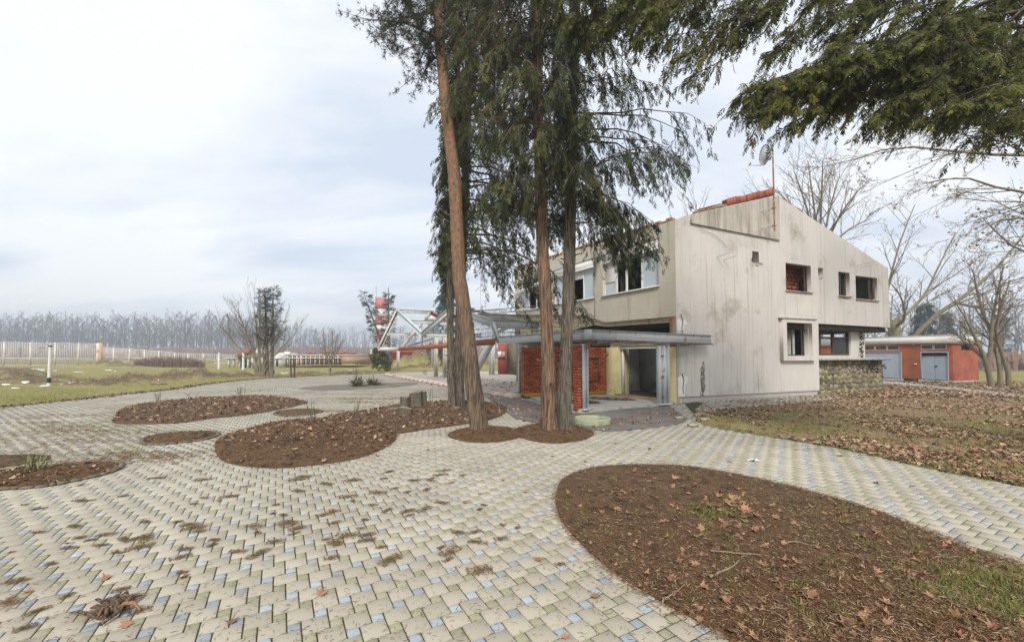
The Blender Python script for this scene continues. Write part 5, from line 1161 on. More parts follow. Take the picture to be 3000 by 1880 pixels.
for k, (u, v) in enumerate(((2065,1233),(1990,1228),(2030,1250))):
    g = G(u, v); q = MB(); q.box(g+UP*.045, np.array([.10,.03,0]), np.array([-.03,.05,0]), UP*.035); tag(q.build('loose_sett', M_['paver']), ['loose pale sett lying on the leafy asphalt edge', 'loose pale sett by the curled paving edge', 'loose pale sett between asphalt and lawn tip'][k], 'sett')
def yucca(u, v, size, n, label, dry=.15, lean=(0, 0), wide=.020):
    c = G(u, v); rng = np.random.default_rng(int(u)); root = thing('yucca', label, 'yucca', c)
    for part, m, cnt in (('green_leaves', 'yucca', int(n*(1-dry))), ('yellowed_leaves', 'yuccadry', int(n*dry))):
        q = MB()
        for k in range(cnt):
            a = rng.uniform(0, 2*np.pi); el = rng.uniform(.25, 1.35) if part[0] == 'g' else rng.uniform(.05, .5); L_ = size*rng.uniform(.6, 1.1)
            d = np.array([math.cos(a)*math.cos(el)+lean[0]*(part[0] == 'y'), math.sin(a)*math.cos(el)+lean[1], math.sin(el)]); d /= np.linalg.norm(d); s_ = np.cross(d, UP); s_ /= np.linalg.norm(s_)+1e-6; w = size*wide
            bs = c+np.array([rng.normal(0, size*.12), rng.normal(0, size*.10), .02]); V = []
            for f, ww in ((0,.7),(.35,1),(.7,.8),(1,.05)):
                p = bs+d*L_*f-UP*L_*.32*f*f*(1.2-el*.5)
                p[2] = max(p[2], .02); V += [p-s_*w*ww, p+s_*w*ww+UP*.0, p-UP*w*.5*ww]
            q.add(V, quads=[(i*3, i*3+2, i*3+5, i*3+3) for i in range(3)]+[(i*3+2, i*3+1, i*3+4, i*3+5) for i in range(3)], tint=rng.random())
        q.build(part, M_[m], root)
yucca(1048, 1131, .85, 90, 'dark green yucca clump on the meadow side of the far asphalt patch', .08, wide=.034); yucca(1092, 1128, .85, 90, 'dark green yucca clump on the terrace side of the far asphalt patch', .05, wide=.034)
yucca(95, 1392, .46, 70, 'yellowing yucca sprawling over the leafy bed edge', .45, (-.6, -.1))
def stems(u, v, h, n, label, spread=.12):
    c = G(u, v); rng = np.random.default_rng(int(u+v)); root = thing('dead_stems', label, 'dead plant', c, 'bare dead stems in the beds')
    q = MB(); P = []; Rr = []
    for k in range(n):
        a = rng.uniform(0, 6.28); hh = h*rng.uniform(.5, 1.05); tip = np.array([math.cos(a)*spread*hh*2*rng.random(), math.sin(a)*spread*hh, hh]); b = c+np.array([rng.normal(0,.05), rng.normal(0,.04), 0]); md = b+tip*.5+rng.normal(0,.02,3); P.append([b, md, b+tip]); Rr.append([.009,.007,.003])
        if rng.random() < .6: f = md+rng.normal(0,.01,3); P.append([f, f+np.array([rng.normal(0,.08),rng.normal(0,.08),.12]), f+np.array([rng.normal(0,.12),rng.normal(0,.12),.26])]); Rr.append([.006,.005,.002])
    q.tubes(np.array(P), np.array(Rr), 4); q.build('stems', M_['twig'], root)
for a in [(705,1178,.85,9,'upright dead stems in the leaf covered oval bed behind'), (918,1248,.75,7,'thin dead stems at the far rim of the centre bed'), (1043,1244,.6,5,'sparse dead stems near the low stumps'), (860,1308,.28,14,'low dead tuft in the middle of the centre bed',.4), (1262,1178,.75,3,'single thin sapling behind the tallest stump'),
          (1045,1115,1.5,8,'tall dead stalks behind the yucca clump'), (460,1174,.3,10,'black dead tuft on the paving behind the oval bed',.5), (568,1168,.3,3,'lone forked twig on the paving near the meadow',.6), (1245,1098,.5,12,'dead weeds growing on the terrace edge',.5)]: stems(*a)
sp_ = thing('fence_stub', 'two leaning dark posts at the meadow edge', 'post', G(858,1106))
for u, dx in ((854, -.1), (862, .02)): g = G(u, 1106); q = MB(); q.tubes([g-UP*.1, g+np.array([dx,0,1.1 if dx else .9])], [.07,.05], 7, cap=True); q.build('post', M_['wooddark'], sp_)

# ================================================================== TREES
def resample(pts, n):
    p = np.asarray(pts, float); k = len(p); t = np.linspace(0, k-1, n); out = []
    for x in t:
        i = min(int(x), k-2); f = x-i; a, b, c, d = p[max(i-1, 0)], p[i], p[i+1], p[min(i+2, k-1)]
        out.append(.5*((2*b)+(c-a)*f+(2*a-5*b+4*c-d)*f*f+(3*b-a-3*c+d)*f**3))
    return np.array(out)
def trunk_mesh(pts, radii, seed, flare=.5, sides=44, rings=150, ridge=.10, wart=0.0):
    P = resample(pts, rings); Rr = np.interp(np.linspace(0, 1, rings), np.linspace(0, 1, len(radii)), radii)
    h = np.linspace(0, 1, rings)*np.linalg.norm(P[-1]-P[0]); a = np.arange(sides)*2*np.pi/sides
    A, Hh = np.meshgrid(a, h)
    rid = fbm(A*9/np.pi+.25*np.sin(Hh*1.3), Hh*.8, seed, 3)-.45; lob = np.sin(A*3+seed+Hh*.25)*.05+np.sin(A*5+seed*2)*.04
    fl = np.exp(-Hh/.34)*flare*(1+.6*np.sin(A*5+seed))
    Rm = Rr[:, None]*(1+ridge*rid*2+lob+fl+wart*np.maximum(0, fbm(A*2, Hh*2.2, seed+50)-.62)*2)
    V = np.empty((rings, sides, 3)); T = np.gradient(P, axis=0); T /= np.linalg.norm(T, axis=1, keepdims=True)
    n1 = np.cross(T, np.array([0, 1., 0])); n1 /= np.linalg.norm(n1, axis=1, keepdims=True); n2 = np.cross(T, n1)
    V = P[:, None]+Rm[:, :, None]*(np.cos(A)[..., None]*n1[:, None]+np.sin(A)[..., None]*n2[:, None])
    i = np.arange(rings-1)[:, None]; j = np.arange(sides)[None]; q = np.stack([i*sides+j, i*sides+(j+1) % sides, (i+1)*sides+(j+1) % sides, (i+1)*sides+j], -1).reshape(-1, 4)
    mb = MB(); mb.add(V, quads=q); return mb, P
def spray_template(n=9, w=.055, droop=.25, seed=0):
    """flat fan of scale-leaf twiglets along +x, unit length"""
    rng = np.random.default_rng(seed); V = []; T = []
    def leaf(p, d, L, w_):
        s_ = np.cross(d, [0, 0, 1.]); s_ /= np.linalg.norm(s_)+1e-6; k = len(V)
        V.extend([p, p+d*L*.45+s_*w_, p+d*L-np.array([0,0,droop*L*.4]), p+d*L*.45-s_*w_]); T.extend([(k, k+1, k+2), (k, k+2, k+3)])
    for i in range(n):
        f = (i+.5)/n; sg = 1 if i % 2 else -1; p = np.array([f*.8, 0, -droop*f*f]); an = sg*rng.uniform(.4, .85)
        d = np.array([math.cos(an), math.sin(an), rng.normal(-.15, .2)]); d /= np.linalg.norm(d); leaf(p, d, rng.uniform(.28, .5)*(1.15-.5*f), w*rng.uniform(.7, 1.2))
    leaf(np.array([.5, 0, -droop*.25]), np.array([.9, 0, -.35]), .55, w)
    return np.array(V), np.array(T)
SPR = [spray_template(n=10, w=.042, seed=k) for k in range(3)]
SPRB = [spray_template(n=7, w=.056, seed=k+20) for k in range(3)]
SPRF = [spray_template(n=9, w=.052, seed=k+9) for k in range(3)]
def frames(ax, up):
    """orthonormal matrices with first column along ax"""
    ax = ax/np.linalg.norm(ax, axis=1, keepdims=True); s_ = np.cross(up, ax); s_ /= np.linalg.norm(s_, axis=1, keepdims=True)+1e-9; u_ = np.cross(ax, s_)
    return np.stack([ax, s_, u_], -1)
def fronds(Q, L_, d, rng, c, fol, wood, spr):
    """hanging branchlets along the branches Q (n,K,3), each set with leaf sprays"""
    n, K, _ = Q.shape; ns, mm = c.get('secs', 10), c['m']; tot = n*ns; bi = np.repeat(np.arange(n), ns)
    f = c.get('f0', .15)+(1.0-c.get('f0', .15))*rng.random(tot)**.85; fi = np.clip(f*(K-1), 0, K-1.001); i0 = fi.astype(int); fr_ = (fi-i0)[:, None]; B = Q[bi, i0]*(1-fr_)+Q[bi, i0+1]*fr_
    dd = d[bi]; lat = np.stack([-dd[:, 1], dd[:, 0], np.zeros(tot)], 1); sg = rng.choice([-1., 1.], tot)[:, None]
    ax = dd*rng.uniform(.25, .9, (tot, 1))+lat*sg*rng.uniform(.1, .9, (tot, 1))-UP*rng.uniform(c.get('dn0', .1), c.get('dn1', .9), (tot, 1)); ax /= np.linalg.norm(ax, axis=1, keepdims=True)
    ls = c.get('sl', .6)*rng.uniform(.5, 1.2, tot)*(1.2-.55*f); s_ = np.linspace(0, 1, 4); sag = c.get('sag', .45)
    S_ = B[:, None]+ax[:, None]*(ls[:, None]*s_[None])[..., None]; S_[:, :, 2] -= (sag*ls)[:, None]*s_[None]**2
    if c.get('secwood', True): wood.tubes(S_, np.tile([.008, .006, .005, .003], (tot, 1)), 3)
    N_ = tot*mm; si = np.repeat(np.arange(tot), mm); g = np.tile((np.arange(mm)+.6)/mm, tot)+rng.normal(0, .05, N_); gi = np.clip(g*3, 0, 2.999); j0 = gi.astype(int); gf = (gi-j0)[:, None]
    p = S_[si, j0]*(1-gf)+S_[si, j0+1]*gf; tg = S_[si, j0+1]-S_[si, j0]; tg /= np.linalg.norm(tg, axis=1, keepdims=True)
    sd2 = np.cross(tg, np.array([[0, 0, 1.]])); sd2 /= np.linalg.norm(sd2, axis=1, keepdims=True)+1e-6; alt = np.where(np.arange(N_) % 2, 1., -1.)[:, None]
    av = tg*rng.uniform(.6, 1, (N_, 1))+sd2*alt*rng.uniform(.15, .8, (N_, 1))-UP*rng.uniform(0, .35, (N_, 1)); F = frames(av, np.array([[0, 0, 1.]])+rng.normal(0, .45, (N_, 3))); sz = c['size']*rng.uniform(.6, 1.25, N_)*(1.1-.3*g)
    bt = c.get('tint', .15)+rng.normal(0, .13, tot)+.25*(f-.5); tint = np.clip(bt[si]+rng.normal(0, .08, N_)+.12*(g-.5), 0, .97); wh = rng.integers(0, 3, N_)
    for w_ in range(3):
        k = wh == w_; tv, tt = spr[w_]; fol.inst(tv, tt, p[k], F[k]*sz[k][:, None, None], tint=tint[k])
def conifer(name, label, trunks, crown, foliage, bark, seed, group=None, spr=SPR, loc=None):
    """trunks: (pts, radii, flare); crown: list of dicts giving origin line and branch habit"""
    rng = np.random.default_rng(seed); base = np.asarray(trunks[0][0][0], float)
    root = thing(name, label, 'tree', (base[0], base[1], 0) if loc is None else loc, group); paths = []
    for k, (pts, rad, fl) in enumerate(trunks):
        mb, P = trunk_mesh(pts, rad, seed+k*3, fl, ridge=.24, sides=56); mb.build('trunk', bark[k % len(bark)] if isinstance(bark, list) else bark, root, smooth=True); paths.append(P)
    if len(rad) == 9 and seed in (11, 23, 31):
        for P in paths:       # broken branch stubs on the bare lower trunk
            q = MB()
            for z in rng.uniform(.9, 5.2, 9):
                o = np.array([np.interp(z, P[:, 2], P[:, 0]), np.interp(z, P[:, 2], P[:, 1]), z]); a_ = rng.uniform(0, 6.28); e = np.array([math.cos(a_), math.sin(a_), .35]); r_ = np.interp(z, [0, 5], [.15, .12])
                q.tubes([o+e*r_*.7, o+e*(r_+rng.uniform(.03, .16))], [.022, .010], 6, cap=True)
            tag(q.build('branch_stubs', bark if not isinstance(bark, list) else bark[0], root), kind='stuff')
    wood = MB(); fol = MB()
    for c in crown:
        P = paths[c.get('t', 0)]; n = c['n']; z = rng.uniform(c['z0'], c['z1'], n)*1.0
        z = c['z0']+(c['z1']-c['z0'])*np.linspace(0, 1, n)+rng.normal(0, .12, n)
        az = rng.uniform(c.get('a0', 0), c.get('a1', 2*np.pi), n)
        o = np.stack([np.interp(z, P[:, 2], P[:, 0]), np.interp(z, P[:, 2], P[:, 1]), z], 1)
        L_ = np.interp(z, c['rz'], c['rr'])*rng.uniform(.55, 1.08, n)
        if 'side' in c: L_ = L_*(1+c['side'][2]*np.cos(az-math.atan2(c['side'][1], c['side'][0])))
        d = np.stack([np.cos(az), np.sin(az), np.zeros(n)], 1); rise = c.get('rise', .25); drop = c.get('drop', .75)
        s_ = np.linspace(0, 1, 7); 
        Q = o[:, None]+d[:, None]*(L_[:, None]*s_[None]**.9)[..., None]; Q[:, :, 2] += L_[:, None]*(rise*s_[None]-drop*s_[None]**2*rng.uniform(.6, 1.3, (n, 1)))
        Q[:, 1:] += rng.normal(0, .04, (n, 6, 3)); wood.tubes(Q, .018*np.maximum(.5, L_)[:, None]/2.2*(1.1-s_[None]), 4)
        fronds(Q, L_, d, rng, c, fol, wood, spr)
    tag(wood.build('branches', M_['twig'], root), kind='stuff'); tag(fol.build('crown', foliage, root), kind='stuff')
    return root
# twin fibrous-bark cypress by the round bed
Yt = 9.2
TL = [D(1612,1262,Yt)-UP*.08, D(1606,1180,Yt), D(1604,1000,Yt), D(1592,760,Yt), D(1585,600,Yt), D(1577,300,Yt), D(1569,0,Yt), D(1562,-400,Yt+.2), D(1555,-900,Yt+.3)]
TR = [D(1657,1262,Yt+.1)-UP*.08, D(1652,1180,Yt+.1), D(1660,1000,Yt+.15), D(1668,760,Yt+.2), D(1673,600,Yt+.25), D(1681,300,Yt+.3), D(1688,0,Yt+.3), D(1692,-400,Yt+.3), D(1694,-900,Yt+.3)]
radL = [.185,.160,.142,.133,.125,.108,.095,.08,.04]
conifer('cypress_tree', 'tall cypress with reddish fibrous trunk, one of the twin pair', [(TL, radL, .95)], [
    dict(n=105, secs=12, m=5, dn0=.4, dn1=1.7, sag=.6, z0=5.5, z1=13.2, rz=[4,6,9,13,16], rr=[1.3,1.8,2.1,1.7,1.0], size=.25, sl=.62, drop=.62, side=(-.6,.6,.25), tint=.14)], M_['fol'], M_['barkthuja'], 11)
conifer('cypress_tree', 'tall cypress with grey fibrous trunk, one of the twin pair', [(TR, radL, .95)], [
    dict(n=112, secs=13, m=5, dn0=.35, dn1=1.6, sag=.6, z0=5.2, z1=13.2, rz=[4,5.5,7,9,13,16], rr=[1.6,2.3,2.9,2.6,2.0,1.0], size=.25, sl=.66, drop=.50, side=(.9,.1,.15), tint=.10),
    dict(n=10, secs=16, m=5, dn0=.3, dn1=1.2, sag=.6, z0=4.8, z1=5.5, a0=-.85, a1=.35, rz=[4,6], rr=[1.6,1.8], size=.25, sl=.7, drop=.70, tint=.12)], M_['fol'], M_['barkthuja2'], 23)
# pair of darker trees behind, in the leafy bed
Yb = 13.4
B1_ = [D(1325,1200,Yb)-UP*.08, D(1322,1100,Yb), D(1320,950,Yb), D(1320,800,Yb), D(1326,600,Yb), D(1336,400,Yb), D(1342,200,Yb), D(1350,-300,Yb), D(1352,-600,Yb)]
B2_ = [D(1352,1200,Yb+.1)-UP*.08, D(1345,1100,Yb+.1), D(1345,950,Yb+.1), D(1352,800,Yb+.1), D(1362,600,Yb+.2), D(1370,400,Yb+.3), D(1374,200,Yb+.3), D(1376,-300,Yb+.3), D(1378,-600,Yb+.3)]
rb_ = [.13,.118,.112,.105,.10,.09,.08,.06,.03]
conifer('cypress_tree', 'dark dense cypress with two stems growing behind the leaning pine', [(B1_, rb_, .25), (B2_, [r*1.15 for r in rb_], .5)], [
    dict(t=1, n=160, secs=13, m=5, dn0=.4, dn1=1.7, sag=.6, z0=4.9, z1=16.5, rz=[4,6,9,14,18], rr=[2.0,2.5,2.5,2.2,1.2], size=.34, sl=.85, drop=.75, side=(.9,.25,.72), tint=.05),
    dict(t=0, n=26, secs=7, m=5, z0=8.0, z1=16.5, rz=[4,9,14,18], rr=[.3,.5,.6,.5], size=.34, sl=.55, drop=.7, tint=.05)], M_['fol'], M_['barkthuja2'], 31, spr=SPRB)
# extra trunk of the back group is rooted in the same bed
# leaning pine
PT = [D(1405,1262,9.3)-UP*.08, D(1393,1180,9.3), D(1376,1050,9.3), D(1352,860,9.35), D(1344,790,9.4), D(1332,529,9.4), D(1313,370,9.4), D(1297,212,9.45), D(1280,0,9.5), D(1268,-250,9.5), D(1262,-500,9.5), D(1262,-800,9.5)]
pr = [.205,.19,.18,.162,.155,.143,.132,.12,.102,.08,.06,.02]
def pine_bark():
    m = mat('pine_bark', (.30,.165,.085), (.20,.115,.07), 9, .9, .9, 22, stretch=(1.6,1.6,.8), stain=(.12,.095,.075), stain_scale=14, stain_stretch=(1.5,1.5,.7), stain_pos=(.50,.60), stain2=(.40,.36,.30), stain2_scale=22, stain2_pos=(.62,.68), bump_dist=.03)
    nt = m.node_tree; L = nt.links.new; N = nt.nodes.new
    b = next(n for n in nt.nodes if n.type == 'BSDF_PRINCIPLED'); src = b.inputs['Base Color'].links[0].from_socket
    tc = N('ShaderNodeTexCoord'); mp = N('ShaderNodeMapping'); mp.inputs['Scale'].default_value = (5, 5, .5); L(tc.outputs['Object'], mp.inputs[0]); nz = N('ShaderNodeTexNoise'); nz.inputs['Scale'].default_value = 6; nz.inputs['Detail'].default_value = 7; L(mp.outputs[0], nz.inputs['Vector'])
    cr = N('ShaderNodeValToRGB'); L(nz.outputs[0], cr.inputs[0]); cr.color_ramp.elements[0].color = (.065,.05,.038,1); cr.color_ramp.elements[1].color = (.21,.145,.095,1); cr.color_ramp.elements[0].position = .38; cr.color_ramp.elements[1].position = .62
    sp_ = N('ShaderNodeSeparateXYZ'); L(tc.outputs['Object'], sp_.inputs[0]); mr = N('ShaderNodeMapRange'); mr.inputs[1].default_value = 2.2; mr.inputs[2].default_value = 4.2; L(sp_.outputs[2], mr.inputs[0])
    mx = N('ShaderNodeMix'); mx.data_type = 'RGBA'; L(mr.outputs[0], mx.inputs[0]); L(cr.outputs[0], mx.inputs[6]); L(src, mx.inputs[7]); L(mx.outputs[2], b.inputs['Base Color'])
    return m
def pine():
    rng = np.random.default_rng(2); root = thing('pine_tree', 'tall pine with orange upper bark leaning over its round bed', 'tree', (*PT[0][:2], 0))
    mb, P = trunk_mesh(PT, pr, 5, .25, ridge=.10, wart=.25); mb.build('trunk', pine_bark(), root, smooth=True)
    wood = MB(); fol = MB()
    # tuft of needles
    tv, tt = [], []
    for k in range(16):
        d = np.array([rng.uniform(.1, 1), rng.normal(0, .6), rng.normal(.1, .5)]); d /= np.linalg.norm(d); s_ = np.cross(d, [0.2, .3, 1]); s_ /= np.linalg.norm(s_); i = len(tv); tv += [-s_*.03, s_*.03, d]; tt.append((i, i+1, i+2))
    tv = np.array(tv); tt = np.array(tt)
    targets = [(1062,60),(1100,110),(1125,40),(1150,95),(1170,20),(1200,80),(1225,190),(1232,235),(1222,150),(1255,150),(1245,60),(1110,-40),(1060,-60),(1200,-60),(1345,-100),(1420,-160),(1360,-250),(1180,-260),(1120,-190),(1300,-420),(1200,-420)]
    for u, v in targets:
        tip = D(u, v, 9.4+rng.uniform(-1.1, 1.1)); zb = tip[2]+rng.uniform(.3, .9); zb = min(zb, P[-1, 2]-.3)
        o = np.array([np.interp(zb, P[:, 2], P[:, 0]), np.interp(zb, P[:, 2], P[:, 1]), zb]); Q = resample([o, o+(tip-o)*.4+UP*.18, o+(tip-o)*.75+UP*.12, tip], 8); wood.tubes(Q[None], np.linspace(.035, .008, 8)[None], 5)
        for k in range(26):
            f = rng.uniform(.3, 1); p = Q[min(int(f*7), 7)]+rng.normal(0, .16, 3); pq = Q[min(int(f*7), 7)]
            e = p+(p-pq)*.8-UP*rng.uniform(0, .15); wood.tubes(np.array([[pq, (pq+p)/2+rng.normal(0,.02,3), e]]), np.array([[.008,.006,.004]]), 3)
            n = 9; pp_ = e+(e-p)*rng.random((n, 1))*.6*-1+rng.normal(0, .05, (n, 3)); fol.inst(tv, tt, pp_, frames(np.broadcast_to(e-pq, (n, 3))+rng.normal(0, .5, (n, 3)), rng.normal(0, 1, (n, 3)))*rng.uniform(.07, .12, (n, 1, 1)))
    for u, v, e in ((1262,55,(-14,-8)),(1283,95,(-12,-20)),(1300,75,(60,-40)),(1275,130,(-10,-25)),(1288,640,(-40,-45)),(1290,655,(-25,-20))):
        pass
    for v, s_ in ((110, -1), (95, 1), (640, -1), (660, -1)):     # dead snags
        z = D(1300, v, 9.4)[2]; o = np.array([np.interp(z, P[:, 2], P[:, 0]), np.interp(z, P[:, 2], P[:, 1]), z]); wood.tubes(np.array([[o, o+np.array([s_*.25, 0, .12]), o+np.array([s_*.5, .05, .35])]]), np.array([[.022,.015,.006]]), 5)
    tag(wood.build('branches', M_['barkthuja2'], root), kind='stuff'); tag(fol.build('needles', M_['folpine'], root), kind='stuff')
pine()
# cypress standing right of the view whose limbs hang into the upper right corner
def overhang():
    rng = np.random.default_rng(44); base = np.array([10.2, 6.6, 0.]); root = thing('overhanging_cypress', 'olive green cypress with long limbs hanging over path and lawn', 'tree', base)
    mb, P = trunk_mesh([base-UP*.1, base+UP*3, base+UP*7+np.array([-.2,0,0]), base+UP*13], [.32,.26,.2,.06], 3, .5, rings=80); mb.build('trunk', M_['barkthuja'], root, smooth=True)
    tips = [(1740,-40,7.4,.55),(1800,30,7.2,.6),(1890,60,7.0,.6),(1960,190,7.3,.35),(2010,230,7.4,.22),(1850,110,7.8,.3),(2190,270,6.4,.6),(2165,310,6.3,.5),(2230,335,6.2,.55),(2300,290,6.4,.75),(2350,345,6.2,.5),(2440,315,6.5,.7),(2410,280,6.8,.9),(2520,290,6.6,.8),(2620,250,6.5,.9),(2700,300,6.2,.7),(2820,255,6.3,.8),(2930,290,6.0,.7),(3010,330,5.8,.6),(2950,180,6.6,.9),(2780,140,6.9,1.),(2600,120,7.2,1.),(2420,130,7.4,1.),(2260,160,7.2,.9),(2200,60,7.6,.9),(2350,30,7.6,1.),(2550,0,7.4,1.),(2750,20,7.0,1.),(2900,40,6.6,1.),(2060,-60,8.0,.8),(2300,-120,7.8,.9),(2600,-140,7.4,.9),(2900,-120,6.8,.9),(2130,120,7.5,.5),(2070,40,7.6,.45),(1700,0,7.6,.3),(2480,210,6.0,.8),(2880,380,5.9,.25),(2240,250,6.8,.8),(2340,230,6.2,.9),(2660,200,5.8,.9),(2560,330,6.0,.7),(2640,340,6.2,.6),(2760,330,5.6,.7),(2860,310,5.4,.7),(2960,350,5.2,.6),(1600,-20,7.8,.6),(1680,60,7.7,.6),(1760,90,7.5,.7),(1840,20,7.6,.7),(1930,110,7.4,.6),(2000,-30,7.8,.7)]
    wood = MB(); fol = MB()
    for (u, v, Y, dens) in tips:
        tip = D(u, v, Y); z = tip[2]+rng.uniform(.5, 1.3)+.12*np.linalg.norm(tip-base); o = np.array([base[0]-.1, base[1], min(z, 12.5)]); L_ = np.linalg.norm(tip-o)
        o = o+np.array([0, rng.uniform(-.2, .2), 0]); jit = lambda s_: rng.normal(0, s_, 3); Q = resample([o, o+(tip-o)*.3+UP*.10*L_*.6+jit(.35), o+(tip-o)*.6+UP*.08*L_+jit(.30), o+(tip-o)*.82+UP*.06*L_*.6+jit(.16), tip], 12); wood.tubes(Q[None], np.linspace(.032, .005, 12)[None], 6)
        hd = (tip-o)*np.array([1,1,0]); hd /= np.linalg.norm(hd); reach = min(.95, 2.7/L_); i0 = int(11*(1-reach)); Qs = Q[i0:]
        fronds(Qs[None], np.array([L_]), hd[None], rng, dict(secs=int(70*dens), m=7, size=.22, sl=.66, dn0=-.15, dn1=.9, sag=.35, tint=.25+rng.normal(0, .12), f0=.02), fol, wood, SPRF)
    tag(wood.build('limbs', M_['barkthuja2'], root), kind='stuff'); tag(fol.build('crown', M_['folnear'], root), kind='stuff')
overhang()

# ------------------------------------------------------------------ bare trees
def grow(limbs, seed, levels, ratio=.62, kids=(6, 5, 4, 3), angle=.75, upb=.25, k=5, wob=.10, thin=.5, minr=.004, sides=(8, 6, 4, 3, 3), start=.25):
    """limbs: list of (pts, r0, r1); returns MB-ready lists of (P, R, sides) per level and the end twigs"""
    rng = np.random.default_rng(seed); out = []
    P = np.array([resample(p, 8) for p, _, _ in limbs]); Rr = np.array([np.linspace(a, b, 8) for _, a, b in limbs]); out.append((P, Rr, sides[0]))
    for lv in range(levels):
        n = len(P); c = kids[min(lv, len(kids)-1)]; m = n*c; bi = np.repeat(np.arange(n), c); K = P.shape[1]
        f = np.clip(start+(1-start)*((np.tile(np.arange(c), n)+rng.random(m))/c), 0, .995); fi = f*(K-1); i0 = fi.astype(int); fr_ = (fi-i0)[:, None]
        o = P[bi, i0]*(1-fr_)+P[bi, i0+1]*fr_; tg = P[bi, i0+1]-P[bi, i0]; tg /= np.linalg.norm(tg, axis=1, keepdims=True)+1e-9
        pr_ = rng.normal(0, 1, (m, 3)); pr_ -= tg*(pr_*tg).sum(1, keepdims=True); pr_ /= np.linalg.norm(pr_, axis=1, keepdims=True)+1e-9
        an = rng.normal(angle, .2, m)[:, None]; d = tg*np.cos(an)+pr_*np.sin(an)+UP*upb; d /= np.linalg.norm(d, axis=1, keepdims=True)
        plen = np.linalg.norm(np.diff(P, axis=1), axis=2).sum(1)[bi]; L_ = plen*ratio*rng.uniform(.55, 1.15, m)*(1.15-.6*f)
        r0 = np.maximum((Rr[bi, i0]*(1-fr_[:, 0])+Rr[bi, i0+1]*fr_[:, 0])*thin, minr); s_ = np.linspace(0, 1, k)
        Q = o[:, None]+d[:, None]*(L_[:, None]*s_[None])[..., None]; w_ = rng.normal(0, 1, (m, k, 3)); w_[:, 0] = 0; Q = Q+np.cumsum(w_, 1)*(wob*L_/k)[:, None, None]; Q[:, :, 2] += (upb*.35*L_)[:, None]*s_[None]**2
        P = Q; Rr = np.maximum(r0[:, None]*(1-.72*s_[None]), minr*.6); out.append((P, Rr, sides[min(lv+1, len(sides)-1)])); k = max(3, k-1)
    return out
def bare_tree(name, label, limbs, seed, levels=3, bark='barkbare', group=None, leaves=0, split=2, loc=None, **kw):
    rng = np.random.default_rng(seed+1); base = np.asarray(limbs[0][0][0], float); root = thing(name, label, 'tree', (base[0], base[1], 0) if loc is None else loc, group)
    lv = grow(limbs, seed, levels, **kw); a = MB(); b = MB()
    for i, (P, Rr, s_) in enumerate(lv): (a if i < split else b).tubes(P, Rr, s_)
    a.build('trunk', M_[bark], root, smooth=True); tag(b.build('crown', M_['twig'], root), kind='stuff')
    if leaves:
        P = lv[-1][0]; i = rng.integers(0, len(P), leaves); q = MB(); q.inst([(-.05,0,0),(0,.035,-.02),(.05,0,-.03),(0,-.04,-.05)], [(0,1,2),(0,2,3)], P[i, -1]-UP*.04, rots(rng, leaves, .9)*rng.uniform(.6,1.3,(leaves,1,1)), tint=rng.random(leaves)); tag(q.build('dead_leaves', M_['leaf2'], root), kind='stuff')
    return root
def DV(pts, Y): return [D(u, v, Y+(k if np.ndim(k) == 0 else 0)) for (u, v, *kk) in pts for k in [kk[0] if kk else 0]]
# multi-stem bare tree and juniper on the left
b0 = D(762,1106,32)
st_ = lambda dx, h, dy=0., b=b0: [b-UP*.1+np.array([dx*.06,0,0]), b+np.array([dx*.22,dy*.3,h*.3]), b+np.array([dx*.6,dy*.7,h*.65]), b+np.array([dx,dy,h])]
bare_tree('multi_stem_tree', 'bare multi stem tree fanning out beside the tall juniper', [(st_(-3.2,4.0),.07,.02),(st_(-2.4,4.6,.5),.08,.02),(st_(-1.6,5.3,-.4),.09,.02),(st_(-.8,5.6,.3),.09,.02),(st_(.1,5.2,-.3),.08,.02),(st_(.9,4.8,.4),.08,.02),(st_(1.9,4.6,0),.08,.02),(st_(2.6,3.6,.3),.06,.02)], 3, 3, kids=(10,6,4), ratio=.50, angle=.5, upb=.30, minr=.006)
def juniper(label, name, stems, zr, rad, n, seed, size=.34, fol='folgrey', tint=.3, m=26, **kw):
    return conifer(name, label, [(p, r, .2) for p, r in stems], [dict(t=t, n=n, m=m, z0=zr[0], z1=zr[1], rz=[zr[0], (zr[0]*2+zr[1])/3, zr[1]], rr=rad, size=size, rise=.7, drop=.25, dn0=-.7, dn1=.2, sag=-.1, secs=4, sl=.4, tint=tint, **kw) for t in range(len(stems))], M_[fol], M_['barkbare'], seed)
jb = D(783,1107,32.3); 
juniper('tall ragged juniper with two stems at the meadow edge', 'juniper_tree', [([jb-UP*.1, jb+np.array([-.1,0,3]), jb+np.array([-.35,0,7.0])], [.16,.11,.02]), ([jb+np.array([.25,.1,-.1]), jb+np.array([.3,.1,3]), jb+np.array([.25,.1,7.0])], [.15,.11,.02])], (2.6, 6.9), [.75,.95,.30], 75, 6, .30, m=3, tint=.15)
bare_tree('small_bare_tree', 'small round headed bare tree at the meadow edge', [([D(967,1101,35)-UP*.1, D(967,1080,35), D(967,1058,35)], .10, .07)]+[([D(967,1062,35), D(967+dx*.6,1035-abs(dx)*.1,35+dy), D(967+dx,v,35+dy)], .05, .015) for dx, v, dy in ((-34,1005,0),(-20,985,.5),(-6,970,-.5),(8,972,.6),(20,985,-.4),(34,1005,.3))], 9, 3, kids=(8,5,3), ratio=.45, angle=.6, upb=.2, minr=.006)
kb = D(1141,1087,45); kt = D(1138,842,45); kl = D(1070,872,45)
juniper('sparse grey juniper with one leaning and one upright stem near the terrace', 'juniper_tree', [([kb-UP*.1, D(1139,980,45), kt], [.2,.14,.03]), ([kb+np.array([-.3,0,-.1]), D(1115,1000,45), kl], [.17,.12,.03])], (2.8, 8.4), [.75,1.0,.35], 64, 16, .42, tint=.45, m=3)
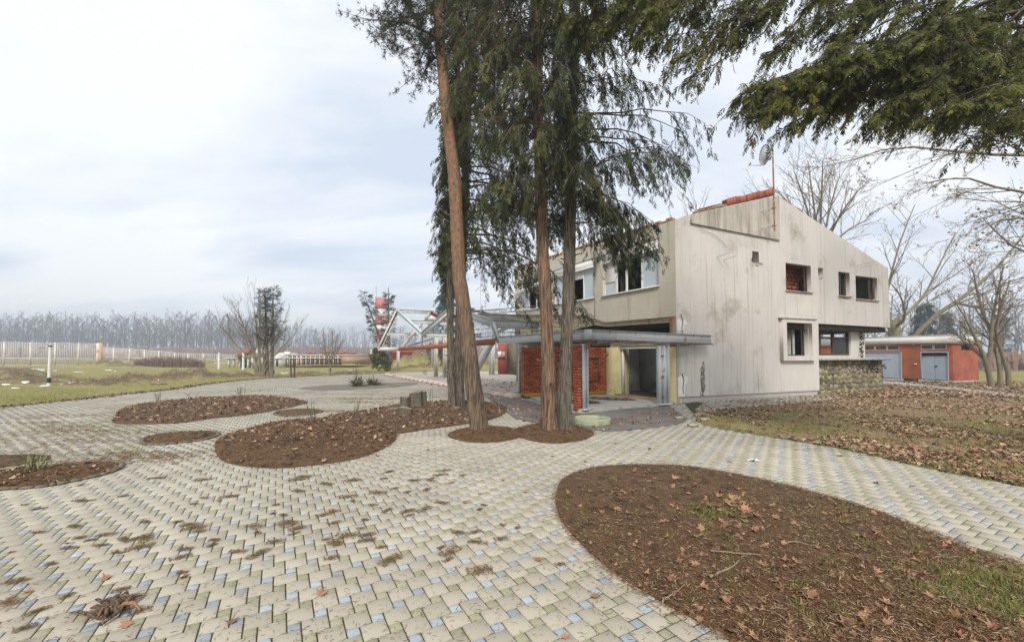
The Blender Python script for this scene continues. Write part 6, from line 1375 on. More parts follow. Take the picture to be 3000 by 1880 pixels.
conifer('round_shrub', 'dense dark juniper bush at the foot of the leaning stem', [([D(1118,1060,44.6)-UP*.1, D(1112,1030,44.6)], [.12,.05], .1)], [dict(n=50, secs=6, m=4, z0=.5, z1=2.6, rz=[.4,1.6,2.7], rr=[1.0,1.3,.6], size=.40, sl=.4, rise=.5, drop=.3, dn0=-.4, dn1=.6, tint=.2)], M_['fol'], M_['barkbare'], 5)
# dark spruce behind the terrace frame
def spruce(name, label, base, h, rad, seed, fol='foldark', n=110, m=4, size=.9):
    conifer(name, label, [([base-UP*.2, base+UP*h*.5, base+UP*h], [.28,.18,.02], .2)], [dict(n=n, m=m, z0=.8, z1=h-.1, rz=[0, h*.3, h], rr=[rad, rad*.85, .15], size=size, rise=.15, drop=.45, dn0=.1, dn1=.6, secs=6, sl=1.0, tint=.1, secwood=False)], M_[fol], M_['barkbare'], seed)
spruce('spruce_tree', 'dark blue green spruce rising behind the steel roof frame', D(1318,1062,60)*np.array([1,1,0]), 16.0, 4.2, 8)
# bare trees behind the house roof and to its right
def ground_pt(u, Y): p = D(u, 1042, Y); p[2] = 0; return p
bare_tree('bare_tree', 'bare tree rising behind the house roof, fine twigs against the sky', [([ground_pt(2400,36)-UP*.1, D(2400,800,36), D(2402,690,36)], .28, .18)]+[([D(2401,760,36), D(2401+dx*.5,(760+v)/2-20,36+dy), D(2401+dx,v,36+dy*2)], .12, .03) for dx, v, dy in ((-120,560,1),(-75,500,-1),(-35,470,.8),(10,470,-.7),(60,510,1),(110,560,-1),(150,640,.6),(-150,640,-.6))], 21, 4, kids=(9,6,4,2), ratio=.48, angle=.6, upb=.12, minr=.008)
bare_tree('bare_tree', 'slender bare tree behind the house ridge near the dish', [([ground_pt(2230,44)-UP*.1, D(2230,760,44), D(2228,560,44)], .2, .04)], 22, 3, kids=(16,6,4), ratio=.30, angle=.7, upb=.2, minr=.008, start=.45)
bare_tree('bare_tree', 'slender bare tree poking up over the front parapet', [([ground_pt(2030,42)-UP*.1, D(2035,800,42), D(2040,600,42)], .2, .04)], 24, 3, kids=(16,6,4), ratio=.30, angle=.7, upb=.2, minr=.008, start=.45)
Yp = 36
bare_tree('plane_tree', 'old pollarded plane tree with thick knuckled trunk beyond the shed', [([ground_pt(2620,Yp)-UP*.1, D(2620,1040,Yp), D(2619,985,Yp), D(2616,945,Yp)], .36, .40),
    ([D(2620,950,Yp), D(2660,915,Yp), D(2710,862,Yp), D(2745,790,Yp), D(2800,680,Yp)], .17, .03), ([D(2612,945,Yp), D(2595,880,Yp), D(2612,800,Yp), D(2640,700,Yp), D(2680,600,Yp)], .14, .03), ([D(2612,950,Yp), D(2590,925,Yp+1), D(2560,880,Yp+2), D(2530,800,Yp+3)], .16, .03), ([D(2625,955,Yp), D(2650,930,Yp-2), D(2640,870,Yp-3), D(2600,820,Yp-3)], .13, .03),
    ([D(2650,1010,Yp+2)-UP*.5, D(2720,940,Yp+1), D(2800,885,Yp), D(2870,830,Yp), D(2960,740,Yp), D(3060,600,Yp)], .22, .05), ([D(2800,885,Yp), D(2860,900,Yp-1), D(2940,905,Yp-2), D(3040,880,Yp-2)], .13, .03)], 33, 4, bark='barkplane', kids=(9,6,4,3), ratio=.46, angle=.65, upb=.12, minr=.008, leaves=260)
Ys = 21.8
def stem3(pts, r): return ([D(u, v, Ys+dy) for u, v, dy in pts], r, .03)
bare_tree('three_stem_tree', 'slender tree forking into crossing grey stems at the shed corner', [stem3([(2905,1136,0),(2896,1090,0),(2884,1045,0),(2862,1000,0),(2836,945,0),(2805,895,0)],.13), stem3([(2893,1090,.1),(2900,1030,.1),(2906,980,.2),(2885,930,.3),(2868,870,.4),(2850,790,.5)],.11), stem3([(2903,1010,.1),(2908,940,0),(2920,870,-.2),(2940,780,-.4)],.09)], 41, 4, kids=(9,6,4,3), ratio=.50, angle=.6, upb=.15, minr=.006, leaves=120)
bare_tree('bent_stem_tree', 'slender grey tree with bent stem just past the shed corner', [stem3([(2930,1130,1.4),(2928,1070,1.4),(2915,1025,1.4),(2908,985,1.4),(2925,930,1.2),(2930,850,1)],.11)], 43, 4, kids=(10,6,4,2), ratio=.45, angle=.6, upb=.2, minr=.006, leaves=50)
bare_tree('bent_stem_tree', 'slender grey tree with knobbly stem, outermost by the shed', [stem3([(2956,1136,.2),(2953,1085,.2),(2938,1045,.2),(2928,1010,.2),(2918,980,.2),(2930,910,0),(2960,820,-.2)],.12)], 44, 4, kids=(10,6,4,2), ratio=.45, angle=.6, upb=.2, minr=.006, leaves=50)
Yo = 15.0
bare_tree('leafy_plane_tree', 'plane tree reaching in with drooping twigs and withered leaves', [([ground_pt(3300,Yo)-UP*.1, D(3290,800,Yo), D(3280,560,Yo)], .34, .26), ([D(3280,620,Yo), D(3100,420,Yo), D(2900,370,Yo), D(2740,355,Yo), D(2600,390,Yo)], .085, .012), ([D(3280,600,Yo), D(3120,470,Yo-.5), D(2930,455,Yo-1), D(2760,440,Yo-1), D(2620,430,Yo-1), D(2500,470,Yo-1)], .08, .01), ([D(3290,700,Yo), D(3130,580,Yo+.5), D(2960,560,Yo+1), D(2820,520,Yo+1), D(2700,540,Yo+1)], .08, .012), ([D(3290,760,Yo), D(3100,660,Yo), D(2950,640,Yo), D(2850,690,Yo)], .07, .012), ([D(3290,800,Yo), D(3120,760,Yo+1), D(2980,730,Yo+1), D(2880,640,Yo+1)], .07, .012), ([D(3280,560,Yo), D(3150,350,Yo+1), D(3000,250,Yo+1), D(2850,240,Yo+1)], .08, .012)], 51, 4, bark='barkplane', kids=(11,7,5,3), ratio=.42, angle=.62, upb=.0, minr=.005, leaves=520, start=.15)
# far wood: bare trunks and crowns reading as one mass
def forest():
    rng = np.random.default_rng(71); temps = []
    for s_ in range(6):
        h = 1.0; lv = grow([([(0,0,0),(.01,0,.3),(-.01,.01,.62),(0,0,1.)], .014, .004)], 100+s_, 3, ratio=.36, kids=(14,5,3), angle=.65, upb=.25, minr=.0016, sides=(4,3,3,3), start=.22, k=4)
        q = MB()
        for lvn, (P, Rr, sd_) in enumerate(lv):
            if lvn == 0: q.tubes(P, np.maximum(Rr, .006), 3); continue
            if lvn >= 3: P = P[:, [0, -1]]; Rr = Rr[:, [0, -1]]
            n_, k_, _ = P.shape; T = P[:, -1]-P[:, 0]; sd2 = np.cross(T, rng.normal(0, 1, (n_, 3))); sd2 /= np.linalg.norm(sd2, axis=1, keepdims=True)+1e-9
            w_ = np.maximum(Rr, .0030)[..., None]; V = np.stack([P-sd2[:, None]*w_, P+sd2[:, None]*w_], 2).reshape(n_*k_*2, 3); i = (np.arange(n_)[:, None]*k_+np.arange(k_-1)[None]).ravel()*2
            q.add(V, quads=np.stack([i, i+1, i+3, i+2], 1))
        V = np.concatenate(q.v); Q = np.concatenate(q.q); temps.append((V, np.concatenate([Q[:, [0,1,2]], Q[:, [0,2,3]]])))
    mb = MB(); rows = []
    for u in np.arange(-350, 760, 7): rows.append((u+rng.normal(0,6), rng.uniform(185,215), rng.uniform(16,20)))
    for u in np.arange(-350, 800, 15): rows.append((u+rng.normal(0,8), rng.uniform(225,260), rng.uniform(20,24)))
    for u in np.arange(740, 1000, 6): rows.append((u+rng.normal(0,5), rng.uniform(205,240), rng.uniform(16,19)*(1-.0011*(u-740))))
    for u in np.arange(960, 1560, 9): rows.append((u+rng.normal(0,6), rng.uniform(270,330), rng.uniform(17,22)))
    for u in np.arange(2480, 3400, 20): rows.append((u+rng.normal(0,10), rng.uniform(120,170), rng.uniform(15,22)))
    rows = [(u, Y*1.45, (h-1.7)*1.45+1.7) if u < 1600 else (u, Y, h) for u, Y, h in rows]
    for u, Y, h in rows:
        p = ground_pt(u, Y); p[2] = -.3; V, T = temps[rng.integers(0, 6)]; a = rng.uniform(0, 6.28); c, s_ = math.cos(a), math.sin(a); Rm = np.array([[c,-s_,0],[s_,c,0],[0,0,1.]])*h*np.array([[1.25],[1.25],[1.]])
        mb.add(V@Rm.T+p, tris=T, tint=rng.random())
    tag(mb.build('far_wood', M_['forest']), 'far off bare winter wood fading into haze', 'wood', kind='stuff')
    # low brushwood along the wood's foot
    q = MB(); n = 9200; u = np.concatenate([rng.uniform(-350,1560,n-1700), rng.uniform(2480,3400,1700)]); Y = np.where(u < 1600, rng.uniform(220,290,n), rng.uniform(45,90,n)); X = (u-1500)/FPX*Y
    hh = np.where(u < 1600, rng.uniform(1.5,7.5,n), rng.uniform(.8,2.4,n)); w = hh*.25; tip = np.stack([X+rng.normal(0,.6,n), Y, hh], 1); V = np.stack([np.stack([X-w*.3, Y, np.zeros(n)], 1), np.stack([X+w*.3, Y, np.zeros(n)], 1), tip+np.array([.25,0,0]), tip-np.array([.25,0,0])], 1)
    q.add(V.reshape(-1, 3), quads=np.arange(n*4).reshape(-1, 4), tint=np.repeat(rng.random(n), 4)); tag(q.build('brushwood', M_['brush']), 'low reddish brushwood along the edge of the wood', 'brush', kind='stuff')
forest()
def hedge(name, label, u0, u1, Y, h, n, seed):
    rng = np.random.default_rng(seed); u = rng.uniform(u0, u1, n); Yy = Y+rng.uniform(-1, 1, n); X = (u-1500)/FPX*Yy; root = thing(name, label, 'hedge', ((u0+u1)/2/FPX*Y-1500/FPX*Y, Y, 0))
    P = []; 
    z = ground_h(X, Yy)[0]; hh = h*rng.uniform(.5, 1.1, n)*(1-.5*np.abs((u-u0)/(u1-u0)*2-1)**3); P = np.stack([np.stack([X, Yy, z-.05], 1), np.stack([X+rng.normal(0,.12,n), Yy, z+hh*.5], 1), np.stack([X+rng.normal(0,.35,n), Yy+rng.normal(0,.2,n), z+hh], 1)], 1); q = MB(); q.tubes(P, np.tile([.03,.025,.012], (n, 1)), 3, tint=rng.random(n)); q.build('twigs', M_['brush'], root)
hedge('dry_hedge', 'dark dry hedge in front of the palisade fence', 395, 600, 59, 1.5, 1100, 3)
hedge('dry_hedge', 'brown thicket beside the red wall building', 1042, 1148, 74, 2.0, 500, 4)
for k, (u, Y, h, r_) in enumerate(((2712,70,11,2.6),(2775,95,12,3.),(2940,120,14,3.4))):
    spruce('spruce_tree', ['hazy green spruce just above the shed roof', 'hazy spruce farther off behind the shed corner', 'pale distant spruce beyond the slender stems'][k], ground_pt(u, Y), h, r_, 60+k, n=50, m=3, size=1.1)

# ================================================================== LITTER
LEAFV = []; LEAFT = []
def leaf_template(seed, curl):
    rng = np.random.default_rng(seed); lob = [(1.0,0),(.55,.32),(.92,.75),(.50,1.05),(.80,1.55),(.42,1.95),(.55,2.5),(.25,2.85)]
    pts = [(r, a) for r, a in lob]+[(.5, math.pi)]+[(r, -a) for r, a in lob[:0:-1]]
    V = [(0, 0, .0)]
    for r, a in pts:
        x, y = r*math.cos(a)*rng.uniform(.85,1.1), r*math.sin(a)*rng.uniform(.85,1.1); V.append((x, y, curl*(y*y*1.1+.35*x*x)*rng.uniform(.7,1.3)+.08*math.sin(3*a+seed)))
    V = np.array(V)*.5; V[:, 2] -= V[:, 2].min(); n = len(V)-1
    return V, np.array([(0, 1+k, 1+(k+1) % n) for k in range(n)])
LT = [leaf_template(k, c) for k, c in enumerate((.25, .5, .8, 1.1, .4, .65))]
SV = np.array([(-.5,0,0),(-.05,.36,.12),(.5,.05,.05),(-.1,-.34,.15),(.0,0,-.02)]); ST = np.array([(4,0,3),(4,3,2),(4,2,1),(4,1,0)])
LM = []
for k, (V, T) in enumerate(LT):
    q = MB(); q.add(V, tris=T); LM.append(q.mesh('fallen_leaf', M_['leaf']))
rnd = random.Random(9)
def one_leaf(p, s_, label, group, tilt=.15):
    o = link('fallen_leaf', LM[rnd.randrange(6)], None, p); o.scale = (s_, s_, s_*rnd.uniform(.6, 1.1)); o.rotation_euler = (rnd.gauss(0, tilt), rnd.gauss(0, tilt), rnd.uniform(0, 6.28)); tag(o, label, 'leaf', group)
def gz(u, v): return u*S, v*S
for x, y in [(545,1468),(430,1360),(247,1365),(160,1280),(757,1400),(1270,1320),(1145,1280),(1217,1243),(1328,1500),(1130,1165),(1095,1185),(640,1210),(1185,1130),(1380,1088),(1720,1088),(2067,1140),(55,1190),(320,1105),(890,1075),(1400,1405),(1185,1238),(515,1180),(60,1395),(300,1470),(960,1100),(1010,1060),(780,1200),(2150,1145),(1880,1060),(1980,1075),(610,1255),(1240,1160),(1060,1140),(470,1110),(30,1300),(225,1285),(830,1180),(1530,1060),(1610,1055),(1450,1045),(1300,1075)]:
    p = GV(x, y); one_leaf((p[0], p[1], .004), rnd.uniform(.085,.14), 'dry brown plane leaf lying on the beige setts', 'dry leaves scattered on the paving')
for x, y in [(1455,1165),(1610,1285),(1640,1145),(1740,1155),(1530,1200),(1640,1330),(1705,1410),(1800,1420),(1910,1410),(1870,1500),(1940,1215),(1655,1250),(1560,1235),(1480,1210),(1390,1160),(2010,1330),(2100,1400),(1760,1370),(1850,1330),(1990,1480),(2200,1420),(1830,1230),(1590,1130),(2060,1260),(1420,1230),(1720,1470),(1780,1490),(1690,1300),(2300,1460),(2330,1400)]+[(1720+rnd.gauss(0,38)+k*2.0, 1200+rnd.gauss(0,9)+k*1.5) for k in range(-14, 26)]:
    p = GV(x, y, .06); one_leaf((p[0], p[1], float(bed_h('big_bed', p[0], p[1]))+.010), rnd.uniform(.09,.15), 'dry plane leaf on the needle covered big bed', 'dry leaves on the big bed', .3)
# loose litter nobody could count
rng = np.random.default_rng(90)
def scatter_poly(lp, n, edge=0.0, near=True):
    mn, mx = lp.min(0), lp.max(0); out = np.zeros((0, 2))
    while len(out) < n:
        c = rng.uniform(mn, mx, (n*3, 2)); c = c[in_poly(c[:, 0], c[:, 1], lp)]; out = np.vstack([out, c])
    return out[:n]
NV = np.array([(-.5,-.035,0),(-.5,.035,0),(.1,.045,.06),(.5,0,.0)]); NT = np.array([(0,2,1),(0,3,2)])
def needles(name, label, P, z, lmin, lmax, m, tilt=.25):
    n = len(P); q = MB(); q.inst(NV, NT, np.stack([P[:, 0], P[:, 1], z], 1), rots(rng, n, tilt)*rng.uniform(lmin, lmax, (n, 1, 1)), tint=rng.random(n)); return tag(q.build(name, m), label, 'litter', kind='stuff')
def vis_bed(n):
    u = rng.uniform(1500, 3100, n*3); v = 1042+(rng.uniform(1/960, 1/320, n*3))**-1; v = rng.uniform(1370, 1960, n*3); p = np.array([G(a, b)[:2] for a, b in zip(u, v)]); k = in_poly(p[:, 0], p[:, 1], BLOOP['big_bed']); return p[k][:n]
P = vis_bed(38000); needles('needle_litter', 'brown fallen needles matted over the big bed', P, bed_h('big_bed', P[:, 0], P[:, 1])+rng.uniform(.0,.022,len(P)), .015, .05, M_['needle'], .35)
P = vis_bed(6500); needles('straw_litter', 'pale straw and twiglets strewn on the big bed', P, bed_h('big_bed', P[:, 0], P[:, 1])+rng.uniform(.012,.03,len(P)), .012, .05, M_['straw'], .25)
for nm, k in (('centre_bed', 6500), ('back_bed', 3000), ('left_bed', 2600), ('twin_circle', 1800), ('pine_circle', 1600), ('yucca_bed', 1500), ('small_bed', 700)):
    P = scatter_poly(BLOOP[nm], k); needles('needle_litter', 'brown needle litter on the '+{'centre_bed': 'rounded centre bed', 'back_bed': 'bed around the stumps', 'left_bed': 'long oval bed nearest the meadow', 'twin_circle': 'round bed of the twin cypresses', 'pine_circle': 'round bed of the leaning pine', 'yucca_bed': 'bed of the yellowing yucca', 'small_bed': 'small stone ringed bed'}[nm], P, bed_h(nm, P[:, 0], P[:, 1])+rng.uniform(-.005,.015,k), .04, .13, M_['needle'], .35)
P = vis_bed(900); bits_at = P
# grass tufts in the big bed and along lawn edges
def tufts(name, label, C, per, h, spread, zf, m='grassblade'):
    n = len(C)*per; c = np.repeat(C, per, 0)+rng.normal(0, spread, (n, 2)); z = zf(c[:, 0], c[:, 1]); a = rng.uniform(0, 6.28, n); hh = h*rng.uniform(.4, 1.2, n); w = .0035+hh*.02
    dx = np.stack([np.cos(a), np.sin(a)], 1); lean = rng.normal(0, .55, (n, 2))*hh[:, None]; b = np.stack([c[:, 0], c[:, 1], z-.005], 1)
    V = np.stack([b+np.concatenate([dx*w[:, None], np.zeros((n, 1))], 1), b-np.concatenate([dx*w[:, None], np.zeros((n, 1))], 1), b+np.concatenate([lean, hh[:, None]], 1)], 1)
    q = MB(); q.add(V.reshape(-1, 3), tris=np.arange(n*3).reshape(-1, 3), tint=np.repeat(rng.random(n), 3)); return tag(q.build(name, M_[m]), label, 'grass', kind='stuff')
zbig = lambda x, y: bed_h('big_bed', x, y)
C = np.array([GV(x, y)[:2] for x, y in [(1670+rnd.gauss(0,40), 1225+rnd.gauss(0,14)) for _ in range(26)]+[(2290+rnd.gauss(0,70), 1395+rnd.gauss(0,26)) for _ in range(80)]+[(2370+rnd.gauss(0,60), 1455+rnd.gauss(0,30)) for _ in range(70)]+[(rnd.uniform(1330,2300), rnd.uniform(1120,1500)) for _ in range(110)]])
C = C[in_poly(C[:, 0], C[:, 1], BLOOP['big_bed'])]; tufts('grass_tufts', 'thin green grass tufts sprouting in the big bed', C, 26, .045, .035, zbig)
# leaves over the lawn right of the path and in the beds
def leaf_field(name, label, P, z, s0, s1, m='leaf2', tilt=.35, simple=False):
    n = len(P); q = MB(); wh = rng.integers(0, 6, n); Rm = rots(rng, n, tilt)*rng.uniform(s0, s1, (n, 1, 1)); t = rng.random(n)
    for k in range(6):
        i = wh == k
        if i.any(): q.inst(*((SV*(1, .7+.1*k, 1+.3*k), ST) if simple else LT[k]), np.stack([P[i, 0], P[i, 1], z[i]], 1), Rm[i], tint=t[i])
    return tag(q.build(name, M_[m]), label, 'leaves', kind='stuff')
def lawn_pts(n, u0, u1, v0, v1):
    u = rng.uniform(u0, u1, n); v = rng.uniform(v0, v1, n); p = np.array([G(a, b)[:2] for a, b in zip(u, v)])
    poly = np.array([GV(1636,978)[:2], GV(1640,996)[:2]]+[np.asarray(e) for e in edgeR]+[np.array([45., 2.]), np.array([60., 45.]), np.array([16., 40.]), C0[:2]+dR[:2]*13+nG[:2]*0.2, C0[:2]+dR[:2]*8.2+nG[:2]*.2, C0[:2]+dR[:2]*.8+nG[:2]*.4])
    return p[in_poly(p[:, 0], p[:, 1], poly)]
P = vis_bed(230); leaf_field('bed_leaves', 'smaller curled leaves dotted over the big bed', P, bed_h('big_bed', P[:, 0], P[:, 1])+.008, .05, .11, 'leaf')
leaf_field('leaf_crumbs', 'crumbled leaf bits trodden into the big bed', bits_at, bed_h('big_bed', bits_at[:, 0], bits_at[:, 1])+.012, .02, .055, 'leaf3')
P = lawn_pts(30000, 2030, 3150, 1150, 1430); P = P[fbm(P[:, 0]*.9, P[:, 1]*.9, 61)+rng.normal(0, .06, len(P)) > .36+.16*np.exp(-((P[:, 1]-9.5)/2.6)**2)]
leaf_field('lawn_leaves', 'thick carpet of dead leaves on the lawn by the gable', P, ground_h(P[:, 0], P[:, 1])[0]+rng.uniform(.01, .035, len(P)), .05, .115, simple=True)
P = lawn_pts(1500, 2030, 3150, 1190, 1430); leaf_field('curled_lawn_leaves', 'larger curled leaves lying on the lawn', P, ground_h(P[:, 0], P[:, 1])[0]+.03, .09, .15, 'leaf')
P = lawn_pts(3800, 2400, 3200, 1118, 1165); leaf_field('lawn_leaves', 'dead leaves lying between the stone wall and the shed', P, ground_h(P[:, 0], P[:, 1])[0]+.03, .10, .18, simple=True)
P = lawn_pts(8200, 2050, 3150, 1205, 1430); P = P[fbm(P[:, 0]*.7, P[:, 1]*.7, 64) > .42]; tufts('lawn_grass', 'yellow green grass between the leaves of the lawn', P, 9, .06, .07, lambda x, y: ground_h(x, y)[0]+.005)
P = lawn_pts(2500, 2050, 3150, 1215, 1430); tufts('dry_grass', 'straw coloured grass between the leaves of the lawn', P, 7, .06, .08, lambda x, y: ground_h(x, y)[0]+.005, 'straw')
for nm, k, s0, s1, lab in (('centre_bed', 420, .08, .14, 'leaves heaped on the far half of the centre bed'), ('back_bed', 900, .08, .14, 'leaves covering the bed around the stumps'), ('left_bed', 900, .09, .15, 'leaves covering the long oval bed nearest the meadow'), ('yucca_bed', 150, .06, .11, 'leaves round the yellowing yucca')):
    P = scatter_poly(BLOOP[nm], k*2); 
    if nm == 'centre_bed': c = BLOOP[nm].mean(0); P = P[(P[:, 1] > c[1]-.6+rng.normal(0, .8, len(P)))]
    P = P[:k]; h_ = len(P)*2//3; leaf_field('bed_leaves', lab, P[:h_], bed_h(nm, P[:h_, 0], P[:h_, 1])+.010, s0*.8, s1, 'leaf3'); leaf_field('paler_bed_leaves', 'paler '+lab, P[h_:], bed_h(nm, P[h_:, 0], P[h_:, 1])+.016, s0*.8, s1)
P = scatter_poly(asph_lp, 420); P = P[fbm(P[:, 0]*1.2, P[:, 1]*1.2, 5) > .44]; leaf_field('asphalt_leaves', 'dead leaves blown over the asphalt patch', P, np.full(len(P), .018), .07, .12)
P = np.vstack([scatter_poly(np.array([[2.25,13.9],[3.1,14.25],[2.6,15.2],[1.75,14.9]]), 220), scatter_poly(np.array([[3.4,15.2],[4.4,15.0],[4.5,15.5],[3.3,16.0],[2.9,15.8]]), 260)]); leaf_field('pit_leaves', 'leaves filling the sunken pits of the concrete slab', P, np.full(len(P), .092), .07, .12)
k = rng.uniform(0, 22, 420); P = kerb0+kdir*k[:, None]+np.array([-.22,-.12])+rng.normal(0,.14,(420,2)); leaf_field('kerb_leaves', 'leaves drifted along the terrace kerb', P, np.full(420, .012), .07, .12)
# rim of leaves where meadow meets paving
seg = np.array(edgeL); L_ = np.linalg.norm(np.diff(seg, axis=0), axis=1); t = rng.uniform(0, 1, 1500); i = rng.choice(len(L_), 1500, p=L_/L_.sum()); P = seg[i]+(seg[i+1]-seg[i])*t[:, None]+rng.normal(0,.22,(1500,2)); leaf_field('meadow_edge_leaves', 'leaves gathered where the meadow meets the paving', P, np.full(1500, .02), .08, .13, 'leaf3', simple=True)
P = np.array([G(a, b)[:2] for a, b in zip(rng.uniform(-60, 1150, 9000), 1042+rng.uniform(38, 165, 9000))]); P = P[~in_poly(P[:, 0], P[:, 1], PAVE) & (P[:, 1] > 13) & (P[:, 0] < -6)]
tufts('meadow_grass', 'short winter grass along the near side of the meadow', P[:5200], 4, .10, .12, lambda x, y: ground_h(x, y)[0]); tufts('meadow_straw', 'straw coloured stalks in the meadow', P[5200:], 4, .12, .12, lambda x, y: ground_h(x, y)[0], 'straw')
bp_ = np.array([(b[0]+rng.normal(0, b[2]*.6), b[1]+rng.normal(0, b[3]*.5)) for b in BUMPS for _ in range(70)]); tufts('bank_grass', 'dead brown grass over the earth banks of the meadow', bp_, 5, .22, .10, lambda x, y: ground_h(x, y)[0], 'brush')
# debris on the terrace
P = scatter_poly(np.array([[.2,17.5],[3.5,18.6],[.9,24],[-5,33],[-8,36],[-4,26]]), 260); leaf_field('terrace_debris', 'dark crumbs and leaves strewn on the terrace floor', P, np.full(260, .14), .08, .2)
# needles on the paving: evenly strewn crumbs and denser clumps
u = rng.uniform(-100, 3100, 52000); v = rng.uniform(1240, 1900, 52000)
sel = rng.random(52000) < np.clip(.10+.9*np.exp(-(((u-1650)/520)**2+((v-1450)/150)**2))+.25*(v > 1650), 0, 1)*.55
P = np.array([G(a, b)[:2] for a, b in zip(u[sel], v[sel])]); ok = in_poly(P[:, 0], P[:, 1], PAVE)
for lp in BLOOP.values(): ok &= ~in_poly(P[:, 0], P[:, 1], lp)
P = P[ok]; needles('strewn_needles', 'single brown needles and crumbs strewn over the setts', P, np.full(len(P), .004), .010, .045, M_['needle'], .08)
cl = [(500,1285),(330,1290),(600,1240),(790,1205),(815,1262),(790,1280),(610,1305),(880,1190),(960,1160),(1040,1185),(1090,1120),(540,1170),(480,1130),(250,1260),(120,1330),(40,1370),(90,1255),(160,1405),(285,1390),(330,1440),(90,1440),(960,1205),(905,1128),(1000,1200),(560,1300),(700,1130),(1080,1255),(1180,1270),(860,1225),(650,1190),(430,1350),(1320,1330),(700,1245),(820,1170),(420,1230),(770,1140),(60,1480),(20,1420),(250,1440),(300,1410),(930,1150),(1130,1345),(1040,1290),(865,1260)]
for j in range(60): cl.append((rnd.uniform(80, 1150), rnd.uniform(1090, 1330)))
far_cl = [(rnd.uniform(560, 1040), rnd.uniform(915, 985)) for _ in range(46)]+[(rnd.uniform(30, 420), rnd.uniform(975, 1090)) for _ in range(30)]
CLM = []
for k in range(5):
    q = MB(); n = 260; a = np.clip(rng.normal(0, 1, (n, 2)), -1.5, 1.5)*np.array([.065,.03]); q.inst(NV, NT, np.stack([a[:, 0], a[:, 1], rng.uniform(.002,.014,n)], 1), rots(rng, n, .25)*rng.uniform(.015,.045,(n,1,1)), tint=rng.random(n))
    if k >= 3: n = 150; a = np.clip(rng.normal(0, 1, (n, 2)), -1.5, 1.5)*np.array([.05,.022]); q.inst(NV, NT, np.stack([a[:, 0], a[:, 1], rng.uniform(.006,.018,n)], 1), rots(rng, n, .5)*rng.uniform(.01,.03,(n,1,1)), m=1, tint=rng.random(n))
    CLM.append(q.mesh('needle_clump', [M_['needle'], M_['moss']]))
for x, y in cl:
    p = GV(x, y)
    if not in_poly(np.array([p[0]]), np.array([p[1]]), PAVE)[0] or any(in_poly(np.array([p[0]]), np.array([p[1]]), lp)[0] for lp in BLOOP.values()): continue
    kc = rnd.randrange(5); o = link('needle_clump', CLM[kc], None, (p[0], p[1], .002)); s_ = rnd.choice([.4,.5,.6,.75,1.0]); o.scale = (s_, s_*rnd.uniform(.9,1.5), .8); o.rotation_euler = (0, 0, R(28)+rnd.gauss(0, .5)); tag(o, 'matted clump of brown needles caught in the paving joints' if kc < 3 else 'clump of needles greened with moss on the paving joints', 'needle clump', 'needle clumps on the paving' if kc < 3 else 'mossy needle clumps on the paving')
P = np.vstack([GV(x, y)[:2]+rng.normal(0, 1, (120, 2))*np.array([.55,.16]) for x, y in far_cl]); ok = in_poly(P[:, 0], P[:, 1], PAVE); P = P[ok]; needles('far_needles', 'brown drifts of needles and leaf crumbs on the far paving', P, np.full(len(P), .006), .05, .13, M_['needle'], .1)
u = rng.uniform(0, 430, 2600); v = rng.uniform(1185, 1330, 2600); P = np.array([G(a, b)[:2] for a, b in zip(u, v)]); P = P[in_poly(P[:, 0], P[:, 1], PAVE)]; P = P[fbm(P[:, 0]*.6, P[:, 1]*.6, 40) > .48]; tufts('joint_grass', 'grass growing in the paving joints near the meadow', P, 5, .035, .05, lambda x, y: np.zeros_like(x))
# litter spilled over the rims of the beds onto the setts
sp_pts = []
for nm, n_ in (('big_bed', 5200), ('centre_bed', 2200), ('pine_circle', 700), ('twin_circle', 700), ('yucca_bed', 900), ('back_bed', 900), ('left_bed', 900), ('small_bed', 500)):
    lp = BLOOP[nm]; k = rng.integers(0, len(lp), n_); t_ = rng.random((n_, 1)); p = lp[k]*(1-t_)+lp[(k+1) % len(lp)]*t_; sp_pts.append(p+rng.normal(0, 1, (n_, 2))*np.where(rng.random((n_, 1)) < .75, .035, .12))
P = np.vstack(sp_pts); P = P[(np.abs(P[:, 0]) < 1.3*P[:, 1]+.3) & (P[:, 1] > 2)]; needles('spilled_litter', 'needle crumbs spilled over the rims of the beds', P, np.full(len(P), .008), .015, .06, M_['needle'], .2)
# sticks on the big bed
for k, (x0, y0, x1, y1, r_, lab) in enumerate([(1675,1305,1810,1318,.009,'long mossy green stick lying on the big bed'), (1688,1360,1745,1330,.010,'short thick grey stick on the big bed'), (1560,1405,1620,1370,.006,'thin crooked twig by the bed rim'), (1355,1125,1440,1150,.005,'thin pale twig at the tip of the big bed'), (1500,1135,1570,1140,.005,'slim grey twig near the far rim of the big bed'), (1750,1420,1830,1440,.006,'forked twig among the front leaves'), (2200,1325,2290,1318,.006,'dry twig beside the curved rim stones'), (1850,1290,1930,1300,.008,'dark bark strip on the big bed')]):
    a, b = GV(x0, y0, .05), GV(x1, y1, .05); md = (a+b)/2+np.array([rnd.gauss(0,.03), rnd.gauss(0,.03), 0]); za = [float(bed_h('big_bed', p[0], p[1]))+r_*.8 for p in (a, md, b)]
    P = resample([np.array([a[0], a[1], za[0]]), np.array([md[0], md[1], za[1]+.01]), np.array([b[0], b[1], za[2]])], 9)+np.random.default_rng(k).normal(0,.004,(9,3)); q = MB(); q.tubes(P[None], np.linspace(r_, r_*.5, 9)[None], 7, cap=True); tag(q.build('stick', M_['stick']), lab, 'stick')
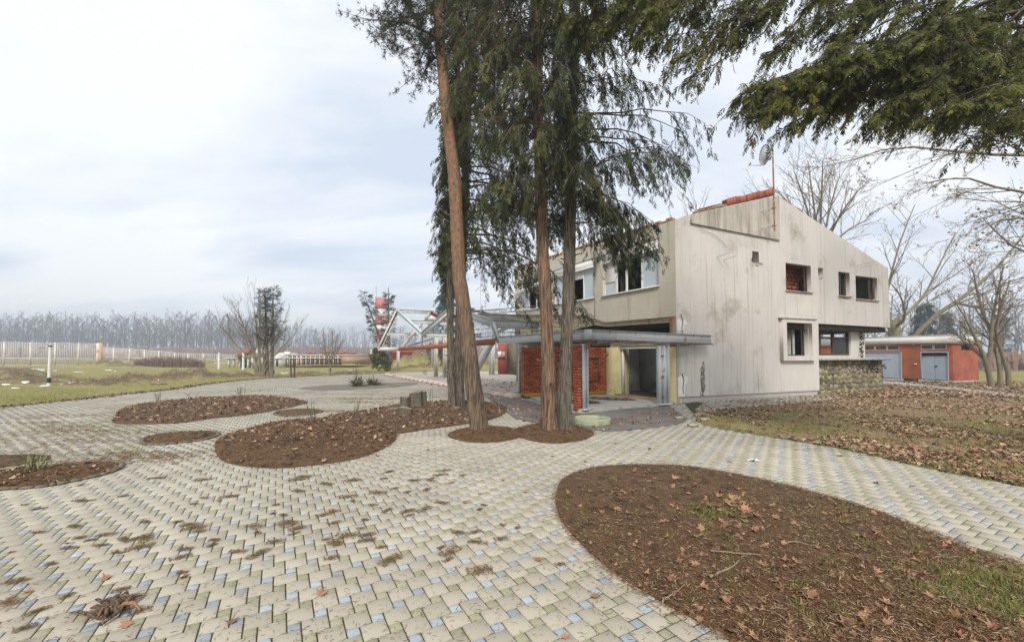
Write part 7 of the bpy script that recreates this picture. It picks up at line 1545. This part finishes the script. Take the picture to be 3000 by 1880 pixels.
# worn edging stones along the big bed's path side and the lawn tip
def edging(name, label, pts, n, m):
    P = resample([np.append(GV(x, y)[:2], 0) for x, y in pts], n+1); root = thing(name, label, 'edging', P[0])
    for i in range(n):
        if rnd.random() < .25: continue
        a, b = P[i], P[i+1]; d = b-a; L_ = np.linalg.norm(d); d /= L_; s_ = np.array([-d[1], d[0], 0]); q = MB(); q.box((a+b)/2+UP*.004, d*L_*.46, s_*rnd.uniform(.03,.05), UP*.012); q.build('edging_stone', M_[m], root)
edging('bed_edging', 'row of worn grey edging stones between big bed and path', [(2040,1200),(2120,1232),(2200,1262),(2290,1296),(2400,1332)], 22, 'fargrey')
edging('lawn_edging', 'curved mossy edging stones round the tip of the leafy lawn', [(1720,958),(1660,970),(1634,985),(1650,1000),(1720,1016),(1800,1030)], 22, 'ringconc')
for nm, lab, n_ in (('small_bed', 'ring of dark edging stones round the small oval bed', 34), ('tiny_bed', 'ring of dark edging stones round the smallest oval bed', 30), ('yucca_bed', 'dark edging stones round the yucca bed', 40)):
    lp = BLOOP[nm]; root = thing('bed_edging', lab, 'edging', (*lp[0], 0)); n2 = len(lp); seg_ = [lp[int(i*n2/n_)] for i in range(n_)]
    for i in range(n_):
        a = np.append(seg_[i], 0); b = np.append(seg_[(i+1) % n_], 0); d = b-a; L_ = np.linalg.norm(d); d /= L_; s_ = np.array([-d[1], d[0], 0]); q = MB(); q.box((a+b)/2+UP*(.008+rnd.uniform(0,.012))+s_*.02, d*L_*.45, s_*.035, UP*.014, tint=rnd.random()); q.build('edging_stone', M_['stonemortar'], root)
tape = thing('marker_tape', 'scrap of red and white tape at the foot of the shed corner tree', 'tape', G(2892,1140)); 
for k in range(4): a = D(2890+k*1.5, 1122+k*8, 21.2); b = D(2891.5+k*1.5, 1130+k*8, 21.2); q = MB(); q.beam(a, b, .05, .01); q.build('tape_piece', M_['offwhite' if k % 2 else 'towerred'], tape)

# ================================================================== HAZE
hz = MB(); hz.box((0, 0, 19.5), (940, 0, 0), (0, 940, 0), (0, 0, 21.5)); hm = bpy.data.materials.new('winter_haze'); hm.use_nodes = True; nt = hm.node_tree; nt.nodes.clear()
vo = nt.nodes.new('ShaderNodeVolumePrincipled'); vo.inputs['Color'].default_value = (.87,.93,1.0,1); vo.inputs['Density'].default_value = .0017; vo.inputs['Anisotropy'].default_value = .2
ou = nt.nodes.new('ShaderNodeOutputMaterial'); nt.links.new(vo.outputs[0], ou.inputs['Volume'])
tag(hz.build('haze', hm), 'thin pale winter haze over the whole site', 'haze', kind='stuff')
